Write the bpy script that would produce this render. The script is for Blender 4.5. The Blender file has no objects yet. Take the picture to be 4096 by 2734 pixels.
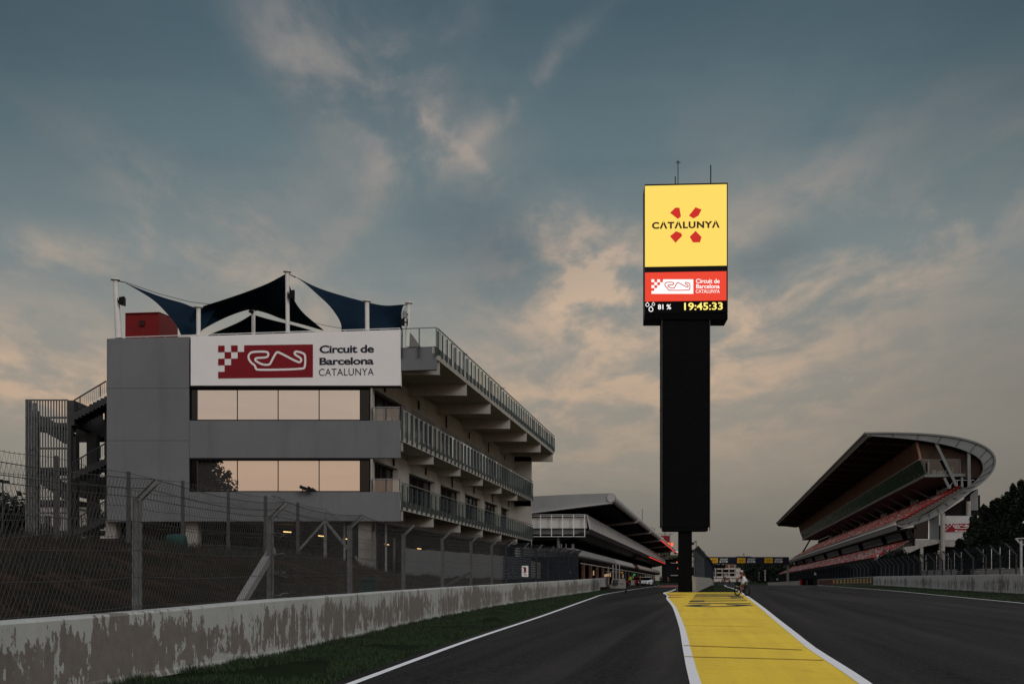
import bpy, bmesh, math, random
from mathutils import Vector, Matrix, noise
random.seed(7)
R = math.radians
sc = bpy.context.scene
COL = sc.collection
# ------------------------------------------------------------------ camera, sky, sun, exposure
FPX, CX, HZ, EYE = 4500.0, 2048.0, 2339.0, 1.28      # focal length / principal column / level horizon row of the 4096 px photo
cam = bpy.data.cameras.new('camera'); cam_o = bpy.data.objects.new('camera', cam); COL.objects.link(cam_o)
cam_o.location = (0, 0, EYE); cam_o.rotation_euler = (R(90), 0, 0)
cam.sensor_width = 36; cam.lens = 36 * FPX / 4096; cam.shift_y = (HZ - 1367) / 4096
cam.clip_start = .1; cam.clip_end = 20000
sc.camera = cam_o
sc.view_settings.view_transform = 'Standard'; sc.view_settings.look = 'None'
sc.view_settings.exposure = 0.10; sc.view_settings.gamma = 1

SUN_EL, SUN_AZ = 30, 140            # degrees; low evening light from behind the camera
W = bpy.data.worlds.new('World'); sc.world = W; W.use_nodes = True
def world():
    nt = W.node_tree; N = nt.nodes; L = nt.links; N.clear()
    def nd(t, **k):
        n = N.new(t)
        for a, b in k.items(): setattr(n, a, b)
        return n
    def con(a, sock):
        if isinstance(a, (int, float)): sock.default_value = a
        elif isinstance(a, (tuple, list)): sock.default_value = tuple(a) if len(a) == len(sock.default_value) else tuple(a) + (1,)
        else: L.new(a, sock)
    def m(op, a, b=0, c=None, clamp=False):
        n = nd('ShaderNodeMath', operation=op, use_clamp=clamp); con(a, n.inputs[0]); con(b, n.inputs[1])
        if c is not None: con(c, n.inputs[2])
        return n.outputs[0]
    def vm(op, a, b=(0, 0, 0)):
        n = nd('ShaderNodeVectorMath', operation=op); con(a, n.inputs[0]); con(b, n.inputs[1])
        return n.outputs['Value'] if op == 'DOT_PRODUCT' else n.outputs[0]
    def mr(v, a, b, lo=0, hi=1):
        n = nd('ShaderNodeMapRange', interpolation_type='SMOOTHSTEP'); con(v, n.inputs[0])
        for i, q in enumerate((a, b, lo, hi)): n.inputs[i + 1].default_value = q
        return n.outputs[0]
    def mix(f, a, b, mode='MIX'):
        n = nd('ShaderNodeMix', data_type='RGBA', blend_type=mode); con(f, n.inputs[0]); con(a, n.inputs[6]); con(b, n.inputs[7]); return n.outputs[2]
    def nz(v, s, det, rough, dist=0):
        n = nd('ShaderNodeTexNoise'); L.new(v, n.inputs['Vector']); n.inputs['Scale'].default_value = s
        n.inputs['Detail'].default_value = det; n.inputs['Roughness'].default_value = rough; n.inputs['Distortion'].default_value = dist
        return n
    tc = nd('ShaderNodeTexCoord'); D = tc.outputs['Generated']
    sp = nd('ShaderNodeSeparateXYZ'); L.new(D, sp.inputs[0]); X, Y, Z = sp.outputs
    # cloud deck: direction projected on a high plane
    zz = m('MAXIMUM', m('ADD', Z, .16), .05)
    px, py = m('DIVIDE', X, zz), m('DIVIDE', Y, zz)
    cb = nd('ShaderNodeCombineXYZ'); con(px, cb.inputs[0]); con(py, cb.inputs[1]); PV = cb.outputs[0]
    # clear-sky gradient over elevation
    cr = nd('ShaderNodeValToRGB'); L.new(m('MULTIPLY', Z, 1.0), cr.inputs[0])
    e = cr.color_ramp.elements
    cols = [(0, (.135, .125, .108)), (.05, (.185, .167, .140)), (.11, (.255, .226, .184)), (.19, (.262, .246, .212)), (.27, (.172, .208, .210)),
            (.36, (.103, .152, .168)), (.46, (.056, .095, .117)), (.60, (.10, .14, .17)), (.80, (.55, .57, .62)), (1, (.85, .86, .90))]
    e[0].position, e[0].color = cols[0][0], cols[0][1] + (1,)
    e[1].position, e[1].color = cols[-1][0], cols[-1][1] + (1,)
    for p, c in cols[1:-1]:
        q = e.new(p); q.color = c + (1,)
    base = cr.outputs[0]
    # wispy clouds
    rot = nd('ShaderNodeMapping'); L.new(PV, rot.inputs[0]); rot.inputs['Rotation'].default_value = (0, 0, R(-28)); rot.inputs['Scale'].default_value = (1.0, .42, 1)
    n1 = nz(rot.outputs[0], 1.5, 9, .58, .25).outputs[0]
    rot2 = nd('ShaderNodeMapping'); L.new(PV, rot2.inputs[0]); rot2.inputs['Location'].default_value = (3.1, 7.7, 0); rot2.inputs['Rotation'].default_value = (0, 0, R(35)); rot2.inputs['Scale'].default_value = (1.3, .75, 1)
    n2 = nz(rot2.outputs[0], 4.4, 9, .57, .3).outputs[0]
    hz = nd('ShaderNodeMapping'); L.new(D, hz.inputs[0]); hz.inputs['Scale'].default_value = (1.5, 1.5, 9)
    n3 = nz(hz.outputs[0], 2.3, 6, .55, .5).outputs[0]
    # softly edged cloud regions in given directions
    wob = nz(D, 5.0, 6, .6, .3)
    wv = vm('SCALE', vm('SUBTRACT', wob.outputs['Color'], (.5, .5, .5))); wv.node.inputs['Scale'].default_value = .07
    DW = vm('NORMALIZE', vm('ADD', D, wv))
    def dirof(x, y): return Vector(((x - CX) / FPX, 1, (HZ - y) / FPX)).normalized()
    def blob(x, y, wx, wy, ang=0):
        c = dirof(x, y); rt = Vector((c.y, -c.x, 0)).normalized(); up = rt.cross(c)
        a = R(ang); r2 = rt * math.cos(a) + up * math.sin(a); u2 = up * math.cos(a) - rt * math.sin(a)
        p = m('DIVIDE', vm('DOT_PRODUCT', DW, tuple(r2)), wx); q = m('DIVIDE', vm('DOT_PRODUCT', DW, tuple(u2)), wy)
        d = m('ADD', m('MULTIPLY', p, p), m('MULTIPLY', q, q))
        fr = m('GREATER_THAN', vm('DOT_PRODUCT', D, tuple(c)), 0.0)
        return m('MULTIPLY', m('POWER', 2.718, m('MULTIPLY', d, -1)), fr)
    bl = None
    for x, y, wx, wy, an, k in [(2380, 1080, .070, .042, -6, 1.35), (2250, 850, .05, .022, -20, .65), (2160, 930, .03, .02, -50, .5), (2650, 1330, .16, .06, -20, .55), (1500, 290, .085, .042, -38, 1.15), (1120, 170, .045, .022, -50, .9), (1700, 150, .05, .014, 25, .6),
                             (1790, 530, .060, .006, -40, .7), (2130, 350, .070, .008, 37, .75), (1560, 700, .09, .022, 45, .35), (1900, 660, .05, .02, -40, .18),
                             (950, 1000, .13, .028, -30, .6), (250, 1030, .12, .018, 0, .55), (200, 1470, .22, .035, -4, 1.0), (260, 1590, .18, .018, -14, .7),
                             (3880, 850, .09, .030, 50, .45), (3300, 1180, .18, .035, 20, .45), (2500, 1600, .22, .06, 12, .75), (2050, 1500, .12, .05, 20, .45), (2950, 900, .12, .03, 5, .35), (3480, 640, .1, .02, 30, .3), (1150, 730, .2, .03, 25, .22)]:
        b = m('MULTIPLY', blob(x, y, wx, wy, an), k); bl = b if bl is None else m('ADD', bl, b)
    bl = m('MULTIPLY', bl, mr(n2, .38, .66, .10, 1.35))
    wis = m('MULTIPLY', mr(n1, .44, .78, 0, .24), mr(Z, .0, .2, .4, 1))
    cov = m('ADD', m('MULTIPLY', bl, .66), wis, clamp=True)
    dkb = m('MULTIPLY', m('MAXIMUM', blob(1960, 1000, .055, .045, -30), m('MULTIPLY', blob(3060, 1080, .035, .016, 10), .8)), .55)
    ccol = nd('ShaderNodeValToRGB'); L.new(Z, ccol.inputs[0]); ce = ccol.color_ramp.elements
    cl = [(0, (.26, .195, .145)), (.12, (.43, .31, .215)), (.24, (.55, .40, .28)), (.34, (.36, .30, .255)), (.46, (.20, .20, .20)), (1, (.5, .5, .5))]
    ce[0].position, ce[0].color = cl[0][0], cl[0][1] + (1,); ce[1].position, ce[1].color = cl[-1][0], cl[-1][1] + (1,)
    for p, c in cl[1:-1]: q = ce.new(p); q.color = c + (1,)
    front = mix(cov, base, ccol.outputs[0])
    front = mix(dkb, front, (.085, .118, .135))
    # darker blue-grey lows between the clouds
    dk = mr(n3, .42, .66, 0, .24)
    front = mix(dk, front, mix(1.0, front, (.62, .74, .82), 'MULTIPLY'))
    side = mr(X, .15, .50, 0, .38)
    front = mix(m('MULTIPLY', side, mr(Z, .15, .30, 1, 0)), front, (.075, .070, .064))
    cor = m('MULTIPLY', mr(m('ABSOLUTE', X), .20, .44, 0, .42), mr(Z, .22, .45))  # lens vignette put into the sky colour at the upper left and right
    front = mix(cor, front, (.018, .036, .048))
    # the evening glow behind the camera
    br = nd('ShaderNodeValToRGB'); L.new(Z, br.inputs[0]); be = br.color_ramp.elements
    bc = [(0, (.50, .33, .23)), (.09, (.62, .43, .31)), (.16, (.60, .48, .385)), (.26, (.46, .46, .46)), (1, (.80, .86, .94))]
    be[0].position, be[0].color = bc[0][0], bc[0][1] + (1,); be[1].position, be[1].color = bc[-1][0], bc[-1][1] + (1,)
    for p, c in bc[1:-1]: q = be.new(p); q.color = c + (1,)
    back = mr(Y, .15, -.35)
    bcol = mix(m('MULTIPLY', mr(n3, .38, .68), .38), br.outputs[0], (.42, .37, .35))
    skyc = mix(back, front, bcol)
    ns = nd('ShaderNodeTexSky', sky_type='NISHITA', sun_disc=False); ns.sun_elevation = R(SUN_EL); ns.sun_rotation = R(SUN_AZ); ns.air_density = 1; ns.dust_density = 2
    b1 = nd('ShaderNodeBackground'); L.new(skyc, b1.inputs[0]); b1.inputs[1].default_value = 1.0
    b2 = nd('ShaderNodeBackground'); L.new(ns.outputs[0], b2.inputs[0]); b2.inputs[1].default_value = .004
    ad = nd('ShaderNodeAddShader'); L.new(b1.outputs[0], ad.inputs[0]); L.new(b2.outputs[0], ad.inputs[1])
    out = nd('ShaderNodeOutputWorld'); L.new(ad.outputs[0], out.inputs[0])
world()
sl = bpy.data.lights.new('sun', 'SUN'); sl.energy = .75; sl.angle = R(25); sl.color = (1, .95, .90)
so = bpy.data.objects.new('sun', sl); COL.objects.link(so)
sd = Vector((math.sin(R(SUN_AZ)) * math.cos(R(SUN_EL)), math.cos(R(SUN_AZ)) * math.cos(R(SUN_EL)), math.sin(R(SUN_EL))))
so.rotation_euler = sd.to_track_quat('Z', 'Y').to_euler(); so.location = (0, -20, 40)

# ------------------------------------------------------------------ geometry helpers
def rx(x): return (x - CX) / FPX
def P(x, y, Y): return Vector((rx(x) * Y, Y, EYE + (HZ - y) / FPX * Y))
def interp(tab, v):
    if v <= tab[0][0]: return tab[0][1]
    for (a, b), (c, d) in zip(tab, tab[1:]):
        if v <= c: return b + (d - b) * (v - a) / (c - a)
    return tab[-1][1]
def extrap(tab, v):
    if v < tab[0][0]: (a, b), (c, d) = tab[0], tab[1]; return b + (d - b) * (v - a) / (c - a)
    if v > tab[-1][0]: (a, b), (c, d) = tab[-2], tab[-1]; return b + (d - b) * (v - a) / (c - a)
    return interp(tab, v)
def smooth_tab(tab, step=2.0):
    out = []; n = len(tab)
    for i in range(n - 1):
        p0, p1, p2, p3 = tab[max(i - 1, 0)], tab[i], tab[i + 1], tab[min(i + 2, n - 1)]
        h = p2[0] - p1[0]; m1 = (p2[1] - p0[1]) / (p2[0] - p0[0]); m2 = (p3[1] - p1[1]) / (p3[0] - p1[0])
        k = max(2, int(h / step))
        for j in range(k):
            t = j / k; out.append((p1[0] + t * h, (2*t**3-3*t*t+1)*p1[1] + (t**3-2*t*t+t)*h*m1 + (-2*t**3+3*t*t)*p2[1] + (t**3-t*t)*h*m2))
    out.append(tab[-1]); return out
def gz(Y): return interp([(-400, -.3), (0, 0), (200, 1.288), (630, 1.33), (900, 4.7), (3000, 14)], Y)

class MB:
    def __init__(s): s.v = []; s.f = []; s.mi = []; s.uv = []; s.cur = 0
    def face(s, pts, uv=None):
        b = len(s.v); s.v += [tuple(p) for p in pts]; s.f.append(tuple(range(b, b + len(pts)))); s.mi.append(s.cur); s.uv.append(uv)
        return s
    def hexa(s, p):                       # 8 corners: bottom loop 0-3, top loop 4-7
        b = len(s.v); s.v += [tuple(q) for q in p]
        for f in ((0, 3, 2, 1), (4, 5, 6, 7), (0, 1, 5, 4), (1, 2, 6, 5), (2, 3, 7, 6), (3, 0, 4, 7)):
            s.f.append(tuple(b + i for i in f)); s.mi.append(s.cur); s.uv.append(None)
        return s
    def box(s, c, d, mat=None):
        x, y, z = d[0] / 2, d[1] / 2, d[2] / 2; c = Vector(c)
        p = [Vector(q) for q in ((-x, -y, -z), (x, -y, -z), (x, y, -z), (-x, y, -z), (-x, -y, z), (x, -y, z), (x, y, z), (-x, y, z))]
        if mat is not None: p = [mat @ q for q in p]
        return s.hexa([q + c for q in p])
    def ext(s, poly, vec):                # closed prism: polygon swept along a vector
        n = len(poly); b = len(s.v); vec = Vector(vec); poly = [Vector(p) for p in poly]
        s.v += [tuple(p) for p in poly] + [tuple(p + vec) for p in poly]
        fs = [tuple(range(b, b + n)), tuple(range(b + 2 * n - 1, b + n - 1, -1))] + [(b + i, b + i + n, b + (i + 1) % n + n, b + (i + 1) % n) for i in range(n)]
        for f in fs: s.f.append(f); s.mi.append(s.cur); s.uv.append(None)
        return s
    def bar(s, a, b, w, h, up=(0, 0, 1)):
        a, b = Vector(a), Vector(b); d = (b - a).normalized(); up = Vector(up)
        r = d.cross(up)
        if r.length < 1e-4: r = d.cross(Vector((0, 1, 0)))
        r.normalize(); u = r.cross(d); r *= w / 2; u *= h / 2
        return s.hexa([a - r - u, a + r - u, b + r - u, b - r - u, a - r + u, a + r + u, b + r + u, b - r + u])
    def tube(s, pts, rad, n=8, cap=True):
        pts = [Vector(p) for p in pts]; b = len(s.v); k = len(pts)
        if isinstance(rad, (int, float)): rad = [rad] * k
        prev = None
        for i, p in enumerate(pts):
            d = (pts[min(i + 1, k - 1)] - pts[max(i - 1, 0)]).normalized()
            a = d.cross(Vector((0, 0, 1))) if prev is None else prev - d * prev.dot(d)
            if a.length < 1e-3: a = d.cross(Vector((0, 1, 0)))
            a.normalize(); prev = a; c = d.cross(a)
            for j in range(n):
                t = 2 * math.pi * j / n; s.v.append(tuple(p + (a * math.cos(t) + c * math.sin(t)) * rad[i]))
        for i in range(k - 1):
            for j in range(n):
                s.f.append((b + i * n + j, b + i * n + (j + 1) % n, b + (i + 1) * n + (j + 1) % n, b + (i + 1) * n + j)); s.mi.append(s.cur); s.uv.append(None)
        if cap:
            s.f.append(tuple(b + j for j in range(n - 1, -1, -1))); s.f.append(tuple(b + (k - 1) * n + j for j in range(n)))
            s.mi += [s.cur] * 2; s.uv += [None] * 2
        return s
    def grid(s, fn, nu, nv, uvs=None):
        b = len(s.v)
        for i in range(nu + 1):
            for j in range(nv + 1): s.v.append(tuple(fn(i / nu, j / nv)))
        for i in range(nu):
            for j in range(nv):
                q = (b + i * (nv + 1) + j, b + (i + 1) * (nv + 1) + j, b + (i + 1) * (nv + 1) + j + 1, b + i * (nv + 1) + j + 1)
                s.f.append(q); s.mi.append(s.cur); s.uv.append(None)
        return s
WL = {}
def tag(o, label=None, cat=None, group=None, kind=None):
    if label: o['label'] = label
    if cat: o['category'] = cat
    if group: o['group'] = group
    if kind: o['kind'] = kind
    return o
def thing(name, label, cat, loc=(0, 0, 0), group=None, kind=None):
    o = bpy.data.objects.new(name, None); COL.objects.link(o); o.location = loc; o.empty_display_size = .3
    WL[o.name] = Vector(loc); return tag(o, label, cat, group, kind)
def obj(name, mb, mats, parent=None, label=None, smooth=False, origin=None, recalc=True):
    """link a mesh collected in world coordinates; its origin goes to the middle of its foot"""
    me = bpy.data.meshes.new(name)
    xs = [v[0] for v in mb.v]; ys = [v[1] for v in mb.v]; zs = [v[2] for v in mb.v]
    c = Vector(origin) if origin is not None else Vector(((min(xs) + max(xs)) / 2, (min(ys) + max(ys)) / 2, min(zs)))
    me.from_pydata([(v[0] - c.x, v[1] - c.y, v[2] - c.z) for v in mb.v], [], mb.f)
    if any(u for u in mb.uv):
        ul = me.uv_layers.new(name='UVMap')
        for p, u in zip(me.polygons, mb.uv):
            if u:
                for li, q in zip(p.loop_indices, u): ul.data[li].uv = q
    if not isinstance(mats, (list, tuple)): mats = [mats]
    for m in mats: me.materials.append(m)
    if len(mats) > 1: me.polygons.foreach_set('material_index', mb.mi)
    if recalc:
        bm = bmesh.new(); bm.from_mesh(me); bmesh.ops.recalc_face_normals(bm, faces=bm.faces); bm.to_mesh(me); bm.free()
    if smooth: me.polygons.foreach_set('use_smooth', [True] * len(me.polygons))
    me.update()
    o = bpy.data.objects.new(name, me); COL.objects.link(o)
    pl = WL[parent.name] if parent else Vector((0, 0, 0))
    o.location = c - pl; o.parent = parent; WL[o.name] = c
    if label: o['label'] = label
    return o
def copy_tree(o, loc=None, parent=None, label=None, rz=None):
    c = o.copy(); COL.objects.link(c); c.parent = parent
    if loc is not None: c.location = loc
    if rz is not None: c.rotation_euler = (0, 0, rz)
    WL[c.name] = Vector(c.location) + (WL[parent.name] if parent else Vector())
    for ch in list(o.children): copy_tree(ch, parent=c)
    if label: c['label'] = label
    return c

# ------------------------------------------------------------------ materials
MAT = {}
def mat(name, col, rough=.7, metal=0, var=.12, scale=3, bump=0, bscale=40, emit=None, es=1, alpha=None, spec=.22, det=5, trans=0):
    m = bpy.data.materials.new(name); m.use_nodes = True; nt = m.node_tree; b = nt.nodes['Principled BSDF']
    b.inputs['Base Color'].default_value = tuple(col) + (1,); b.inputs['Roughness'].default_value = rough; b.inputs['Metallic'].default_value = metal
    b.inputs['Specular IOR Level'].default_value = spec
    if trans: b.inputs['Transmission Weight'].default_value = trans
    tc = nt.nodes.new('ShaderNodeTexCoord')
    if var:
        n = nt.nodes.new('ShaderNodeTexNoise'); n.inputs['Scale'].default_value = scale; n.inputs['Detail'].default_value = det
        nt.links.new(tc.outputs['Object'], n.inputs['Vector'])
        r = nt.nodes.new('ShaderNodeMapRange'); r.inputs[1].default_value = .3; r.inputs[2].default_value = .7; r.inputs[3].default_value = 1 - var; r.inputs[4].default_value = 1 + var
        nt.links.new(n.outputs[0], r.inputs[0])
        mx = nt.nodes.new('ShaderNodeVectorMath'); mx.operation = 'SCALE'; mx.inputs[0].default_value = col; nt.links.new(r.outputs[0], mx.inputs['Scale'])
        nt.links.new(mx.outputs[0], b.inputs['Base Color'])
    if bump:
        n2 = nt.nodes.new('ShaderNodeTexNoise'); n2.inputs['Scale'].default_value = bscale; n2.inputs['Detail'].default_value = 4
        nt.links.new(tc.outputs['Object'], n2.inputs['Vector'])
        bp = nt.nodes.new('ShaderNodeBump'); bp.inputs['Strength'].default_value = bump; bp.inputs['Distance'].default_value = .02
        nt.links.new(n2.outputs[0], bp.inputs['Height']); nt.links.new(bp.outputs[0], b.inputs['Normal'])
    if emit: b.inputs['Emission Color'].default_value = tuple(emit) + (1,); b.inputs['Emission Strength'].default_value = es
    if alpha is not None: b.inputs['Alpha'].default_value = alpha
    MAT[name] = m; return m
mat('facade_grey', (.148, .148, .152), .75, var=.07, scale=.6, bump=.25, bscale=60)
mat('facade_white', (.74, .72, .72), .6, var=.03, scale=.8, bump=.1)
mat('side_plaster', (.33, .315, .29), .85, var=.10, scale=.9, bump=.2)
mat('slab_concrete', (.20, .195, .19), .85, var=.12, scale=1.5, bump=.3)
mat('concrete', (.26, .245, .225), .9, var=.18, scale=2, bump=.5)
mat('dark_concrete', (.055, .055, .055), .9, var=.2, scale=1.5, bump=.4)
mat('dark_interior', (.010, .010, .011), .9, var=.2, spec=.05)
mat('black', (.004, .004, .005), .6, var=0, spec=.05)
mat('black_frame', (.007, .007, .008), .5, var=.1, spec=.1)
mat('led_black', (.003, .003, .0035), .7, var=.2, scale=4, spec=.06)
mat('white_paint', (.72, .71, .69), .5, var=.05)
mat('mast_white', (.62, .61, .58), .45, var=.06)
mat('steel', (.22, .225, .23), .5, .6, var=.15, scale=6)
mat('steel_dark', (.05, .055, .06), .5, .4, var=.15)
mat('galvanised', (.30, .31, .31), .55, .5, var=.25, scale=8, bump=.2)
mat('galv_post', (.13, .135, .135), .65, .2, var=.25, scale=6)
mat('wire', (.055, .055, .052), .7, .2, var=0)
mat('net_dark', (.018, .021, .026), .9, var=0, spec=.03)
mat('fin_teal', (.045, .06, .065), .45, .5, var=.1)
mat('sail_navy', (.005, .013, .024), .9, var=.12, scale=1, spec=.04)
mat('dark_red', (.060, .0025, .0035), .6, var=.1)
mat('cabin_red', (.17, .005, .006), .6, var=.1)
mat('sign_red', (.185, .004, .010), .5, var=.04)
mat('navy_text', (.010, .016, .030), .5, var=0)
mat('vent_red', (.035, .006, .006), .7, var=.1)
mat('yellow_sign', (.75, .42, .02), .5, var=.03)
mat('brown_slats', (.23, .125, .088), .8, var=.18, scale=.7)
mat('stand_steel', (.16, .17, .168), .6, .2, var=.12, scale=.4)
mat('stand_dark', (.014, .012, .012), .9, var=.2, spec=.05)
mat('seat_red', (.44, .007, .011), .5, var=0)
mat('seat_white', (.60, .52, .47), .5, var=0)
mat('letter_white', (.75, .74, .72), .5, var=0)
mat('canopy_grey', (.25, .25, .25), .6, var=.1, scale=.5)
mat('canopy_light', (.38, .375, .37), .6, var=.1, scale=.5)
mat('rubber', (.01, .01, .01), .7, var=0)
mat('skin', (.30, .115, .06), .55, var=0)
mat('hair', (.05, .018, .01), .6, var=.2)
mat('cloth_white', (.55, .55, .58), .8, var=.05)
mat('cloth_dark', (.02, .02, .024), .8, var=.1)
mat('cloth_blue', (.03, .05, .09), .8, var=.1)
mat('vest_yellow', (.45, .60, .02), .6, var=0)
mat('green_cloth', (.002, .030, .025), .7, var=.1)
mat('bark', (.05, .035, .025), .9, var=.3, scale=4)
mat('foliage_dark', (.0045, .0085, .0038), .9, var=.55, scale=.7)
mat('foliage_mid', (.012, .019, .007), .9, var=.5, scale=.7)
mat('dark_glass', (.004, .005, .005), .12, var=0, spec=.35)
mat('brown_wall', (.065, .042, .032), .9, var=.2)
mat('deck_dark', (.09, .075, .068), .9, var=.2)
mat('fence_dark', (.035, .034, .033), .8, var=.2)
mat('car_white', (.6, .62, .65), .3, var=0)
mat('car_red', (.3, .01, .01), .3, var=0)
mat('terracotta', (.12, .06, .045), .8, var=.1)
mat('pale_wall', (.42, .38, .35), .85, var=.08)
for n_, c_, s_ in [('lit_yellow', (.92, .66, .115), 1.0), ('lit_red', (.78, .050, .022), 1.0), ('lit_white', (1, .97, .95), 1.0), ('lit_petal', (.62, .018, .012), .9), ('lit_dark', (.035, .006, .004), 1.0),
                   ('lit_digits', (1, .80, .18), 1.1), ('lit_orange', (1, .13, .05), 1.3), ('lit_strip', (1, .58, .22), 3.0), ('lit_redline', (1, .05, .03), 1.2), ('lit_green', (.02, .5, .06), .5),
                   ('lit_warm', (.9, .6, .35), .35), ('lit_blue', (.25, .6, .9), .8), ('lit_amber', (.9, .35, .03), .8), ('lit_trackred', (.55, .012, .010), 1.0)]:
    m_ = mat(n_, (.01, .01, .01), .5, var=0, emit=c_, es=s_)
def glass(name, tint, refl, rough=.02, tr=.6):
    m = bpy.data.materials.new(name); m.use_nodes = True; nt = m.node_tree; N = nt.nodes; N.clear()
    t = N.new('ShaderNodeBsdfTransparent'); t.inputs[0].default_value = tuple(tint) + (1,)
    g = N.new('ShaderNodeBsdfGlossy'); g.inputs[0].default_value = (1, 1, 1, 1); g.inputs[1].default_value = rough
    mx = N.new('ShaderNodeMixShader'); fr = N.new('ShaderNodeFresnel'); fr.inputs[0].default_value = 1.5
    ml = N.new('ShaderNodeMath'); ml.operation = 'MULTIPLY_ADD'; ml.inputs[1].default_value = 1.0; ml.inputs[2].default_value = refl; ml.use_clamp = True
    nt.links.new(fr.outputs[0], ml.inputs[0]); nt.links.new(ml.outputs[0], mx.inputs[0]); nt.links.new(t.outputs[0], mx.inputs[1]); nt.links.new(g.outputs[0], mx.inputs[2])
    o = N.new('ShaderNodeOutputMaterial'); nt.links.new(mx.outputs[0], o.inputs[0]); MAT[name] = m; return m
glass('rail_glass', (.78, .86, .83), .10)
glass('stand_glass', (.35, .42, .40), .03)
def mirror(name, col, rough, metal=.95, bump=0, bs=.3):
    m = mat(name, col, rough, metal, var=0); nt = m.node_tree; b = nt.nodes['Principled BSDF']
    if bump:
        tc = nt.nodes.new('ShaderNodeTexCoord'); n = nt.nodes.new('ShaderNodeTexNoise'); n.inputs['Scale'].default_value = bs; n.inputs['Detail'].default_value = 2
        nt.links.new(tc.outputs['Object'], n.inputs[0]); bp = nt.nodes.new('ShaderNodeBump'); bp.inputs['Strength'].default_value = bump; bp.inputs['Distance'].default_value = .1
        nt.links.new(n.outputs[0], bp.inputs['Height']); nt.links.new(bp.outputs[0], b.inputs['Normal'])
    return m
mirror('window_mirror', (.66, .63, .60), .008, bump=.02)
mirror('window_dark', (.030, .034, .036), .1, bump=.1)
mirror('stand_mirror', (.045, .065, .058), .06, bump=1.0, bs=.5)
mirror('stand_mirror_low', (.10, .12, .125), .14, bump=.5, bs=.25)

def node_mat(name, build, rough=.8):
    m = bpy.data.materials.new(name); m.use_nodes = True; nt = m.node_tree; b = nt.nodes['Principled BSDF']; b.inputs['Roughness'].default_value = rough
    class H: pass
    h = H(); h.nt = nt; h.b = b; h.tc = nt.nodes.new('ShaderNodeTexCoord'); h.geo = nt.nodes.new('ShaderNodeNewGeometry')
    def con(a, s):
        if isinstance(a, (int, float)): s.default_value = a
        elif isinstance(a, (tuple, list)): s.default_value = tuple(a) + ((1,) if len(a) < len(s.default_value) else ())
        else: nt.links.new(a, s)
    def noi(vec, scale=1, det=5, rough=.55, dist=0, mscale=None):
        if mscale:
            mp = nt.nodes.new('ShaderNodeMapping'); mp.inputs['Scale'].default_value = mscale; nt.links.new(vec, mp.inputs[0]); vec = mp.outputs[0]
        n = nt.nodes.new('ShaderNodeTexNoise'); nt.links.new(vec, n.inputs['Vector']); n.inputs['Scale'].default_value = scale; n.inputs['Detail'].default_value = det; n.inputs['Roughness'].default_value = rough; n.inputs['Distortion'].default_value = dist
        return n.outputs[0]
    def mr(v, a, b_, lo=0, hi=1):
        n = nt.nodes.new('ShaderNodeMapRange'); con(v, n.inputs[0])
        for i, q in enumerate((a, b_, lo, hi)): n.inputs[i + 1].default_value = q
        return n.outputs[0]
    def mix(f, a, b_, mode='MIX'):
        n = nt.nodes.new('ShaderNodeMix'); n.data_type = 'RGBA'; n.blend_type = mode; con(f, n.inputs[0]); con(a, n.inputs[6]); con(b_, n.inputs[7]); return n.outputs[2]
    def ma(op, a, b_=0, clamp=False):
        n = nt.nodes.new('ShaderNodeMath'); n.operation = op; n.use_clamp = clamp; con(a, n.inputs[0]); con(b_, n.inputs[1]); return n.outputs[0]
    def bump(hh, st=.3, dist=.02):
        bp = nt.nodes.new('ShaderNodeBump'); bp.inputs['Strength'].default_value = st; bp.inputs['Distance'].default_value = dist; con(hh, bp.inputs['Height']); nt.links.new(bp.outputs[0], b.inputs['Normal'])
    h.noi, h.mr, h.mix, h.ma, h.bump, h.con = noi, mr, mix, ma, bump, con
    build(h); MAT[name] = m; return m
def _asph(h):
    P_ = h.geo.outputs['Position']
    rot = h.nt.nodes.new('ShaderNodeMapping'); rot.inputs['Rotation'].default_value = (0, 0, R(10)); h.nt.links.new(P_, rot.inputs[0]); V = rot.outputs[0]
    a = h.noi(V, 1, 6, .55, 0, (1.1, .022, 1)); b = h.noi(P_, .35, 5, .6); c = h.noi(P_, 16, 4, .75); d = h.noi(V, 1, 4, .6, .4, (.55, .018, 1)); g = h.noi(P_, 42, 3, .8)
    col = h.mix(h.mr(a, .35, .68), (.0090, .0085, .0085), (.042, .0385, .0365))
    col = h.mix(h.mr(b, .3, .75, 0, .6), col, (.021, .0195, .019))
    col = h.mix(h.mr(d, .52, .64, 0, .75), col, (.0065, .0055, .006))
    col = h.mix(h.mr(c, .46, .66, .0, .60), col, (.056, .051, .047))
    col = h.mix(h.mr(g, .62, .76, .0, .5), col, (.085, .077, .070))
    h.con(col, h.b.inputs['Base Color']); h.con(h.mr(a, .3, .7, .80, .95), h.b.inputs['Roughness']); h.bump(h.ma('ADD', c, g), .5, .006)
    h.b.inputs['Specular IOR Level'].default_value = .04
node_mat('asphalt', _asph)
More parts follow.
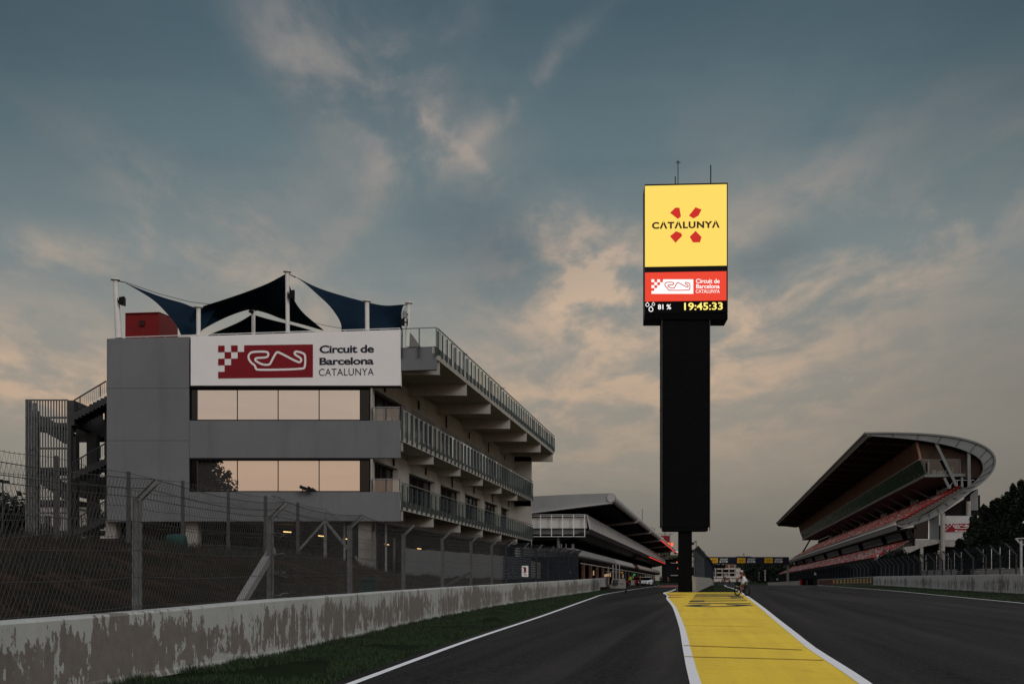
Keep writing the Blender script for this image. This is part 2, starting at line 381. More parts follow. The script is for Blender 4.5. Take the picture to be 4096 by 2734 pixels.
def _yel(h):
    P_ = h.geo.outputs['Position']
    rot = h.nt.nodes.new('ShaderNodeMapping'); rot.inputs['Rotation'].default_value = (0, 0, R(9)); h.nt.links.new(P_, rot.inputs[0]); V = rot.outputs[0]
    a = h.noi(V, 1, 6, .6, .2, (2.2, .06, 1)); b = h.noi(P_, .5, 5, .6); c = h.noi(P_, 45, 3, .7); cr_ = h.noi(P_, 1, 4, .6, .3, (.05, 1.1, 1)); sk = h.noi(P_, 1, 4, .6, .1, (.04, 3.5, 1))
    col = h.mix(h.mr(a, .35, .7), (.74, .50, .014), (.60, .39, .013))
    col = h.mix(h.mr(b, .35, .75, 0, .5), col, (.80, .54, .03))
    col = h.mix(h.mr(cr_, .60, .72, 0, .45), col, (.42, .25, .02))
    col = h.mix(h.mr(sk, .62, .74, 0, .35), col, (.30, .19, .03))
    col = h.mix(h.mr(c, .56, .78, 0, .45), col, (.34, .21, .02))
    wr = h.noi(P_, 2.5, 8, .75, .3, (1, .5, 1)); col = h.mix(h.mr(wr, .56, .70, 0, .38), col, (.25, .155, .02)); ds = h.noi(P_, .16, 4, .6); col = h.mix(h.mr(ds, .45, .70, 0, .28), col, (.36, .22, .015))
    h.con(col, h.b.inputs['Base Color']); h.bump(c, .4, .006)
node_mat('yellow_paint', _yel, .8)
def _line(h):
    P_ = h.geo.outputs['Position']; a = h.noi(P_, 3, 6, .7); c = h.noi(P_, 40, 3, .7)
    col = h.mix(h.mr(a, .55, .78, 0, .6), (.66, .65, .66), (.40, .39, .40)); col = h.mix(h.mr(c, .6, .8, 0, .5), col, (.25, .25, .25))
    h.con(col, h.b.inputs['Base Color']); h.bump(c, .3, .005)
node_mat('road_line', _line, .75)
def _fac(h):
    P_ = h.geo.outputs['Position']; a = h.noi(P_, 1, 5, .6, 0, (1.3, 1.3, .10)); b = h.noi(P_, .35, 4, .5); c = h.noi(P_, 9, 4, .6); d = h.noi(P_, 1, 3, .5, 0, (4.5, 4.5, .22))
    col = h.mix(h.mr(b, .3, .7), (.132, .138, .148), (.156, .160, .167)); col = h.mix(h.mr(a, .52, .75, 0, .40), col, (.095, .094, .095)); col = h.mix(h.mr(d, .62, .8, 0, .35), col, (.19, .188, .185)); col = h.mix(h.mr(c, .4, .7, 0, .12), col, (.10, .10, .10))
    h.con(col, h.b.inputs['Base Color']); h.b.inputs['Specular IOR Level'].default_value = .2; h.bump(c, .15, .01)
node_mat('facade_grey', _fac, .75)
def _tread(h):
    P_ = h.geo.outputs['Position']; c = h.noi(P_, 14, 5, .75)
    h.con(h.mix(h.mr(c, .42, .62), (.33, .21, .02), (.56, .36, .015)), h.b.inputs['Base Color'])
node_mat('tyre_rubber_mark', _tread, .9)
def _pblack(h):
    P_ = h.geo.outputs['Position']; c = h.noi(P_, 12, 5, .7); h.con(h.mix(h.mr(c, .66, .85, 0, .4), (.006, .0065, .008), (.10, .085, .03)), h.b.inputs['Base Color'])
node_mat('black_road_paint', _pblack, .85)
def _grass(h):
    P_ = h.geo.outputs['Position']; a = h.noi(P_, .5, 6, .65); b = h.noi(P_, 9, 5, .7); c = h.noi(P_, .12, 4, .5)
    col = h.mix(h.mr(a, .3, .7), (.003, .009, .002), (.008, .018, .004)); col = h.mix(h.mr(c, .45, .7, 0, .6), col, (.018, .015, .009)); col = h.mix(h.mr(b, .4, .7, 0, .6), col, (.007, .010, .004)); h.b.inputs['Specular IOR Level'].default_value = .05
    h.con(col, h.b.inputs['Base Color']); h.bump(b, .9, .06)
node_mat('grass_ground', _grass, .95)
def _dirt(h):
    P_ = h.geo.outputs['Position']; a = h.noi(P_, .45, 6, .6, .5); b = h.noi(P_, 5, 6, .7); c = h.noi(P_, 1.6, 5, .65, .8)
    col = h.mix(h.mr(a, .36, .62), (.006, .006, .003), (.046, .026, .017)); col = h.mix(h.mr(c, .44, .56, 0, .88), col, (.0045, .0065, .003)); col = h.mix(h.mr(b, .35, .7, 0, .5), col, (.020, .013, .009)); h.b.inputs['Specular IOR Level'].default_value = .05
    h.con(col, h.b.inputs['Base Color']); h.bump(h.ma('ADD', b, c), 1.0, .12)
node_mat('embankment_soil', _dirt, .95)
node_mat('blade', lambda h: h.con(h.mix(h.mr(h.noi(h.geo.outputs['Position'], .6, 4, .6), .35, .65), (.005, .017, .003), (.017, .036, .006)), h.b.inputs['Base Color']), .8)
node_mat('dry_blade', lambda h: h.con(h.mix(h.mr(h.noi(h.geo.outputs['Position'], .35, 5, .6), .44, .66), (.004, .008, .0025), (.028, .017, .010)), h.b.inputs['Base Color']), .9)
def _peel(h, amount=1.0):
    uv = h.tc.outputs['UV']; sp = h.nt.nodes.new('ShaderNodeSeparateXYZ'); h.nt.links.new(uv, sp.inputs[0]); U, V, _ = sp.outputs
    a = h.noi(uv, 1, 10, .66, .25, (3.4, 1.7, 1)); b = h.noi(uv, 1, 5, .6, 0, (8.5, .55, 1)); big = h.noi(uv, .22, 3, .5); P_ = h.geo.outputs['Position']; s = h.noi(P_, 7, 5, .6); dst = h.noi(P_, 1.2, 5, .6)
    prof = h.nt.nodes.new('ShaderNodeValToRGB'); h.nt.links.new(V, prof.inputs[0]); e = prof.color_ramp.elements
    pr = [(0, .42), (.08, .50), (.20, .85), (.55, .92), (.72, .66), (.84, .42), (.93, .30), (1, .22)]
    e[0].position = 0; e[0].color = (pr[0][1],) * 3 + (1,); e[1].position = 1; e[1].color = (pr[-1][1],) * 3 + (1,)
    for p, v in pr[1:-1]: q = e.new(p); q.color = (v, v, v, 1)
    h._prof = prof
    fn = h.noi(uv, 1, 6, .7, .6, (14, 7, 1)); val = h.ma('ADD', h.ma('ADD', h.ma('MULTIPLY', a, 1.25), h.ma('MULTIPLY', h.ma('SUBTRACT', fn, .5), .45)), h.ma('ADD', h.ma('MULTIPLY', b, .62), h.ma('MULTIPLY', prof.outputs[0], .36)))
    val = h.ma('ADD', val, h.ma('MULTIPLY', h.ma('SUBTRACT', big, .5), .95))
    thr = amount
    peel = h.mr(val, thr - .004, thr + .004); edge = h.mr(val, thr - .02, thr - .004)
    paint = h.mix(h.mr(dst, .35, .7, 0, .6), (.37, .38, .36) if amount < 1.2 else (.48, .455, .43), (.28, .29, .275) if amount < 1.2 else (.40, .375, .355)); paint = h.mix(h.mr(s, .5, .8, 0, .35), paint, (.19, .19, .17))
    bare = h.mix(h.mr(s, .3, .7), (.125, .110, .096), (.165, .146, .128)); bare = h.mix(h.mr(dst, .55, .75, 0, .4), bare, (.070, .060, .052))
    col = h.mix(peel, h.mix(h.ma('MULTIPLY', edge, .3), paint, (.13, .11, .09)), bare)
    low = h.mr(h.ma('ADD', V, h.ma('MULTIPLY', s, .12)), .04, .16, .55, 0)
    col = h.mix(low, col, (.04, .045, .028))
    h.con(col, h.b.inputs['Base Color']); h.bump(h.ma('ADD', h.ma('MULTIPLY', peel, -1), h.ma('MULTIPLY', s, .25)), .6, .012)
node_mat('peeling_paint', lambda h: _peel(h, 1.165), .85)
node_mat('peeling_paint_light', lambda h: _peel(h, 1.27), .85)
# ------------------------------------------------------------------ ground, roads, markings
SL = .1804                                     # the straight runs this many metres right per metre ahead
UV_ = Vector((SL, 1, 0)).normalized(); VV = Vector((UV_.y, -UV_.x, 0))
YS = [-60, -30, -10, 0, 4, 7, 9, 11, 13] + [14 + 2.5 * i for i in range(44)] + [130, 145, 160, 180, 200, 230, 270, 320, 400, 500, 630, 760, 900, 1200, 1600, 2400, 3600, 6000]
PIT_L = smooth_tab([(3, -3.1), (13.6, -1.94), (23.2, -.86), (37.3, .95), (69.4, 4.85), (90, 7.5), (157, 19.1)], 2.5) + [(320, 48.4), (640, 106)]
PIT_R = smooth_tab([(3, .85), (13.6, 2.22), (21.2, 3.28), (28.4, 4.30), (46.5, 6.74), (54, 7.70), (69.4, 9.6), (82, 11.35), (92, 12.5)], 2.5)
TRK_L = smooth_tab([(3, 2.25), (13.86, 4.32), (16.56, 4.79), (20.6, 5.48), (25.6, 6.43), (33.7, 7.96), (49.4, 10.95), (79.4, 16.55), (131, 25.9), (164.6, 31.4)], 3) + [(630, 115.3), (900, 166)]
TRK_R = smooth_tab([(3, 13.5), (30, 19.8), (57, 25.9), (77, 30.3), (123.6, 40.3), (198.6, 53.9), (330, 78)], 4) + [(630, 133), (900, 182)]
WALL = smooth_tab([(7, -6.05), (13.6, -4.97), (19, -4.05), (31.7, -2.95), (52.4, -.62), (80, 3.45), (117.5, 9.2)], 2)
def strip(name, left, right, y0, y1, lift, material, ll=0, rr=0, ncol=1, label=None):
    mb = MB(); ys = sorted({y0, y1} | {y for y in YS if y0 < y < y1}); rows = []
    for y in ys:
        a = extrap(left, y) + ll; b = extrap(right, y) + rr; rows.append([(a + (b - a) * k / ncol, y, gz(y) + lift) for k in range(ncol + 1)])
    for r0, r1 in zip(rows, rows[1:]):
        for k in range(ncol): mb.face([r0[k], r0[k + 1], r1[k + 1], r1[k]])
    o = obj(name, mb, material); tag(o, kind='structure', label=label); return o
mb = MB()
xs = [-5000, -1500, -400, -120, -40, 0, 40, 120, 400, 1500, 5000]
for y0, y1 in zip([-400] + YS, YS + [9000]):
    for a, b in zip(xs, xs[1:]): mb.face([(a, y0, gz(y0) - .03), (b, y0, gz(y0) - .03), (b, y1, gz(y1) - .03), (a, y1, gz(y1) - .03)])
tag(obj('ground', mb, MAT['grass_ground']), kind='structure')
LS = [(0, 0), (1, SL)]
strip('pit_lane', PIT_L, PIT_R, -60, 92, 0, MAT['asphalt'], -.25, .10)
strip('pit_lane', PIT_L, [(92, 12.5), (137, 20.3), (640, 111)], 92, 640, 0, MAT['asphalt'], -.25, 0)
strip('pit_apron', [(60, -3), (640, 101.6)], PIT_L, 117, 640, 0, MAT['asphalt'], 0, -.25)
strip('race_track', TRK_L, TRK_R, -60, 900, 0, MAT['asphalt'], -.1, .1)
strip('painted_gore', PIT_R, TRK_L, 2, 101, .004, MAT['yellow_paint'], .06, -.06, 6)
def road_line(tab, w0, w1, y0, y1, name='road_line', lift=.008):
    mb = MB(); ys = sorted({y0, y1} | {y for y in [t[0] for t in tab] + YS if y0 < y < y1})
    for a, b in zip(ys, ys[1:]):
        wa = w0 + (w1 - w0) * min(1, (a - y0) / 80); wb = w0 + (w1 - w0) * min(1, (b - y0) / 80); xa, xb = extrap(tab, a), extrap(tab, b)
        mb.face([(xa - wa / 2, a, gz(a) + lift), (xa + wa / 2, a, gz(a) + lift), (xb + wb / 2, b, gz(b) + lift), (xb - wb / 2, b, gz(b) + lift)])
    return tag(obj(name, mb, MAT['road_line']), kind='structure')
road_line(PIT_L, .11, .15, 2, 320); road_line(TRK_L, .15, .21, 2, 600); road_line(TRK_R, .14, .16, 2, 400)
road_line(PIT_R[:-1] + [(92, 12.45)], .135, .16, 2, 92)
mb = MB(); q = [(92, 12.37, 12.53), (95, 12.75, 13.0), (98, 13.2, 13.45), (104, 14.3, 14.7), (118, 16.8, 17.1), (137, 20.0, 20.25)]
for (a, b, c), (d, e, f) in zip(q, q[1:]): mb.face([(b, a, gz(a) + .008), (c, a, gz(a) + .008), (f, d, gz(d) + .008), (e, d, gz(d) + .008)])
tag(obj('road_line', mb, MAT['road_line']), kind='structure')
# lettering and chevrons painted on the yellow, squeezed by the flat view
def G(x, y, lift): Y = 5760 / (y - 2310); return (rx(x) * Y, Y, gz(Y) + lift)
def zr(x, y): return (2550 + x / 3.356, 2050 + y / 3.356)
mb = MB()
def gq(pts, lift=.010):
    mb.face([G(*zr(*p), lift) for p in pts])
def zq(pts, lift=.010): mb.face([G(2640 + x / 4.894, 2240 + y / 4.894, lift) for x, y in pts])
def ribbon_q(top, bot, lift=.010, n=10):        # a long flat band cut into short quads
    for i in range(n):
        f = lambda q, t: (q[0][0] + (q[1][0] - q[0][0]) * t, q[0][1] + (q[1][1] - q[0][1]) * t); a, b = i / n, (i + 1) / n
        zq([f(bot, a), f(bot, b), f(top, b), f(top, a)], lift)
for (xl, xr, yl, yr, t) in [(712, 1535, 656, 642, 5), (700, 1545, 668, 655, 6), (688, 1560, 680, 670, 7), (672, 1575, 692, 684, 7), (662, 1590, 704, 696, 7), (650, 1640, 722, 706, 8), (626, 1655, 748, 738, 8), (604, 1690, 773, 770, 9), (860, 1715, 798, 788, 10), (548, 1782, 840, 838, 13)]:
    ribbon_q([(xl + 6, yl - t / 2), (xr - 6, yr - t / 2)], [(xl, yl + t / 2), (xr, yr + t / 2)])
zq([(1378, 737), (1645, 737), (1622, 720), (1392, 721)], .012); zq([(1330, 712), (1610, 712), (1600, 702), (1340, 703)], .012); zq([(567, 815), (868, 811), (872, 787), (588, 789)], .012)
C1 = [(455, 890), (540, 898), (640, 904), (800, 908), (980, 910), (1150, 910), (1330, 907), (1510, 901), (1660, 892), (1760, 883), (1838, 873)]
C2 = [(455, 889), (540, 879), (640, 870), (785, 865), (980, 897), (1150, 898), (1330, 894), (1510, 859), (1660, 864), (1760, 868), (1838, 872)]
for a, b, c, d in zip(C1, C1[1:], C2, C2[1:]):
    if a[0] >= 785 and b[0] <= 1510:
        c = (c[0], a[1] - 13); d = (d[0], b[1] - 13)
    zq([a, b, d, c], .012)
zq([(785, 886), (985, 876), (985, 861), (785, 865)], .012); zq([(1290, 871), (1510, 884), (1510, 859), (1290, 857)], .012)
tag(obj('road_lettering', mb, MAT['black_road_paint']), kind='structure')
mb = MB()
gq([(395, 1106), (660, 1102), (660, 1098), (395, 1096)]); gq([(405, 1136), (640, 1130), (640, 1127), (405, 1126)])
tag(obj('road_lettering', mb, MAT['sign_red']), kind='structure')
mb = MB()                                       # tyre marks that cross the paint
for y0, w, sl_ in [(2580, 2.2, .09), (2625, 2.0, .06), (2500, .6, .05)]:
    for i in range(16):
        x0, x1 = 2735 + i * 43, 2735 + (i + 1) * 43; ya, yb = [y0 + (x_ - 2735) * sl_ * .5 - 5 * math.sin((x_ - 2735) / 300) * sl_ / .05 * .4 for x_ in (x0, x1)]
        if i * 43 + 2735 > 2735 + (y0 - 2330) * 1.75: break
        mb.face([G(x0, ya + w, .013), G(x1, yb + w, .013), G(x1, yb, .013), G(x0, ya, .013)])
tag(obj('skid_mark', mb, MAT['tyre_rubber_mark']), kind='structure')
mb = MB(); strip('painted_pit_line', [(150, 18.2), (330, 49)], [(150, 22.5), (330, 55)], 158, 320, .005, MAT['sign_red'], .6, 0)
# grass blades on the verges
def blades(name, area, n, h0, h1, w, material, density=None):
    mb = MB(); k = 0
    while k < n:
        p = area()
        if p is None: continue
        h = random.uniform(h0, h1); a = random.uniform(0, 6.283); dx, dy = math.cos(a) * w, math.sin(a) * w; lx, ly = random.gauss(0, h * .35), random.gauss(0, h * .35)
        mb.face([(p[0] - dx, p[1] - dy, p[2]), (p[0] + dx, p[1] + dy, p[2]), (p[0] + lx, p[1] + ly, p[2] + h)]); k += 1
    return tag(obj(name, mb, material, recalc=False), kind='stuff')
def verge_l():
    Y = 7 + 112 * random.random() ** 2.0; a = extrap(WALL, Y) + .02; b = extrap(PIT_L, Y) - .28
    t = random.random() ** 1.25; x = a + (b - a) * t
    if noise.noise(Vector((x * .8, Y * .35, 0))) < -.34 or b - a < .2: return None
    return (x, Y, gz(Y) - .03)
blades('verge_grass', verge_l, 90000, .03, .085, .006, MAT['blade'])
def tufts():
    Y = 8 + 90 * random.random() ** 1.6; a = extrap(WALL, Y)
    if noise.noise(Vector((Y * 1.3, 3, 0))) < .05: return None
    return (a + abs(random.gauss(0, .12)) + .01, Y, gz(Y) - .03)
blades('wall_weeds', tufts, 6000, .05, .13, .006, MAT['blade'])
def verge_r():
    Y = 40 + 160 * random.random() ** 1.5; a = extrap(TRK_R, Y) + .3; b = max(a + .5, extrap([(60, 36), (90, 41.0), (200, 64.9), (330, 89)], Y)); return (a + (b - a) * random.random(), Y, gz(Y) - .03)
blades('trackside_grass', verge_r, 30000, .06, .16, .02, MAT['blade'])
def gore():
    Y = 101.3 + 70 * random.random() ** 1.5; a = 18.2 + (Y - 101) * SL; b = extrap(TRK_L, Y) - .3; return (a + (b - a) * random.random(), Y, gz(Y) - .03)
blades('gore_grass', gore, 14000, .06, .16, .02, MAT['blade'])
# earth bank behind the left wall
CREST = [(8, 2.3), (27, 2.42), (35, 2.66), (43, 2.66), (52, 2.70), (57.7, 2.38), (68, 2.0), (80, 2.0), (106, 2.2), (130, 2.1)]
def bank(n, Y):
    c = interp(CREST, Y); g = gz(Y) + .10 + .25 * max(0, min(1, (40 - Y) / 20)); t = max(0, min(1, n / 9)); s = (t * t * (3 - 2 * t)) * .55 + t * .45
    z = g + (c - g) * s
    if n > 9: z += -.0 * (n - 9)
    return z + (.22 * noise.noise(Vector((n * .35, Y * .22, 1))) + .10 * noise.noise(Vector((n * 1.1, Y * .8, 4)))) * min(1, n / 2) * (1 if n < 9 else .4)
mb = MB(); ny, nn = 120, 60
def bk(i, j):
    Y = -6 + 146 * i; n = -.05 + 9.5 * (j / .6) if j < .6 else 9.45 + 120 * ((j - .6) / .4) ** 2
    return (extrap(WALL, Y) - .30 - n, Y, bank(max(0, n), Y) if n < 70 else bank(n, Y) - .006 * (n - 70))
mb.grid(bk, ny, nn); tag(obj('embankment', mb, MAT['embankment_soil'], smooth=True), kind='structure')
def bw():
    Y = 14 + 95 * random.random() ** 1.5; n = 9.5 * random.random() ** .8
    if noise.noise(Vector((n * .5, Y * .3, 9))) < -.12 + .22 * (1 - n / 9.5): return None
    return (extrap(WALL, Y) - .3 - n, Y, bank(n, Y) - .02)
blades('bank_weeds', bw, 26000, .08, .34, .012, MAT['dry_blade'])

# ------------------------------------------------------------------ left barrier
HW = [(8, .80), (14.5, .84), (19, .91), (31.7, .94), (52.4, .98), (80, 1.08), (117.5, 1.25)]
def barrier(name, line, height, thick, material, label, cat, y0, y1, side=-1, foot=.06, rough_top=True):
    t = thing(name, label, cat, (extrap(line, (y0 + y1) / 2), (y0 + y1) / 2, gz((y0 + y1) / 2)))
    ys = sorted({y0, y1} | {v[0] for v in line if y0 < v[0] < y1} | {y for y in YS if y0 < y < y1}); mb = MB(); u = 0; pr = None
    for y in ys:
        x = extrap(line, y); g = gz(y) - .05; h = (height if isinstance(height, float) else interp(height, y)) + .05 + (.006 * noise.noise(Vector((y * .7, 0, 0))))
        prof = [(-side * foot, 0, 0), (0, .10, .08), (0, h - .03, .96), (side * .03, h, 1.0), (side * (thick - .03), h, 1.0), (side * thick, h - .03, .96), (side * thick, 0, 0)]
        cur = [((x + a, y, g + b), w) for a, b, w in prof]
        if pr:
            du = math.hypot(y - py, x - px)
            for k in range(len(prof) - 1):
                mb.face([pr[k][0], cur[k][0], cur[k + 1][0], pr[k + 1][0]], [(u, pr[k][1]), (u + du, cur[k][1]), (u + du, cur[k + 1][1]), (u, pr[k + 1][1])])
            u += du
        else: mb.face([c[0] for c in cur][::-1], [(0, c[1]) for c in cur][::-1])
        pr, px, py = cur, x, y
    mb.face([c[0] for c in pr], [(u, c[1]) for c in pr])
    obj('wall_panel', mb, material, t); return t
barrier('concrete_wall', WALL, HW, .32, MAT['peeling_paint'], 'long low concrete wall with peeling white paint beside the pit lane grass verge', 'wall', 7, 117.5)

# ------------------------------------------------------------------ catch fence on the left barrier
def wall_hit(x, off=-.16):                     # where the view direction of a column meets the barrier line
    lo_, hi_ = 7.0, 118.0
    f = lambda Y: rx(x) * Y - (extrap(WALL, Y) + off)
    a, b = lo_, hi_
    for _ in range(60):
        m_ = (a + b) / 2
        if (f(a) > 0) == (f(m_) > 0): a = m_
        else: b = m_
    return (a + b) / 2
fence_posts = [9.2] + [wall_hit(x, -.42) for x in (557, 1088, 1404, 1618, 1773, 1887, 1970)] + [wall_hit(x, -.42) for x in (2027, 2091, 2147, 2195, 2238, 2277, 2309)]
FZ = [(9, 2.42), (14.5, 2.47), (19, 2.50), (25, 2.65), (32, 2.77), (45, 3.08), (60, 3.30), (80, 3.65), (118, 4.3)]   # height of the bend above the world zero
cf = thing('catch_fence', 'tall wire catch fence with bent steel posts on the peeling left wall', 'fence', (-4.5, 20, gz(20)))
def fx(Y, off=-.45): return extrap(WALL, Y) + off
def arm(Y, k):                                  # overhang profile: k 0..1 along the leaning top, towards the track
    return (fx(Y, -.40) + .20 * k * (1 + .008 * Y), Y + .02, interp(FZ, Y) + .22 * k * (1 + .008 * Y))
for i, Y in enumerate(fence_posts):
    mb = MB(); X = fx(Y, -.45); z0 = gz(Y) - .3; zb = interp(FZ, Y); k = .55 * (1 + .008 * Y)
    w = .10
    for s_ in (-1, 1):                          # channel section: web and two flanges
        mb.ext([(X + s_ * w / 2 - .006, Y - .04, z0), (X + s_ * w / 2 + .006, Y - .04, z0), (X + s_ * w / 2 + .006, Y + .04, z0), (X + s_ * w / 2 - .006, Y + .04, z0)], (0, 0, zb - z0))
    mb.box((X, Y, (z0 + zb) / 2), (w, .012, zb - z0))
    a = Vector((X, Y, zb - .01)); b = a + Vector((.42 * k, 0, .42 * k)); mb.bar(a, b, .012, .11, (0, 1, 0)); mb.bar(a + Vector((.03, -.04, -.03)), b + Vector((.03, -.04, -.03)), .05, .012, (0, 1, 0)); mb.bar(a + Vector((.03, .04, -.03)), b + Vector((.03, .04, -.03)), .05, .012, (0, 1, 0))
    obj('post', mb, MAT['galv_post'], cf)
Yb = fence_posts[2]; Xb = fx(Yb, -.45)          # the concrete raking strut behind the second post, lying towards the camera
mb = MB(); a = Vector((Xb - .02, Yb + .25, interp(FZ, Yb) - .62)); b = P(918, 2455, Yb - 1.6); b.z = gz(Yb) + .55; mb.bar(a, b, .13, .13); obj('strut', mb, MAT['slab_concrete'], cf)
Yb2 = fence_posts[6]; mb = MB(); mb.bar((fx(Yb2, -.5), Yb2, interp(FZ, Yb2) - 1.3), (fx(Yb2, -1.9), Yb2 - 3, gz(Yb2) + .6), .07, .07); obj('strut', mb, MAT['steel_dark'], cf)
yend = fence_posts[-1] + .5; mb = MB(); hz_ = [.02, .28, .52, .78, 1.0]
fy = [9.2 + i * .5 for i in range(int((yend - 9.2) / .5) + 1)]
def sag(Y, amt):                               # wires droop between the posts
    for a, b in zip(fence_posts, fence_posts[1:]):
        if a <= Y <= b: t = (Y - a) / (b - a); return -amt * 4 * t * (1 - t)
    return 0
for h in hz_:
    mb.tube([(fx(Y, -.38), Y, (gz(Y) + interp(HW, Y) + .03) * (1 - h) + interp(FZ, Y) * h + sag(Y, .05) + .01 * noise.noise(Vector((Y * .6, h * 9, 0)))) for Y in fy], .006 if h > .9 else .0045, 3)
for k in (.5, 1.0): mb.tube([Vector(arm(Y, k)) + Vector((0, 0, sag(Y, .10))) for Y in fy], .006, 3)
obj('cable', mb, MAT['wire'], cf)
mb = MB()                                       # diamond mesh: two crossing families of wires, bent over with the posts
mbn, mbf = mb, MB()
def mesh_wire(Y0, slope, r):
    mb = mbf if Y0 > 56 else mbn
    pts = []; n = 5
    for i in range(n + 1):
        t = i / n; Y = Y0 + slope * t; z = (gz(Y) + interp(HW, Y) - .02) * (1 - t) + interp(FZ, Y) * t
        pts.append(Vector((fx(Y, -.38) + .012 * noise.noise(Vector((Y * 2, z * 2, slope))), Y, z + sag(Y, .03) * t)))
    for k in (.35, .7, 1.0):
        Y = Y0 + slope * (1 + .34 * k); p = Vector(arm(Y, k)); p.z += sag(Y, .10) * k + .02 * noise.noise(Vector((Y * 3, k, 0))); pts.append(p)
    b = len(mb.v)
    for p in pts:
        for a in (0, 2.1, 4.2): mb.v.append((p.x + r * math.cos(a), p.y + r * math.sin(a), p.z))
    for i in range(len(pts) - 1):
        for j in range(3): mb.f.append((b + i * 3 + j, b + i * 3 + (j + 1) % 3, b + i * 3 + 3 + (j + 1) % 3, b + i * 3 + 3 + j)); mb.mi.append(0); mb.uv.append(None)
Y = 8.4
while Y < yend - .2:
    st = .085 if Y < 40 else (.12 if Y < 56 else .12); r = .0022 if Y < 40 else (.0034 if Y < 56 else .0065)
    mesh_wire(Y, .85, r); mesh_wire(Y + .85, -.85, r); Y += st
obj('wire_mesh', mb, MAT['wire'], cf, recalc=False); obj('netting', mbf, MAT['net_dark'], cf, recalc=False)
mb = MB()                                       # frayed wire ends knotted round the second post
for h in (.02, .28, .52, .78, 1.0, 1.25):
    for q in range(4):
        z = gz(Yb) + .95 + (interp(FZ, Yb) - gz(Yb) - .95) * h; p = Vector((fx(Yb, -.42), Yb - .06, z)); pts = [p]
        for s_ in range(5): p = p + Vector((random.uniform(.01, .055), random.uniform(.02, .2), random.uniform(-.035, .03))); pts.append(p)
        mb.tube(pts, .0045, 3)
obj('wire_ties', mb, MAT['galv_post'], cf)
# marshal post sign on the fence
def fence_sign(x, y, Y, w, h, lab, name='warning_sign'):
    c = P(x, y, Y); t = thing(name, lab, 'sign', c, 'small white warning signs on the fences')
    mb = MB(); mb.box((c.x, c.y, c.z), (w, .03, h)); obj('sign_board', mb, MAT['letter_white'], t)
    mb = MB(); mb.box((c.x + w * .05, c.y - .018, c.z + h * .15), (w * .32, .006, h * .42)); mb.box((c.x - w * .12, c.y - .018, c.z + h * .33), (w * .28, .006, h * .10)); mb.box((c.x, c.y - .018, c.z - h * .10), (w * .6, .006, h * .04))
    mb.face([(c.x - w * .05, c.y - .018, c.z - h * .20), (c.x + w * .25, c.y - .018, c.z - h * .34), (c.x + w * .25, c.y - .018, c.z - h * .42), (c.x - w * .12, c.y - .018, c.z - h * .26)]); obj('pictogram', mb, MAT['sign_red'], t)
Ysg = wall_hit(2099, -.3); fence_sign(2099, 2283, Ysg - .6, .40, .62, 'small white sign with red pictogram on the left catch fence')
# second fence of concrete posts on top of the bank
bf = thing('bank_fence', 'old fence of leaning concrete posts on top of the earth bank', 'fence', (-15, 35, 2.6))
def n9(x): # column ray with the crest line 9 m behind the wall
    a, b = 12.0, 130.0; f = lambda Y: rx(x) * Y - (extrap(WALL, Y) - 8.6)
    for _ in range(50):
        m_ = (a + b) / 2
        if (f(a) > 0) == (f(m_) > 0): a = m_
        else: b = m_
    return (a + b) / 2
bp_ = []
for x, yt in [(-160, 1760), (224, 1822), (514, 1885), (731, 1921), (913, 1954), (1062, 1982), (1191, 2008), (1301, 2030), (1395, 2100), (1497, 2125), (1577, 2150), (1662, 2197), (1729, 2200), (1790, 2205), (1846, 2208), (1900, 2212)]:
    Y = n9(x); top = P(x, yt, Y); g = bank(8.6, Y) - .2; w = .115 if Y < 45 else .15; mb = MB()
    mb.hexa([(top.x - w / 2, Y - w / 2, g), (top.x + w / 2, Y - w / 2, g), (top.x + w / 2, Y + w / 2, g), (top.x - w / 2, Y + w / 2, g), (top.x - w * .4, Y - w * .4, top.z), (top.x + w * .4, Y - w * .4, top.z), (top.x + w * .4, Y + w * .4, top.z), (top.x - w * .4, Y + w * .4, top.z)])
    obj('post', mb, MAT['galv_post'] if x > 1250 else MAT['dark_concrete'], bf); bp_.append((top.x, Y, top.z, g))
def brace(x0, y0, x1, y1, Y, w=.10):
    mb = MB(); mb.bar(P(x0, y0, Y), P(x1, y1, Y - .5), w, w); obj('strut', mb, MAT['galv_post'], bf)
Y7 = n9(1301); brace(1301, 2080, 1190, 2205, Y7); brace(1303, 2085, 1392, 2195, Y7); brace(1420, 2225, 1470, 2293, n9(1400)); brace(1662, 2253, 1708, 2345, n9(1662), .07)
mb = MB()
for (a, b) in zip(bp_, bp_[1:]):
    for h in (.98, .75, .5, .25, .06):
        p0 = Vector((a[0], a[1], a[3] + .2 + (a[2] - a[3] - .2) * h)); p1 = Vector((b[0], b[1], b[3] + .2 + (b[2] - b[3] - .2) * h)); mid = (p0 + p1) / 2 - Vector((0, 0, .06)); mb.tube([p0, mid, p1], .008, 3)
obj('cable', mb, MAT['wire'], bf)
mb = MB()
for (a, b) in zip(bp_, bp_[1:]):
    n = int(Vector((a[0] - b[0], a[1] - b[1], 0)).length / .22)
    for i in range(n):
        for dlt in (-3, 3):
            t0, t1 = i / n, (i + dlt) / n
            if not 0 <= t1 <= 1: continue
            p0 = Vector((a[0] + (b[0] - a[0]) * t0, a[1] + (b[1] - a[1]) * t0, a[3] + .25 + (b[3] - a[3]) * t0)); p1 = Vector((a[0] + (b[0] - a[0]) * t1, a[1] + (b[1] - a[1]) * t1, a[2] + (b[2] - a[2]) * t1 - .05)); mb.tube([p0, p1], .003, 3, False)
obj('wire_mesh', mb, MAT['wire'], bf, recalc=False)
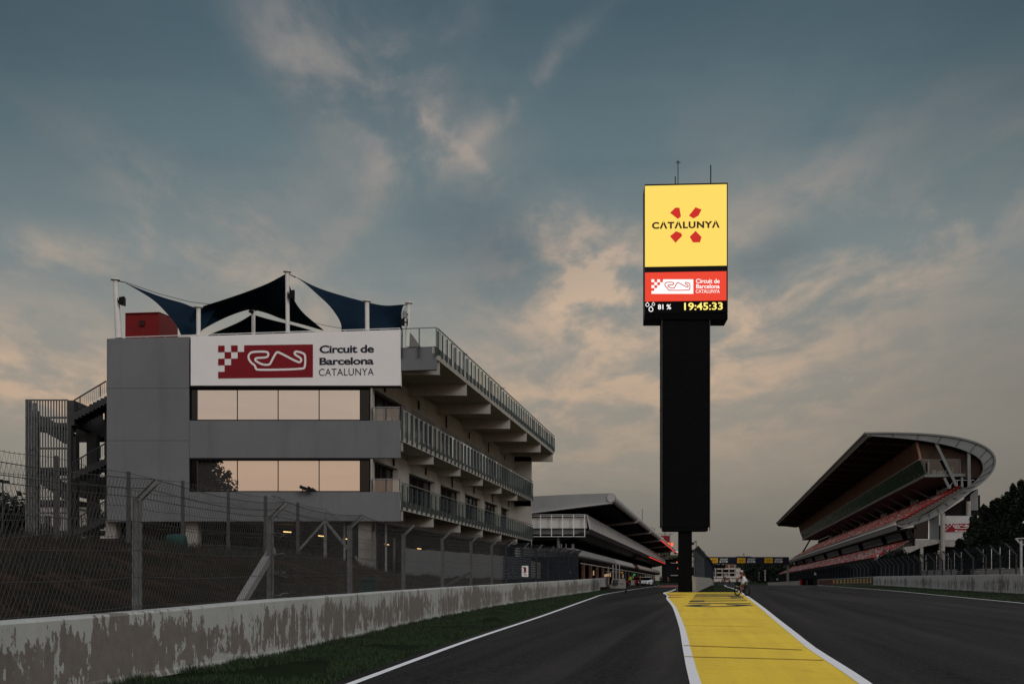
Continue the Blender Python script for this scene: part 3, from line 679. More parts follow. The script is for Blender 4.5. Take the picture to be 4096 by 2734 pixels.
# green tarpaulin and pipe on the bank
Yt = 31.; c = P(1471, 2365, Yt); t = thing('green_crate', 'green plastic crate standing at the foot of the bank behind the wire', 'crate', c)
mb = MB(); w = .41; h = .46; z0 = c.z - .3
mb.hexa([(c.x - w * .36, Yt - .2, z0), (c.x + w * .42, Yt - .2, z0), (c.x + w * .42, Yt + .25, z0), (c.x - w * .36, Yt + .25, z0), (c.x - w * .52, Yt - .26, z0 + h + .16), (c.x + w * .52, Yt - .26, z0 + h + .16), (c.x + w * .52, Yt + .3, z0 + h + .16), (c.x - w * .52, Yt + .3, z0 + h + .16)]); obj('body', mb, MAT['green_cloth'], t)
mb = MB(); mb.box((c.x, Yt, z0 + h + .18), (w * 1.12, .62, .04)); mb.box((c.x + .1, Yt + .05, z0 + h + .22), (w * .5, .2, .05)); obj('lid', mb, MAT['green_cloth'], t)
Yt = n9(700) - .8; c = P(705, 2200, Yt); t = thing('green_barrel', 'green barrel lying on a pale block on the weedy bank', 'barrel', c); mb = MB(); c.z = bank(7.8, Yt) + .22
mb.tube([c + Vector((-.3, 0, .0)), c + Vector((-.27, 0, 0)), c + Vector((0, 0, .0)), c + Vector((.27, 0, 0)), c + Vector((.3, 0, 0))], [.20, .23, .25, .23, .20], 16); obj('body', mb, MAT['green_cloth'], t, smooth=True)
mb = MB(); mb.box(c + Vector((-.1, -.1, -.3)), (.5, .4, .2)); obj('block', mb, MAT['dark_concrete'], t)
# ------------------------------------------------------------------ flat lettering and the circuit emblem
def text_geo(body, size=1.0, bold=0.0, spacing=1.0, xscale=1.0):
    cu = bpy.data.curves.new('t', 'FONT'); cu.body = body; cu.size = size; cu.offset = bold; cu.space_character = spacing; cu.resolution_u = 4
    o = bpy.data.objects.new('t', cu); COL.objects.link(o); dg = bpy.context.evaluated_depsgraph_get(); me = bpy.data.meshes.new_from_object(o.evaluated_get(dg))
    v = [(p.co.x * xscale, p.co.y) for p in me.vertices]; f = [tuple(p.vertices) for p in me.polygons]
    bpy.data.objects.remove(o); bpy.data.curves.remove(cu); bpy.data.meshes.remove(me); return v, f
def put2d(mb, vf, fn):
    v, f = vf; b = len(mb.v); mb.v += [tuple(fn(x, y)) for x, y in v]
    for q in f: mb.f.append(tuple(b + i for i in q)); mb.mi.append(mb.cur); mb.uv.append(None)
def fit(body, x0, x1, y0, y1, bold=0, spacing=1.0):
    """lettering squeezed into the rectangle x0..x1, y0 (baseline)..y1 (cap height)"""
    v, f = text_geo(body, 1, bold, spacing); xs = [p[0] for p in v]; ys = [p[1] for p in text_geo('H', 1, bold)[0]]
    a, b = min(xs), max(xs); c, d = min(ys), max(ys)
    return [(x0 + (p[0] - a) / (b - a) * (x1 - x0), y0 + (p[1] - c) / (d - c) * (y1 - y0)) for p in v], f
def rect(x0, y0, x1, y1): return [(x0, y0), (x1, y0), (x1, y1), (x0, y1)], [(0, 1, 2, 3)]
TRACK = [(860, 853), (975, 853), (991, 866), (991, 888), (975, 903), (895, 905), (879, 913), (884, 930), (940, 962), (1002, 965), (1014, 940), (1055, 862), (1075, 857), (1235, 945), (1260, 945), (1269, 925), (1255, 906), (1215, 884), (1208, 865), (1224, 853), (1288, 872), (1300, 895), (1298, 985), (1280, 1003), (900, 1007), (885, 993), (880, 968), (845, 943), (822, 905), (830, 870)]
def round_loop(p, it=2):
    for _ in range(it): p = [q for a, b in zip(p, p[1:] + p[:1]) for q in ((a[0] * .75 + b[0] * .25, a[1] * .75 + b[1] * .25), (a[0] * .25 + b[0] * .75, a[1] * .25 + b[1] * .75))]
    return p
def emblem():                                   # unit: width 793, height 274, y up from the lower edge
    H = 274; c = 54.6; bg = ([], [])
    def add(g, r): b = len(g[0]); g[0].extend(r[0]); g[1].extend([tuple(b + i for i in f) for f in r[1]])
    for row, cells in enumerate([(0, 2), (1, 3), (0, 2, 3), (1, 2, 3), (0, 1, 2, 3)]):
        for k in cells: add(bg, rect(k * c, H - (row + 1) * H / 5, (k + 1) * c, H - row * H / 5))
    add(bg, rect(4 * c, 0, 793, H))
    p = round_loop([(x - 570, H - (y - 798)) for x, y in TRACK]); n = len(p); tr = ([], []); w = 8.5
    for i in range(n):
        a, b = Vector(p[i - 1]), Vector(p[(i + 1) % n]); d = (b - a).normalized(); nn = Vector((-d.y, d.x)); q = Vector(p[i]); tr[0].extend([tuple(q + nn * w), tuple(q - nn * w)])
    for i in range(n): j = (i + 1) % n; tr[1].append((2 * i, 2 * i + 1, 2 * j + 1, 2 * j))
    return bg, tr
EMB = emblem()

# ------------------------------------------------------------------ control building
X0, D0 = -6.26, 63.0; FS = .046                # nearest corner of the facade, and the facade's own slight turn
def FP(x, y, off=0):                           # photo point -> point on the facade plane, set back by off metres
    r = rx(x); Y = (D0 + off + FS * X0) / (1 + FS * r); return P(x, y, Y)
def SPt(x, y, b=0):                            # photo point -> point on the side plane, b metres out from the facade's right edge
    Y = (X0 + b - SL * D0) / (rx(x) - SL); return P(x, y, Y)
def S(Y, b, z): return Vector((X0 + b + SL * (Y - D0), Y, z))
def hz63(y): return EYE + (HZ - y) * D0 / FPX
FAR = D0 + 45.5
cb_ = thing('control_building', 'grey three storey race control building with open balconies and blue roof sails', 'building', (X0, D0, 1.5))
def fbox(mb, x0, x1, y0, y1, front=0, thick=.3, dy=0):   # box whose face lies on the facade plane
    a, b, c, d = FP(x0, y1, front), FP(x1, y1, front), FP(x1, y0, front), FP(x0, y0 if not dy else dy, front); o = Vector((.046, 1, 0)) * thick
    return mb.hexa([a, b, b + o, a + o, d, c, c + o, d + o])
# the core, set back from the facade panels
ZR = 14.57
def core(z0, z1, b, y0, y1, xl=427, inset=.32):
    A = FP(xl, 2000, inset); A.z = 0; mbx = MB()
    pts = [(A.x, A.y), (S(y0, b, 0).x, y0), (S(y1, b, 0).x, y1), (A.x + SL * (y1 - A.y) * 1.0, y1)]
    return mbx.ext([(p[0], p[1], z0) for p in pts], (0, 0, z1 - z0))
# floor plates
for z0, z1 in ((4.87, 5.72), (9.0, 9.6), (13.6, 14.55)):
    mb = core(z0, z1, -1.62, D0 + .34, FAR); obj('floor_slab', mb, MAT['slab_concrete'], cb_)
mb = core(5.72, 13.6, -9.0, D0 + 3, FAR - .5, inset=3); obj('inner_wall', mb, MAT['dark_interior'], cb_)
A = FP(427, 2000, .3)
mb = MB(); mb.ext([(A.x, A.y, 4.87), (A.x + .3, A.y, 4.87), (A.x + .3 + SL * 44, A.y + 44, 4.87), (A.x + SL * 44, A.y + 44, 4.87)], (0, 0, 10.0)); obj('rear_wall', mb, MAT['facade_grey'], cb_)
mb = MB(); a, b = S(FAR - .4, -17, 4.87), S(FAR - .4, -1.4, 4.87); mb.ext([a, b, b + Vector((0, .35, 0)), a + Vector((0, .35, 0))], (0, 0, 9.7)); obj('end_wall', mb, MAT['side_plaster'], cb_)
# facade panels with shadow joints
g = 1.2
def panel(x0, x1, y0, y1, m_='facade_grey', nm='facade_panel', f=0, dy=0, th=.3):
    mb = MB(); fbox(mb, x0, x1, y0, y1, f, th, dy); return obj(nm, mb, MAT[m_], cb_)
panel(427, 757 - g / 2, 1346, 1552 - g / 2, dy=1354); panel(427, 757 - g / 2, 1552 + g / 2, 1761 - g / 2); panel(427, 757 - g / 2, 1761 + g / 2, 2084)
panel(757 + g / 2, 1601, 1681, 1830); panel(757 + g / 2, 1601, 1966, 2083)
mb = MB(); fbox(mb, 427, 757, 1356, 2083, .03, .25); fbox(mb, 757, 1600, 1684, 1828, .03, .25); obj('facade_panel', mb, MAT['black_frame'], cb_)
sgn = panel(763, 1603, 1317.5, 1541, 'facade_white', 'sign_panel', -.12, 1345, .40)
panel(757.8, 1602, 1543, 1548, 'black_frame', 'sign_ledge', -.06)
# emblem and lettering on the white panel (drawn in the plane of the panel)
pa, pb, pc = FP(798.2 + 74.4, 1512.5, -.13), FP(1251.8, 1508, -.13), FP(872.8, 1381.5, -.13)
ex = (pb - pa) / 793; ey = Vector((0, 0, (pc.z - pa.z) / 274))
def onsign(lift): return lambda x, y: pa + ex * x + ey * y + Vector((0, -lift, 0))
mb = MB(); put2d(mb, EMB[0], onsign(.006)); obj('emblem', mb, MAT['sign_red'], sgn)
mb = MB(); put2d(mb, EMB[1], onsign(.012)); obj('emblem', mb, MAT['facade_white'], sgn)
for a_ in (('Circuit de', 848, 1300, 200, 264, .026, .94), ('Barcelona', 848, 1298, 102, 162, .026, .94), ('CATALUNYA', 843, 1298, 12, 70, -.004, 1.05)): mb = MB(); put2d(mb, fit(*a_), onsign(.008)); obj('lettering', mb, MAT['navy_text'], sgn)
# ribbon windows of the facade
def ribbon(yt, yb, first_dark=False):
    mb = MB(); fbox(mb, 757, 1481, yt, yb, .30, .10); w = obj('window_frame', mb, MAT['black_frame'], cb_)
    for (x0, x1) in ((790.5, 947.5), (951.5, 1110.5), (1114.5, 1274.5), (1278.5, 1439)):
        mb = MB(); fbox(mb, x0, x1, yt + 10, yb - 4, .27, .02); obj('window_pane', mb, MAT['window_mirror'], cb_)
    for (x0, x1) in ((757, 788), (1442, 1477)):
        mb = MB(); fbox(mb, x0, x1, yt + 5, yb - 2, .20, .05); obj('window_pane', mb, MAT['dark_glass'], cb_)
    mb = MB(); fbox(mb, 757, 1480, yt - 1, yt + 6, .02, .28); fbox(mb, 757, 1480, yb - 4, yb, .08, .2); fbox(mb, 757, 760, yt, yb, .05, .2); fbox(mb, 1477, 1480, yt, yb, .05, .2); obj('window_frame', mb, MAT['black_frame'], cb_)
    mb = MB(); fbox(mb, 1482, 1489.5, yt + 2, yb + 4, .02, .5); obj('corner_post', mb, MAT['side_plaster'], cb_)
ribbon(1548, 1681); ribbon(1832, 1966)
# floodlight on the lower ledge
c = FP(1232, 1965, -.25); fl = thing('floodlight', 'small twin floodlight lying on the ledge below the lower office windows', 'floodlight', c)
mb = MB(); mb.box(c + Vector((-.30, 0, .22)), (.34, .16, .18), Matrix.Rotation(R(25), 3, 'Y')); mb.box(c + Vector((.12, 0, .14)), (.34, .16, .18), Matrix.Rotation(R(35), 3, 'Y')); obj('lamp_head', mb, MAT['black_frame'], fl)
mb = MB(); mb.box(c + Vector((-.05, 0, .02)), (.7, .1, .05)); mb.bar(c + Vector((-.3, 0, 0)), c + Vector((-.3, 0, .2)), .04, .04); obj('bracket', mb, MAT['black_frame'], fl)
# side wall with its deep window openings
def side_wall(z0, z1, wz0, wz1, opens, b=-1.62, th=.45):
    mb = MB()
    def seg(ya, yb, za, zb):
        if yb - ya < .01 or zb - za < .01: return
        p, q = S(ya, b, za), S(yb, b, za); o = Vector((-th, 0, 0)); mb.hexa([p, q, q + o, p + o] + [v + Vector((0, 0, zb - za)) for v in (p, q, q + o, p + o)])
    y = D0 + .35
    for ya, yb in opens: seg(y, ya, wz0, wz1); y = yb
    seg(y, FAR, wz0, wz1); seg(D0 + .35, FAR, z0, wz0); seg(D0 + .35, FAR, wz1, z1)
    obj('side_wall', mb, MAT['side_plaster'], cb_)
    for ya, yb in opens:
        n = 4; p, q = S(ya, b - .38, wz0), S(yb, b - .38, wz0)
        mb = MB(); mb.hexa([p, q, q + Vector((-.03, 0, 0)), p + Vector((-.03, 0, 0))] + [v + Vector((0, 0, wz1 - wz0)) for v in (p, q, q + Vector((-.03, 0, 0)), p + Vector((-.03, 0, 0)))]); w = obj('window', mb, MAT['window_dark'], cb_)
        for i in range(n + 1): mb = MB(); y = ya + (yb - ya) * i / n; r_ = S(y, b - .34, wz0); mb.box(r_ + Vector((0, 0, (wz1 - wz0) / 2)), (.06, .10, wz1 - wz0)); obj('mullion', mb, MAT['steel_dark'], w)
ops1 = [(D0 + .6, 68.3), (70.8, 77.3), (78.9, 85.2), (86.7, 92.6), (94.1, 99.9), (101.3, 105.4)]
side_wall(5.72, 9.0, 5.95, 8.33, ops1)
side_wall(9.6, 13.6, 10.0, 12.35, [(D0 + .6, 70.0), (71.3, 77.6), (78.9, 85.2), (86.5, 92.7), (94.0, 100.2), (101.5, 106.0)])
# scuppers in the wall below each slab
for k in range(6):
    for lev, zc in ((0, 12.95), (1, 8.85)):
        Y = D0 + 7.5 * k + (2.6 if lev == 0 else 4.4); p = S(Y, -1.60, zc); mb = MB(); mb.box(p, (.05, .62, .85 if k % 2 == 0 else .5)); obj('vent', mb, MAT['vent_red'], cb_)
# balconies: slab edge, cantilever beams, glass railings on steel fins
def balcony(b, ztop, zup, zslab, zbeam, nm, bin_, first=D0, front_gap=0):
    mb = MB(); first_ = max(first, D0 + .02) if b < 1 else first; p, q = S(first_, b, 0), S(FAR, b, 0); pi, qi = S(D0 + .42, bin_, 0), S(FAR, bin_, 0)
    mb.hexa([Vector((v.x, v.y, zslab)) for v in (p, q, qi, pi)] + [Vector((v.x, v.y, zslab + .28)) for v in (p, q, qi, pi)])
    e = S(first_, b - .22, 0), S(FAR, b - .22, 0); mb.hexa([Vector((v.x, v.y, zslab + .28)) for v in (p, q, e[1], e[0])] + [Vector((v.x, v.y, zup)) for v in (p, q, e[1], e[0])])
    slab = obj('balcony_slab', mb, MAT['side_plaster'], cb_)
    for k in range(7):
        Y = D0 + 7.5 * k + (.55 if k == 0 else 0)
        mb = MB(); w = .42; r0, r1 = S(Y, b - .03, 0), S(Y, bin_, 0); dpt = zslab - zbeam
        mb.hexa([(r0.x, Y, zbeam), (r0.x, Y + w, zbeam), (r1.x, Y + w, zbeam - .0), (r1.x, Y, zbeam), (r0.x, Y, zslab), (r0.x, Y + w, zslab), (r1.x, Y + w, zslab), (r1.x, Y, zslab)]); obj('beam', mb, MAT['side_plaster'], cb_)
    r = obj('railing', MB().bar(S(first + .1, b + .06, ztop), S(FAR, b + .06, ztop), .06, .05), MAT['steel'], cb_)
    n = 43; zl = zslab + (.02 if b < 1 else .22)
    for i in range(n):
        Y = first + .15 + (FAR - first - .3) * i / (n - 1); dbl = i % 7 == 0; p = S(Y, b + .07, 0); mb = MB()
        mb.box((p.x, Y, (zl + ztop) / 2 - .07), (.085, .035, ztop - zl - .16))
        mb.box((p.x - .03, Y, zl + .12), (.08, .06, .16))
        if dbl: mb.box((p.x, Y + .14, (zl + ztop) / 2 - .07), (.085, .035, ztop - zl - .16))
        obj('fin', mb, MAT['fin_teal'], cb_ if False else r)
    for i in range(n - 1):
        Ya = first + .15 + (FAR - first - .3) * i / (n - 1) + .05; Yb_ = first + .15 + (FAR - first - .3) * (i + 1) / (n - 1) - .04; a, c = S(Ya, b + .02, zup - .35), S(Yb_, b + .02, zup - .35); mb = MB()
        mb.face([a, c, c + Vector((0, 0, ztop - zup + .30)), a + Vector((0, 0, ztop - zup + .30))]); obj('glass_panel', mb, MAT['rail_glass'], r)
balcony(0, 11.28, 10.0, 9.37, 8.85, 'middle', -1.62); balcony(0, 7.04, 6.05, 5.50, 4.92, 'lower', -1.62); balcony(2.09, 15.60, 14.57, 13.90, 13.16, 'top', -1.62, D0 - .35)
# the top balcony's front return with its own glass
mb = MB(); a, b = S(D0 - .36, .02, 13.28), S(D0 - .36, 2.09, 13.28); a.y = D0 - .02; o = Vector((.05, .3, 0)); mb.hexa([a, b, b + o, a + o] + [v + Vector((0, 0, 1.28)) for v in (a, b, b + o, a + o)]); obj('balcony_slab', mb, MAT['facade_grey'], cb_)
def frail(p, q, ztop, zbot, nf, zfin):
    r = obj('railing', MB().bar(Vector((p[0], p[1], ztop)), Vector((q[0], q[1], ztop)), .06, .05), MAT['steel'], cb_)
    for i in range(nf + 1):
        t = i / nf; mb = MB(); x = p[0] + (q[0] - p[0]) * t; y = p[1] + (q[1] - p[1]) * t; mb.box((x, y - .03, (ztop + zfin) / 2), (.045, .12, ztop - zfin - .06)); obj('fin', mb, MAT['fin_teal'], r)
    mb = MB(); mb.face([(p[0], p[1], zbot), (q[0], q[1], zbot), (q[0], q[1], ztop - .05), (p[0], p[1], ztop - .05)]); obj('glass_panel', mb, MAT['rail_glass'], r)
frail((X0 + .12, D0 - .1), (X0 + 2.05, D0 - .42), 15.60, 14.57, 2, 13.95)
a, b = FP(1489, 1650, .05), FP(1599, 1650, .05); frail((a.x, a.y), (b.x, b.y), hz63(1627), hz63(1680), 2, hz63(1680)); frail((a.x, a.y), (b.x, b.y), hz63(1914), hz63(1965), 2, hz63(1965))
# fin wall closing the far end of the balconies, roof-edge rail over the sign
mb = MB(); a, b = S(FAR - 1.8, -1.6, 4.9), S(FAR - .15, -.02, 4.9); mb.ext([S(FAR - .5, -1.62, 4.9), S(FAR - .5, -.02, 4.9), S(FAR - .1, -.02, 4.9), S(FAR - .1, -1.62, 4.9)], (0, 0, 8.7)); obj('end_wall', mb, MAT['side_plaster'], cb_)
mb = MB(); a, b = FP(445, 1350, .25), FP(1600, 1312, .25); mb.tube([a, b], .022, 6)
for i in range(17): p = a.lerp(b, i / 16); mb.tube([p, p - Vector((0, 0, .10))], .012, 4)
obj('railing', mb, MAT['mast_white'], cb_)
mb = core(14.55, 14.62, -1.62, D0 + .34, FAR); obj('roof_deck', mb, MAT['dark_concrete'], cb_)
# open ground floor
for (x0, x1, yt, yb, m_) in [(422, 462, 2083, 2330, 'concrete'), (742, 790, 2083, 2330, 'concrete'), (1433, 1483, 2083, 2345, 'concrete')]:
    mb = MB(); fbox(mb, x0, x1, yt, yb, .5, .7); obj('pillar', mb, MAT[m_], cb_)
for Y in (72, 80, 88, 96, 104):
    for b_ in (-6.5, -13): mb = MB(); p = S(Y, b_, 3); mb.box(p, (.5, .5, 3.8)); obj('pillar', mb, MAT['dark_concrete'], cb_)
mb = MB(); mb.ext([S(FAR - .6, -22, .5), S(FAR - .6, -1.6, .5), S(FAR - .4, -1.6, .5), S(FAR - .4, -22, .5)], (0, 0, 4.6)); mb.ext([S(66, -17.2, .5), S(FAR - .7, -17.2, .5), S(FAR - .7, -17.4, .5), S(66, -17.4, .5)], (0, 0, 4.6)); obj('garage_wall', mb, MAT['dark_interior'], cb_)
mb = MB(); fbox(mb, 503, 622, 2092, 2300, 5, .2); obj('garage_door', mb, MAT['dark_red'], cb_)
for x in (1374, 1497, 1540): mb = MB(); fbox(mb, x, x + 7, 2084, 2300, 1.2, .1); obj('pipe', mb, MAT['galvanised'], cb_)
for (xa, xb, y) in [(1134, 1165, 2125), (1273, 1294, 2141), (1374, 1396, 2153), (1540, 1556, 2175), (1669, 1685, 2192), (1752, 1763, 2210), (1786, 1799, 2208)]:
    Y = (4.45 - EYE) * FPX / (HZ - y); a, b = P(xa, y, Y), P(xb, y + 2, Y); mb = MB(); mb.bar(a, b, .14, .05); obj('ceiling_lamp', mb, MAT['lit_strip'], cb_)
mb = MB()
for Y, z, s_ in [(98.5, 7.1, .18), (100.4, 7.25, .25), (101.3, 7.3, .2), (102.3, 7.3, .25)]: p = S(Y, -2.1, z); mb.box(p, (.05, s_, .42))
obj('red_sign_light', mb, MAT['lit_redline'], cb_)
# grey screen wall along the yard under the balconies
gw = thing('yard_wall', 'plain grey panel wall standing in the yard under the balconies', 'wall', S(85, -.5, 1.3)); mb = MB()
for k in range(9):
    ya = 66 + 5.0 * k; a, b = S(ya, -.5, 1.2), S(ya + 4.96, -.5, 1.2); o = Vector((-.15, 0, 0)); zt = 3.46 + .006 * (ya - 66) * 2; mb.hexa([a, b, b + o, a + o] + [Vector((v.x, v.y, zt)) for v in (a, b, b + o, a + o)])
obj('wall_panel', mb, MAT['facade_grey'], gw)

# ------------------------------------------------------------------ stair tower left of the building
ST = 70.0
def Tp(x, y, d=0): return P(x, y, ST + d)
st = thing('stair_tower', 'grey concrete stair tower behind tall vertical louvres left of the race control building', 'staircase', Tp(190, 2200))
def tb(mb, x0, x1, y0, y1, d0, d1): # box in the tower's own metres: photo rect taken at depth ST, then pushed back
    a, b = P(x0, y1, ST + d0), P(x1, y0, ST + d0); return mb.hexa([(a.x, ST + d0, a.z), (b.x, ST + d0, a.z), (b.x, ST + d1, a.z), (a.x, ST + d1, a.z), (a.x, ST + d0, b.z), (b.x, ST + d0, b.z), (b.x, ST + d1, b.z), (a.x, ST + d1, b.z)])
mb = MB()
for i in range(16): x = 101 + i * 11.1; tb(mb, x, x + 4.2, 1598, 2290, 0, .07)
obj('louvre', mb, MAT['galv_post'], st)
mb = MB()
for i in range(2): a = Tp(100, 2290); mb.box((a.x + .06, ST + .5 + i * .75, (a.z + Tp(0, 1598).z) / 2), (.22, .08, Tp(0, 1598).z - a.z))
obj('louvre', mb, MAT['galv_post'], st)
mb = MB()
for y in (1669, 1792, 1916, 2050): tb(mb, 100, 268, y - 3.5, y + 3.5, .22, .32); a = Tp(100, y); mb.box((a.x + .2, ST + .9, a.z), (.08, 1.2, .1))
tb(mb, 100, 268, 1596, 1599, 0, .3); tb(mb, 266, 271, 1598, 2290, -.02, .2)
obj('louvre_rail', mb, MAT['galv_post'], st)
mb = MB()
for (x0, x1, y0, y1, d0, d1) in [(270, 296, 1600, 1700, 0, 5), (272, 284, 1700, 2290, 0, .5), (284, 303, 1745, 2290, .3, .9), (346, 386, 1735, 2290, 2.2, 2.8), (102, 120, 1600, 2290, 1.4, 1.6), (128, 146, 1640, 2290, 2.6, 3.2)]:
    tb(mb, x0, x1, y0, y1, d0, d1)
for y in (1690, 1868, 1998, 2120): tb(mb, 104, 296, y, y + 18, 2.8, 5.4)     # landings
def flight(xa, ya, xb, yb, d0, d1, th=24, steps=9, parapet=0):
    n = steps
    for i in range(n):
        x0 = xa + (xb - xa) * i / n; x1 = xa + (xb - xa) * (i + 1) / n; y0 = ya + (yb - ya) * (i + .8) / n
        tb(mb, min(x0, x1), max(x0, x1), y0, y0 + th + abs(yb - ya) / n, d0, d1)
flight(296, 1652, 432, 1582, 0, 1.6, 22); flight(290, 1890, 432, 1828, 0, 1.6, 22, 9); flight(296, 2120, 432, 2058, 0, 1.6, 20, 8)
flight(280, 1735, 150, 1660, 2.9, 4.4, 42, 9); flight(280, 1960, 150, 1880, 2.9, 4.4, 42, 9); flight(280, 2170, 150, 2090, 2.9, 4.4, 36, 9)
flight(380, 2140, 230, 2250, 1.6, 2.4, 20, 8)
tb(mb, 303, 346, 1735, 1766, 2.4, 2.7); tb(mb, 303, 430, 1676, 1748, 2.9, 5.4); tb(mb, 303, 420, 1905, 1985, 2.9, 5.4); tb(mb, 303, 420, 2120, 2135, 2.9, 5.4); tb(mb, 418, 434, 1636, 2100, 1.7, 2.4)
obj('flight', mb, MAT['dark_concrete'], st)
for (xa, ya, xb, yb) in [(296, 1600, 425, 1523), (303, 1842, 424, 1770), (303, 2075, 424, 2000)]:
    mb = MB(); k = 16; mb.bar(Tp(xa, ya), Tp(xb, yb), .07, .07); off = 48
    for i in range(k + 1):
        x = xa + (xb - xa) * i / k; y = ya + (yb - ya) * i / k; w = .06 if i in (3, 13) else .022; mb.bar(Tp(x, y), Tp(x, y + off), w, w)
    obj('handrail', mb, MAT['steel_dark'], st)
# ------------------------------------------------------------------ roof: masts, sails, cabin, fittings
cn = thing('shade_canopy', 'navy blue shade sails stretched between white masts on the control building roof', 'canopy', P(1000, 1340, 70))
MASTS = [(461.5, 1120, 475, 1352, 65, .135, .20), (794, 1229.6, 794, 1345, 64.0, .125, .125), (1013.7, 1240, 1013.7, 1338, 76, .13, .13), (1149, 1088, 1151, 1332, 66, .12, .12), (1468, 1205.6, 1469, 1322, 64.2, .125, .125), (1635.5, 1213, 1628, 1385, 66.5, .12, .14), (1858, 1415, 1850, 1500, 82, .12, .12), (2009, 1552, 2004, 1600, 94, .12, .12)]
for (xt, yt, xb, yb, Y, r0, r1) in MASTS:
    a, b = P(xb, yb, Y), P(xt, yt, Y); m = obj('mast', MB().tube([a, b], [r1, r0], 14), MAT['mast_white'], cn, smooth=False)
    obj('cap', MB().tube([b, b + Vector((0, 0, .06))], r0 * 2.0, 16), MAT['mast_white'], m)
def path3(pts, n):                               # resample a photo-drawn curve (x, y, depth)
    pts = [P(*p) for p in pts]; d = [0]
    for a, b in zip(pts, pts[1:]): d.append(d[-1] + (b - a).length)
    tab = [[(d[i], p[k]) for i, p in enumerate(pts)] for k in range(3)]
    sm = [smooth_tab(t, d[-1] / 40) if d[-1] > 0 else t for t in tab] if all(b > a for a, b in zip(d, d[1:])) else tab
    return [Vector([interp(sm[k], d[-1] * i / n) for k in range(3)]) for i in range(n + 1)]
def sail(c0, c1, d0, d1, belly=.3):              # Coons patch: c0/c1 opposite edges (u), d0/d1 edges joining them (v)
    n = 26; A, B, C, E = path3(c0, n), path3(c1, n), path3(d0, n), path3(d1, n); mb = MB()
    def f(u, v):
        i, j = round(u * n), round(v * n)
        s_ = A[i] * (1 - v) + B[i] * v + C[j] * (1 - u) + E[j] * u - (A[0] * (1 - u) * (1 - v) + A[n] * u * (1 - v) + B[0] * (1 - u) * v + B[n] * u * v)
        return s_ + Vector((0, belly * math.sin(math.pi * u) * math.sin(math.pi * v), 0))
    mb.grid(f, n, n); obj('sail', mb, MAT['sail_navy'], cn, smooth=True, recalc=False)
sail([(492, 1127, 65), (560, 1155, 65.6), (650, 1188, 66.4), (730, 1211, 67.2), (784, 1229, 68), (870, 1219, 69)], [(492, 1127, 65), (560, 1165, 64.8), (621, 1206, 64.6), (684, 1272, 64.5), (712, 1311, 64.4), (724, 1341, 64.4)],
     [(492, 1127, 65), (492, 1127.5, 65)], [(870, 1219, 69), (840, 1275, 67.5), (790, 1335, 65.4), (724, 1341, 64.4)], .05)
sail([(1140, 1096, 66), (1075, 1131, 66.6), (990, 1165, 67.4), (900, 1196, 68), (800, 1229, 66.8), (770, 1250, 66), (745, 1341, 65)], [(1300, 1324, 68), (1222, 1301, 69.5), (1126, 1275, 72), (1070, 1253, 74), (1014, 1237, 75.6), (956, 1249, 73), (870, 1285, 69), (770, 1341, 65)],
     [(1140, 1096, 66), (1165, 1160, 66.4), (1180, 1205, 66.6), (1212, 1249, 67), (1255, 1287, 67.6), (1300, 1324, 68)], [(745, 1341, 65), (758, 1341, 65), (770, 1341, 65)], .3)
sail([(834, 1338, 82), (900, 1312, 81), (960, 1285, 79.5), (1008, 1256, 77)], [(834, 1346, 82), (1000, 1346, 81), (1150, 1344, 80), (1265, 1342, 80)], [(834, 1338, 82), (834, 1346, 82)], [(1008, 1256, 77), (1080, 1277, 78), (1170, 1299, 79), (1265, 1326, 80)], .1)
sail([(1166, 1097, 66), (1255, 1143, 66.4), (1336, 1172, 66.8), (1461, 1206, 67.8), (1537, 1221, 67.5), (1616, 1217, 66.6)], [(1365, 1330, 65), (1450, 1332, 65.5), (1530, 1330, 66), (1612, 1345, 66.4)],
     [(1166, 1097, 66), (1217, 1131, 65.8), (1269, 1177, 65.6), (1317, 1222, 65.4), (1351, 1268, 65.2), (1364, 1296, 65.1), (1365, 1330, 65)], [(1616, 1217, 66.6), (1608, 1240, 66.5), (1605, 1280, 66.4), (1612, 1345, 66.4)], .3)
sail([(1636, 1325, 70), (1650, 1340, 70.4), (1685, 1390, 71)], [(1630, 1392, 70), (1660, 1392, 70.5), (1688, 1392, 71)], [(1636, 1325, 70), (1630, 1392, 70)], [(1685, 1390, 71), (1688, 1392, 71)], 0)
mb = MB(); mb.tube([P(495, 1126, 65.2), P(640, 1176, 66.5), P(760, 1207, 68), P(856, 1218, 69.5)], .018, 4); mb.tube([P(466, 1122, 65), P(494, 1128, 65)], .03, 4); mb.tube([P(1151, 1092, 66), P(1182, 1110, 66)], .025, 4); mb.tube([P(1255, 1290, 68), P(1300, 1301, 69), P(1364, 1312, 70)], .015, 4); mb.tube([P(1632, 1215, 66.5), P(1615, 1222, 66.5)], .03, 4); mb.tube([P(1632, 1218, 66.5), P(1612, 1245, 66.5), P(1606, 1270, 66.4)], .015, 4); obj('cable', mb, MAT['steel_dark'], cn)
rc = thing('rooftop_cabin', 'dark red rooftop plant cabin beside the leftmost mast', 'cabin', P(600, 1344, 72)); a, b, c, d = P(501, 1352, 70.5), P(636, 1352, 70), P(710, 1352, 76), P(640, 1352, 80)
tp = lambda v, x, y, Y: P(x, y, Y)
mb = MB(); mb.hexa([P(501, 1360, 70.5), P(636, 1360, 70), P(711, 1357, 77), P(570, 1357, 77.5), P(501, 1253, 70.5), P(636, 1249.5, 70), P(711, 1280, 77), P(570, 1280, 77.5)]); obj('body', mb, MAT['cabin_red'], rc)
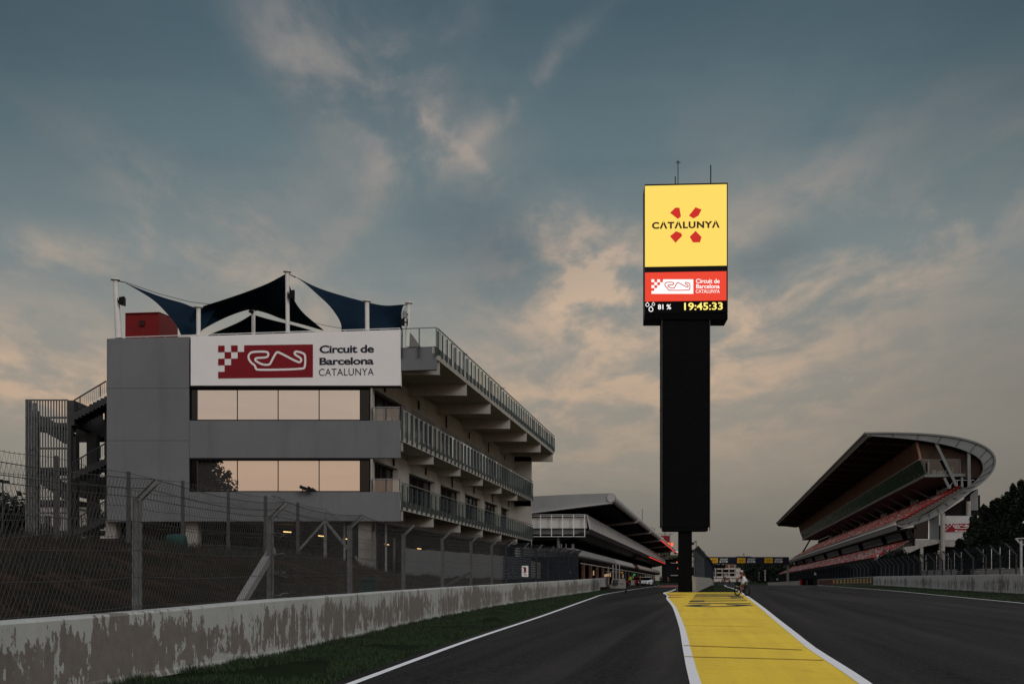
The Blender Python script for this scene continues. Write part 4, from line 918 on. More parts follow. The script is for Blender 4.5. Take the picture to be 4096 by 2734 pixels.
mb = MB(); mb.hexa([P(500, 1253.5, 70.4), P(637, 1249.5, 69.9), P(712, 1280, 77.1), P(569, 1280, 77.6), P(500, 1251, 70.4), P(637, 1247, 69.9), P(712, 1277, 77.1), P(569, 1277, 77.6)]); obj('roof_trim', mb, MAT['cabin_red'], rc)
mb = MB(); e = P(568, 1292, 70.2); mb.box(e, (.33, .08, .33)); obj('vent', mb, MAT['vent_red'], rc)
def speaker(x0, x1, y0, y1, Y, ax, lab, m_='black_frame'):
    a, b = P(x0, y1, Y), P(x1, y0, Y); t = thing('loudspeaker', lab, 'loudspeaker', a, 'loudspeakers on the roof masts'); mb = MB()
    mb.hexa([(a.x, Y - .15, a.z + .08), (b.x, Y - .18, a.z), (b.x - .05, Y + .25, a.z + .05), (a.x + .03, Y + .25, a.z + .1), (a.x, Y - .15, b.z - .05), (b.x, Y - .18, b.z), (b.x - .05, Y + .25, b.z - .03), (a.x + .03, Y + .25, b.z - .05)]); obj('cabinet', mb, MAT[m_], t)
    mb = MB(); m = P(ax, (y0 + y1) / 2, Y); q = Vector(((a.x + b.x) / 2, Y, m.z)); mb.bar(m, q, .07, .07); mb.bar(m + Vector((0, 0, .2)), m - Vector((0, 0, .2)), .05, .05); obj('bracket', mb, MAT['black_frame'], t)
speaker(479, 501, 1187, 1224, 64.9, 470, 'black loudspeaker on the leftmost tall white mast'); speaker(1159, 1180, 1161, 1198, 65.8, 1152, 'black loudspeaker on the tallest central white mast'); speaker(1600, 1620, 1273, 1304, 66, 1630, 'black loudspeaker on the rightmost mast below the grey box')
sb_ = thing('junction_box', 'small grey metal box on the rightmost white mast', 'box', P(1619, 1270, 66.2)); mb = MB(); mb.box(P(1619, 1257, 66.2), (.22, .2, .38)); obj('body', mb, MAT['steel'], sb_); mb = MB(); mb.box(P(1628, 1257, 66.4), (.14, .06, .08)); obj('bracket', mb, MAT['steel_dark'], sb_)
f2 = thing('floodlight', 'small black floodlight on the far middle mast under the sail', 'floodlight', P(1005, 1250, 75.7)); mb = MB(); mb.box(P(1005, 1246, 75.7), (.30, .15, .22), Matrix.Rotation(R(30), 3, 'Y')); obj('lamp_head', mb, MAT['black_frame'], f2); mb = MB(); mb.bar(P(1005, 1246, 75.7), P(1013, 1243, 75.9), .05, .05); obj('bracket', mb, MAT['black_frame'], f2)
# ------------------------------------------------------------------ screen tower
TY = 101.0; TS = .058                           # the tower is turned very slightly from the camera
def TP(x, y, off=0):
    r = rx(x); X_ = rx(2742) * TY; Y = (TY + off + TS * X_) / (1 + TS * r); return P(x, y, Y)
tw = thing('screen_tower', 'tall black screen tower with glowing yellow and red displays on a narrow stem', 'screen tower', TP(2742, 2367))
DV = Vector((TS, 1, 0))
def tbox(mb, x0, x1, y0, y1, off, th):
    a, b, c, d = TP(x0, y1, off), TP(x1, y1, off), TP(x1, y0, off), TP(x0, y0, off); c.z = d.z = (c.z + d.z) / 2; a.z = b.z = (a.z + b.z) / 2; o = DV * th
    return mb.hexa([a, b, b + o, a + o, d, c, c + o, d + o])
mb = MB(); tbox(mb, 2579, 2911, 734, 1252, 0, 2.6); obj('cabinet', mb, MAT['black_frame'], tw)
mb = MB(); a, b, c, d = TP(2579, 1253, 0), TP(2911, 1253, 0), TP(2911, 1276, .05), TP(2579, 1276, .05); o = DV * 2.6; mb.hexa([c, c, c, c] if False else [d + DV * .05, c + DV * .05, c + o, d + o, a, b, b + o, a + o]); obj('lower_case', mb, MAT['led_black'], tw)
mb = MB(); tbox(mb, 2646, 2840, 1252, 2106, .25, 2.0); tbox(mb, 2655, 2832, 2106, 2122, .3, 1.9)
for y in range(1340, 2100, 96): tbox(mb, 2645, 2841, y, y + 1.2, .24, 2.02)
obj('column', mb, MAT['led_black'], tw)
mb = MB(); tbox(mb, 2644, 2842, 1254, 1275, .12, .2); obj('column_head', mb, MAT['black_frame'], tw)
mb = MB(); tbox(mb, 2717, 2768, 2122, 2374, .6, 1.2); obj('stem', mb, MAT['led_black'], tw)
mb = MB()
for x in (2646, 2838): tbox(mb, x, x + 3, 1262, 2120, .18, .1)
obj('edge_trim', mb, MAT['steel_dark'], tw)
s1 = MB(); tbox(s1, 2580, 2907, 740, 1064, -.05, .06); s1 = obj('yellow_screen', s1, MAT['lit_yellow'], tw)
s2 = MB(); tbox(s2, 2580, 2906, 1087, 1203, -.05, .06); s2 = obj('red_screen', s2, MAT['lit_red'], tw)
s3 = MB(); tbox(s3, 2580, 2906, 1205, 1251, -.03, .04); s3 = obj('data_screen', s3, MAT['led_black'], tw)
def tz(x, y): return (2500 + x / 2.09, 600 + y / 2.09)
def tp_(lift): return lambda x, y: TP(*tz(x, -y), -lift)      # y is negative-down in the zoomed photo
for pl in ([(377, 525), (420, 482), (455, 482), (468, 555), (442, 576)], [(590, 478), (640, 498), (615, 548), (572, 572), (534, 548)], [(427, 678), (470, 695), (478, 717), (422, 775), (376, 720)], [(590, 675), (640, 727), (627, 771), (568, 772), (541, 725)]):
    mb = MB(); put2d(mb, ([(x, -y) for x, y in pl], [tuple(range(5))]), tp_(.08)); obj('petal', mb, MAT['lit_petal'], s1)
def sk(vf, k=-.018, x0=225): return [(x, y - k * (x - x0)) for x, y in vf[0]], vf[1]
mb = MB(); put2d(mb, sk(fit('C\u039bT\u039bLUNY\u039b', 225, 792, -660, -603, .045, 1.15), -.018), tp_(.08)); obj('lettering', mb, MAT['lit_dark'], s1)
def em(lift, x0, y0, w, h): return lambda x, y: tp_(lift)(x0 + x / 793 * w, y0 + y / 274 * h)
mb = MB(); put2d(mb, EMB[0], em(.08, 221, -1201, 350, 121)); obj('emblem', mb, MAT['lit_white'], s2)
mb = MB(); put2d(mb, EMB[1], em(.10, 221, -1201, 350, 121)); obj('emblem', mb, MAT['lit_trackred'], s2)
for a_ in (('Circuit de', 593, 791, -1112, -1076, .018), ('Barcelona', 595, 791, -1155, -1120, .018), ('CATALUNYA', 592, 792, -1194, -1165, .004)): mb = MB(); put2d(mb, fit(*a_), tp_(.09)); obj('lettering', mb, MAT['lit_white'], s2)
mb = MB(); put2d(mb, sk(fit('19:45:33', 495, 817, -1337, -1276, .018), -.012, 495), tp_(.08)); obj('lettering', mb, MAT['lit_digits'], s3)
mb = MB(); put2d(mb, sk(fit('81 %', 275, 385, -1331, -1290, .02), -.01, 275), tp_(.08)); obj('lettering', mb, MAT['lit_white'], s3)
for cx_, cy_, r_ in ((187, 1293, 16), (237, 1288, 13), (217, 1331, 20)):          # three droplets
    n = 20; v = []; mb = MB()
    for i in range(n):
        t = 2 * math.pi * i / n; q = 1 + .45 * max(0, math.cos(t)) ** 4
        for k in (1, .68): v.append((cx_ + math.sin(t) * r_ * k * (1 if math.cos(t) < .6 else .8), -cy_ + math.cos(t) * r_ * k * q))
    put2d(mb, (v, [(2 * i, 2 * i + 1, 2 * ((i + 1) % n) + 1, 2 * ((i + 1) % n)) for i in range(n)]), tp_(.08)); obj('droplet', mb, MAT['lit_white'], s3)
def ant(x, y0, y1, r): return MB().tube([TP(x, y0, 1.0), TP(x, y1, 1.0)], r, 6)
obj('antenna', ant(2712, 736, 640, .035), MAT['black_frame'], tw); obj('antenna', ant(2701, 736, 706, .045), MAT['black_frame'], tw); obj('antenna', ant(2843, 734, 660, .05), MAT['black_frame'], tw)
c = TP(2712, 650, 1.0); mb = MB(); pts = [c + Vector((math.cos(i * math.pi / 8) * .2, math.sin(i * math.pi / 8) * .2, 0)) for i in range(17)]; mb.tube(pts, .02, 4, False)
for i in range(3): mb.tube([c, c + Vector((math.cos(i * 2.09) * .2, math.sin(i * 2.09) * .2, 0))], .012, 4)
obj('antenna_ring', mb, MAT['black_frame'], tw)
pb_ = thing('concrete_block', 'narrow concrete block at the left foot of the screen tower', 'barrier', P(2713, 2366, 104)); mb = MB(); a, b = P(2710, 2367, 104), P(2717, 2348, 104); mb.box(((a.x + b.x) / 2, 104.3, (a.z + b.z) / 2), (b.x - a.x + .12, .6, b.z - a.z + .1)); obj('body', mb, MAT['concrete'], pb_)

# ------------------------------------------------------------------ pit wall with its debris fence
PW = [(101.5, 16.28), (140, 23.6), (180, 31.3), (330, 59), (450, 80.6)]
pw = barrier('pit_wall', PW, [(101, 1.38), (180, 1.3), (450, 1.2)], .32, MAT['concrete'], 'long concrete pit wall running away behind the screen tower', 'wall', 101.5, 440, 1, .05)
pf = thing('pit_wall_fence', 'dark wire debris fence leaning over the pit wall behind the screen tower', 'fence', (17.4, 102, 2))
mb = MB(); Yp = 102
while Yp < 440:
    x = extrap(PW, Yp) + .14; z0 = gz(Yp) + 1.3; mb2 = MB(); mb2.bar((x, Yp, z0 - .3), (x, Yp, z0 + 2.5), .09, .09, (0, 1, 0)); mb2.bar((x, Yp, z0 + 2.5), (x + .38, Yp, z0 + 2.85), .09, .09, (0, 1, 0)); obj('post', mb2, MAT['galv_post'], pf); Yp += 5 if Yp < 200 else 12
for fam in (-1, 1):
    Yp = 102.0
    while Yp < 300:
        st_ = .13 if Yp < 150 else .4; r_ = .022 if Yp < 150 else .07
        x0, x1 = extrap(PW, Yp) + .14, extrap(PW, Yp + fam * 1.2) + .14; mb.tube([(x0, Yp, gz(Yp) + 1.3), (x1, Yp + fam * 1.2, gz(Yp) + 3.8), (x1 + .38, Yp + fam * 1.4, gz(Yp) + 4.15)], r_, 3, False); Yp += st_
for h in (0, .5, 1, 1.5, 2.0): mb.tube([(extrap(PW, y) - .1, y, gz(y) + 1.3 + h) for y in (102, 150, 200, 300, 440)], .03, 3)
obj('wire_mesh', mb, MAT['net_dark'], pf, recalc=False)
# camera pole, curved glass shelter and lit board beyond the wall
c = P(2785, 2290, 110); cp = thing('camera_pole', 'grey pole carrying a dome surveillance camera beside the tower stem', 'pole', c); a = P(2785, 2160, 110); mb = MB(); mb.tube([c, a], .045, 8); obj('pole', mb, MAT['steel'], cp)
mb = MB(); mb.tube([P(2785, 2164, 110), P(2778, 2162, 109.9), P(2772, 2168, 109.8)], .03, 6); mb.box(P(2781, 2165, 110), (.12, .12, .2)); obj('arm', mb, MAT['steel'], cp)
c = P(2772, 2172, 109.8); mb = MB(); mb.tube([c + Vector((0, 0, .14)), c + Vector((0, 0, .08)), c, c - Vector((0, 0, .10)), c - Vector((0, 0, .16))], [.06, .13, .14, .10, .03], 12); obj('dome_camera', mb, MAT['steel_dark'], cp, smooth=True)
gs = thing('glass_shelter', 'curved roof glass stand beyond the pit wall, behind the camera pole', 'shelter', P(2790, 2300, 190)); mb = MB(); pts = [P(x, y, 190) for x, y in [(2755, 2199), (2768, 2197), (2785, 2196), (2800, 2198), (2812, 2203), (2821, 2209)]]
for a, b in zip(pts, pts[1:]): mb.hexa([a, b, b + Vector((0, 8, 0)), a + Vector((0, 8, 0)), a + Vector((0, 0, .18)), b + Vector((0, 0, .18)), b + Vector((0, 8, .18)), a + Vector((0, 8, .18))])
obj('roof', mb, MAT['side_plaster'], gs)
mb = MB(); q = [P(x, y, 191) for x, y in [(2760, 2270), (2818, 2262), (2812, 2225), (2806, 2203), (2785, 2199), (2760, 2201)]]; mb.ext(q, (0, .08, 0)); obj('glass_panel', mb, MAT['side_plaster'], gs)
mb = MB(); put2d(mb, fit('0', 2771, 2775, -2224, -2217, .02), lambda x, y: P(x, -y, 190.8)); obj('lettering', mb, MAT['navy_text'], gs)
mb = MB(); mb.ext([P(x, y, 190.5) for x, y in [(2755, 2300), (2812, 2300), (2812, 2262), (2755, 2270)]], (0, 6, 0)); obj('base', mb, MAT['dark_interior'], gs)
lb = thing('lit_board', 'glowing orange red display board at the far end of the pit wall', 'display', P(2840, 2300, 262)); a, b = P(2831, 2303, 262), P(2848.5, 2287, 262); mb = MB(); mb.box(((a.x + b.x) / 2, 262.2, (a.z + b.z) / 2), (b.x - a.x, .3, b.z - a.z)); obj('case', mb, MAT['dark_red'], lb)
mb = MB(); mb.box(((a.x + b.x) / 2 + .02, 262.0, (a.z + b.z) / 2), ((b.x - a.x) * .82, .12, (b.z - a.z) * .78)); obj('screen', mb, MAT['lit_orange'], lb); mb = MB(); mb.bar(P(2840, 2303, 262.2), P(2840, 2330, 262.2), .2, .2); obj('post', mb, MAT['steel_dark'], lb)

# ------------------------------------------------------------------ gantry over the straight
GY = 445.
gt = thing('start_gantry', 'dark blue gantry beam with yellow and white panels spanning the straight', 'gantry', P(2985, 2320, GY))
def gp(x, y, off=0): return P(x, y, GY + off)
a, b = gp(2815, 2254), gp(3156, 2226); mb = MB(); mb.hexa([(a.x, GY, a.z), (b.x, GY, a.z), (b.x, GY + 2.5, a.z), (a.x, GY + 2.5, a.z), (a.x, GY, b.z), (b.x, GY, b.z), (b.x, GY + 2.5, b.z), (a.x, GY + 2.5, b.z)]); bm_ = obj('beam', mb, MAT['navy_text'], gt)
for x0, x1 in ((3148.5, 3156), (2816, 2823)): mb = MB(); a, b = gp(x0, 2325, .8), gp(x1, 2254, .8); mb.box(((a.x + b.x) / 2, GY + 1.2, (a.z + b.z) / 2), (b.x - a.x, .8, b.z - a.z)); obj('leg', mb, MAT['concrete'], gt)
mb = MB(); a, b = gp(2948, 2226), gp(3005, 2223); mb.box(((a.x + b.x) / 2, GY + 1.2, (a.z + b.z) / 2), (b.x - a.x, 1.5, b.z - a.z)); mb.bar(gp(2976, 2224, 1), gp(2976, 2212, 1), .2, .2); mb.bar(gp(2976, 2213, 1), gp(2971, 2216, 1), .3, .3); obj('camera_mount', mb, MAT['steel'], gt)
for k, x in enumerate((2838.5, 2948.5, 3058)):
    mb = MB(); put2d(mb, rect(x, -2250, x + 33, -2230.5), lambda p, q: gp(p, -q, -.15)); obj('panel', mb, MAT['yellow_sign'], bm_)
    mb = MB(); put2d(mb, fit('CATALUNYA', x + 3, x + 30, -2242, -2238, .03), lambda p, q: gp(p, -q, -.22)); obj('lettering', mb, MAT['navy_text'], bm_)
    mb = MB()
    for dx, dy in ((11.5, 4), (20, 4), (11.5, 15), (20, 15)): cx_, cy_ = x + dx + .8, -2230.5 - dy; put2d(mb, ([(cx_ + 1.9 * math.cos(t), cy_ + 1.9 * math.sin(t)) for t in (.3, 1.6, 2.8, 4.1, 5.3)], [tuple(range(5))]), lambda p, q: gp(p, -q, -.22))
    obj('emblem', mb, MAT['sign_red'], bm_)
    mb = MB(); v, f = fit('GRAND', x + 41, x + 72, -2239, -2232, .025, 1.0); put2d(mb, ([(px + (py + 2236) * .35, py + (px - x - 55) * .02) for px, py in v], f), lambda p, q: gp(p, -q, -.2))
    put2d(mb, ([(x + 40, -2242), (x + 68, -2240.5), (x + 74, -2244.5), (x + 68, -2249), (x + 40, -2248)], [(0, 1, 2, 3, 4)]), lambda p, q: gp(p, -q, -.2)); obj('lettering', mb, MAT['letter_white'], bm_)
    mb = MB(); put2d(mb, fit('TOUR', x + 44, x + 67, -2247.6, -2242, .03, 1.0), lambda p, q: gp(p, -q, -.27)); obj('lettering', mb, MAT['navy_text'], bm_)

# ------------------------------------------------------------------ far end of the straight
FY = 800.
def fp(x, y, d=0): return P(x, y, FY + d)
def fb(mb, x0, x1, y0, y1, d=0, th=3): a, b = fp(x0, y1, d), fp(x1, y0, d); return mb.hexa([(a.x, FY + d, a.z), (b.x, FY + d, a.z), (b.x, FY + d + th, a.z), (a.x, FY + d + th, a.z), (a.x, FY + d, b.z), (b.x, FY + d, b.z), (b.x, FY + d + th, b.z), (a.x, FY + d + th, b.z)])
fbd = thing('hospitality_building', 'distant white framed two storey building under the gantry', 'building', fp(2900, 2308))
mb = MB(); fb(mb, 2824, 2945, 2277, 2305, 3, 12); obj('body', mb, MAT['dark_interior'], fbd)
mb = MB(); fb(mb, 2822, 2946, 2270, 2275.5, 0, 15); fb(mb, 2824, 2945, 2287.5, 2291, 0, 3); fb(mb, 2824, 2964, 2303, 2310, -1, 3); obj('floor_slab', mb, MAT['pale_wall'], fbd)
mb = MB(); fb(mb, 2903, 2940, 2254, 2277, 2, 8); obj('stair_block', mb, MAT['terracotta'], fbd)
mb = MB(); fb(mb, 2944, 2963, 2271, 2305, -.5, 10); obj('end_block', mb, MAT['pale_wall'], fbd)
for x in (2833, 2861, 2887, 2915, 2939): mb = MB(); fb(mb, x, x + 2.3, 2257 if x > 2890 else 2272, 2305, -.3, .6); obj('column', mb, MAT['pale_wall'], fbd)
for x in (2838, 2866, 2891, 2918):
    for y in (2277, 2293): mb = MB(); fb(mb, x, x + 19, y, y + 9, 2.2, .3); obj('window', mb, MAT['window_dark'], fbd)
mb = MB()
for i in range(12): fb(mb, 2896 + i * 2.1, 2896.6 + i * 2.1, 2292, 2303, 1, .2)
obj('railing', mb, MAT['letter_white'], fbd)
sg = thing('black_scoreboard', 'distant black scoreboard above the white framed building', 'scoreboard', fp(2880, 2272, -20)); mb = MB(); fb(mb, 2859, 2902, 2257, 2271.5, -20, 1.5); obj('screen', mb, MAT['led_black'], sg); mb = MB(); fb(mb, 2866, 2868, 2271, 2312, -19, .5); fb(mb, 2893, 2895, 2271, 2312, -19, .5); obj('leg', mb, MAT['steel_dark'], sg)
fw = thing('track_end_wall', 'long pale concrete wall at the far end of the straight', 'wall', fp(2930, 2325, -40)); mb = MB(); fb(mb, 2838, 3022, 2313, 2325, -40, 2); obj('wall_panel', mb, MAT['pale_wall'], fw)
mb = MB(); fb(mb, 2903, 2919, 2309, 2315, -41, 1); obj('red_panel', mb, MAT['terracotta'], fw)
mb = MB(); fb(mb, 2925, 2958, 2309, 2314, -40, 1); fb(mb, 2990, 3020, 2310.5, 2317, -41, 2); obj('tyre_stack', mb, MAT['stand_steel'], fw)
for k, (x, y, h, lab) in enumerate([(3060.5, 2308, 2280, 'pale square pylon left of the dark trees under the gantry'), (3036, 2312, 2288, 'thin white lamp post between the cyclist and the pale pylon')]):
    t = thing('pylon' if k == 0 else 'lamp_post', lab, 'pylon' if k == 0 else 'lamp post', P(x, y, 500)); mb = MB(); w = .5 if k == 0 else .12; a, b = P(x, 2322, 500), P(x, h, 500); mb.box((a.x, 500, (a.z + b.z) / 2), (w, w, b.z - a.z)); obj('shaft', mb, MAT['pale_wall'], t); mb = MB(); mb.box(b, (w * 1.6, w * 1.6, .25)); obj('head', mb, MAT['letter_white'], t)

# ------------------------------------------------------------------ trees
def tree(name, base, h, rad, label, group, n=2600, leaf=.5, mid='foliage_dark', trunk=.25, low=.18, cone=.5, cat='tree', seed=0, parts=14, zs=.85):
    rnd = random.Random(seed); base = Vector(base); t = thing(name, label, cat, base, group); mb = MB(); top = base + Vector((rad * .1, 0, h * .8))
    mb.tube([base - Vector((0, 0, .5)), base + Vector((0, 0, h * .3)), top], [h * .028, h * .02, h * .006], 8)
    cl = []
    for i in range(parts):
        k = low + (1 - low) * (i + .5) / parts; w = rad * (1 - cone * k) * (.55 + .45 * math.sin(math.pi * min(1, (k - low) / (1 - low) * .85 + .15))); a = i * 2.4 + rnd.uniform(-.5, .5); q = rnd.uniform(.35, .72) * w
        c = base + Vector((math.cos(a) * q, math.sin(a) * q, h * k * .96)); s_ = w * rnd.uniform(.42, .72) * (.62 if zs > 1 else 1); cl.append((c, s_)); mb.tube([base + Vector((0, 0, h * k * .72)), c], [h * .008, h * .003], 5)
    obj('trunk', mb, MAT['bark'], t); mb = MB()
    for i in range(n):
        c, s_ = rnd.choice(cl); d = Vector((rnd.gauss(0, 1), rnd.gauss(0, 1), rnd.gauss(0, 1))).normalized(); r_ = s_ * rnd.random() ** .38 * (1 + .35 * noise.noise(d * 2.3 + c * .3)); p = c + Vector((d.x * r_, d.y * r_, d.z * r_ * zs)); l = leaf * rnd.uniform(.45, 1.2)
        u = Vector((rnd.gauss(0, 1), rnd.gauss(0, 1), rnd.gauss(0, .7))).normalized(); w = u.cross(Vector((rnd.gauss(0, 1), rnd.gauss(0, 1), rnd.gauss(0, 1)))).normalized()
        mb.face([p - u * l * .5, p + w * l * .28, p + u * l * .5, p - w * l * .28])
    obj('crown', mb, MAT[mid], t, recalc=False); return t
k = 0
for x, y, Y, rr, m_ in [(2825, 2247, 900, 11, 'foliage_mid'), (2856, 2252, 930, 10, 'foliage_dark'), (2884, 2256, 980, 10, 'foliage_mid'), (2965, 2248, 880, 12, 'foliage_dark'), (2990, 2246, 860, 11, 'foliage_mid'), (3012, 2240, 850, 12, 'foliage_dark'), (3040, 2246, 870, 12, 'foliage_mid'), (3062, 2241, 840, 12, 'foliage_dark'), (3088, 2243, 860, 12, 'foliage_mid'), (3112, 2238, 850, 12, 'foliage_dark'), (3138, 2242, 860, 12, 'foliage_mid'), (3166, 2254, 760, 9, 'foliage_dark'), (3185, 2262, 740, 8, 'foliage_mid'), (3000, 2268, 760, 9, 'foliage_dark'), (3075, 2268, 760, 10, 'foliage_dark'), (3130, 2272, 760, 9, 'foliage_dark')]:
    a, b = P(x, 2320, Y), P(x, y, Y); k += 1
    tree('far_tree', (a.x, Y, a.z), b.z - a.z, rr * 1.0, 'dark rounded tree in the row beyond the far end of the straight', 'trees beyond the end of the straight', 1300, 1.7, m_, low=.05, cone=.35, seed=k, parts=12)
for i, (x, y, Y, rr, lab) in enumerate([(3940, 2010, 158, 4.6, 'dark conifer hiding the right edge of the red grandstand sign'), (3985, 1985, 150, 5.2, 'dark conifer with a ragged top second from the grandstand'), (4030, 1962, 143, 5.2, 'dark conifer in the middle of the right hand tree group'), (4075, 1912, 138, 6.5, 'tallest dark conifer at the right edge of the photo'), (4150, 1925, 134, 7, 'dark conifer cut off by the right edge of the photo'), (3838, 2150, 162, 2.4, 'low bushy dark tree in front of the grandstand sign wall'), (3898, 2050, 165, 3.6, 'small dark conifer directly right of the sign wall'), (3955, 2110, 130, 4.5, 'rounded dark tree low behind the right fence'), (4040, 2100, 125, 5, 'broad dark bush tree low at the right edge')]):
    a, b = P(x, 2325, Y), P(x, y, Y); g0 = gz(Y); tree('pine_tree', (a.x, Y, g0), b.z - g0, rr, lab, 'dark trees right of the grandstand', 15000, .46, 'foliage_dark' if i % 3 else 'foliage_mid', low=.02, cone=.74, seed=40 + i, parts=46, zs=1.7)
for i, (x, y, Y, rr, lab) in enumerate([(3592, 2203, 205, 2.4, 'rounded clipped bush in front of the lower red seats'), (3545, 2222, 212, 1.9, 'small clipped bush left of the larger bush before the seats')]):
    a, b = P(x, 2318, Y), P(x, y, Y); tree('bush', (a.x, Y, gz(Y)), b.z - gz(Y), rr * 1.5, lab, 'bushes before the lower seats', 5000, .4, 'foliage_dark', low=.1, cone=.1, cat='bush', seed=70 + i, parts=16)
for i, (x, y, Y, rr) in enumerate([(20, 2005, 120, 6), (-60, 1990, 130, 7), (95, 2045, 150, 6), (190, 2060, 160, 6), (310, 2040, 170, 7), (380, 2070, 180, 7)]):
    a, b = P(x, 2300, Y), P(x, y, Y); tree('background_tree', (a.x, Y, 1.5), b.z - 1.5, rr, 'dark tree far behind the stair tower', 'trees behind the stair tower', 3000, .8, 'foliage_dark', low=.1, cone=.2, seed=80 + i, parts=14)
# tree behind the photographer, seen mirrored in the lower office windows
tree('lawn_tree', (-58.5, -38, 0), 23, 7.0, 'leafy tree mirrored in the lower left office window', 'reflected tree', 22000, .85, 'foliage_dark', low=.42, cone=.12, seed=99, parts=24)
# small pale house and a lamp far left
h_ = thing('pale_house', 'small pale flat roofed house behind the louvred stair tower', 'house', P(80, 2145, 130)); mb = MB(); a, b = P(24, 2150, 130), P(250, 2022, 130); mb.box(((a.x + b.x) / 2, 134, (1.5 + b.z) / 2), (b.x - a.x, 8, b.z - 1.5)); obj('wall', mb, MAT['pale_wall'], h_)
mb = MB(); mb.box(((a.x + b.x) / 2, 134, b.z + .15), (b.x - a.x + .5, 8.5, .35)); obj('roof', mb, MAT['concrete'], h_); mb = MB(); c = P(60, 2114, 129.8); mb.box(c, (3.4, .2, .15)); obj('ledge', mb, MAT['letter_white'], h_)
for x in (150, 190, 230): mb = MB(); c = P(x, 2080, 129.9); mb.box(c, (.7, .2, 1.1)); obj('window', mb, MAT['window_dark'], h_)
h2 = thing('white_house', 'low white building seen through the stair tower openings', 'house', P(320, 2130, 145)); mb = MB(); a, b = P(280, 2150, 145), P(425, 2085, 145); mb.box(((a.x + b.x) / 2, 148, (1.5 + b.z) / 2), (b.x - a.x, 6, b.z - 1.5)); obj('wall', mb, MAT['pale_wall'], h2); mb = MB(); mb.box(((a.x + b.x) / 2, 148, b.z + .1), (b.x - a.x + .6, 6.5, .25)); obj('roof', mb, MAT['concrete'], h2)
t = thing('lamp_post', 'dark lamp post with twin heads at the left edge behind the fence', 'lamp post', P(11, 2100, 90)); mb = MB(); mb.tube([P(11, 2200, 90), P(11, 1925, 90)], .07, 6); obj('pole', mb, MAT['steel_dark'], t); mb = MB(); mb.box(P(22, 1926, 90), (.55, .3, .2)); mb.box(P(2, 1923, 90), (.35, .3, .25)); obj('lamp_head', mb, MAT['black_frame'], t)
# ------------------------------------------------------------------ pit building with the curved roof
PO = 124.0                                     # depth of its near end at the roof nose
NX = rx(2454) * PO
def PZ(x, y, off=0):                           # photo point on the near end plane (square to the straight)
    r = rx(x); Y = (PO + off + SL * NX) / (1 + SL * r); return P(x, y, Y)
def RUN(Y): d = Y - PO; return Vector((SL * d, d, 0))
pt = thing('pit_building', 'long pit building with white curved roof ribs and slanted pale balcony band', 'building', (NX - 8, PO, 1.3))
PF = 190.0
def pext(poly, y0, y1, nm, m_, par=pt, smooth=False): mb = MB(); mb.ext([p + RUN(PO + y0) for p in poly], RUN(PO + y1 - y0)); return obj(nm, mb, MAT[m_], par)
def pz(pts): return [PZ(1900 + x / 2.851, 1900 + y / 2.851) for x, y in pts]
nose = [(1500 + 10 * 0, 208)] 
ncx, ncy, nr = 1552, 257, 54
arc = [(ncx + nr * math.cos(t), ncy - nr * math.sin(t)) for t in [math.pi * .5 - i * math.pi * .95 / 10 for i in range(11)]]
roof_poly = [(380, 262), (668, 238), (1100, 216), (1480, 204)] + arc + [(1500, 318), (1100, 364), (668, 418), (380, 446)]
# hollow roof shell: upper skin, tube nose, ribs
top = [(380, 262), (668, 240), (1100, 218), (1480, 205)] + arc
inn = [(x, y + 14) for x, y in top[:4]] + [(ncx + (nr - 12) * (x - ncx) / nr, ncy + (nr - 12) * (y - ncy) / nr) for x, y in arc]
pext(pz(top + inn[::-1]), .5, PF, 'roof', 'canopy_light')
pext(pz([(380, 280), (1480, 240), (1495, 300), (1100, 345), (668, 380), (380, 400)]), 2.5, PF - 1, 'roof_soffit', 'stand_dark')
pext(pz(roof_poly), 0, .5, 'roof_end', 'canopy_grey')
pext(pz([(380, 446), (668, 418), (1100, 364), (1500, 318), (1560, 312), (1560, 322), (1100, 378), (668, 432), (380, 460)]), -.35, .9, 'roof_rib', 'canopy_light')
pext(pz([(ncx + 46 * math.cos(i * .39), ncy + 2 + 46 * math.sin(i * .39)) for i in range(16)]), -.12, 0, 'roof_cap', 'canopy_light')
for Y in (160.8, 194, 227.5, 260.7, 296.5):
    d = Y - PO; pext(pz([(1000, 372), (1480, 312), (1560, 305), (1600, 270), (1612, 250), (1606, 300), (1570, 330), (1480, 338), (1000, 400)]), d, d + 1.3, 'roof_rib', 'canopy_light')
pext(pz([(668, 250), (700, 222), (740, 214), (780, 222), (800, 236), (760, 244)]), 6, 12, 'roof_dome', 'canopy_light')
# end gallery: white framed panel
pext(pz([(400, 444), (1262, 444), (1262, 450), (400, 450)]), -.05, .05, 'gallery_rail', 'letter_white'); pext(pz([(400, 462), (1262, 462), (1262, 467), (400, 467)]), -.05, .05, 'gallery_rail', 'letter_white')
pext(pz([(400, 482), (1268, 476), (1275, 600), (400, 600)]), .3, .9, 'gallery_panel', 'mast_white')
pext(pz([(400, 598), (1268, 598), (1262, 668), (400, 668)]), .6, 1.0, 'gallery_panel', 'stand_steel')
for x in (500, 622, 744, 870, 996, 1122, 1248): pext(pz([(x, 446), (x + 7, 446), (x + 7, 698), (x, 698)]), -.1, .05, 'gallery_post', 'letter_white')
pext(pz([(400, 694), (1254, 694), (1254, 700), (400, 700)]), -.1, .05, 'gallery_rail', 'letter_white')
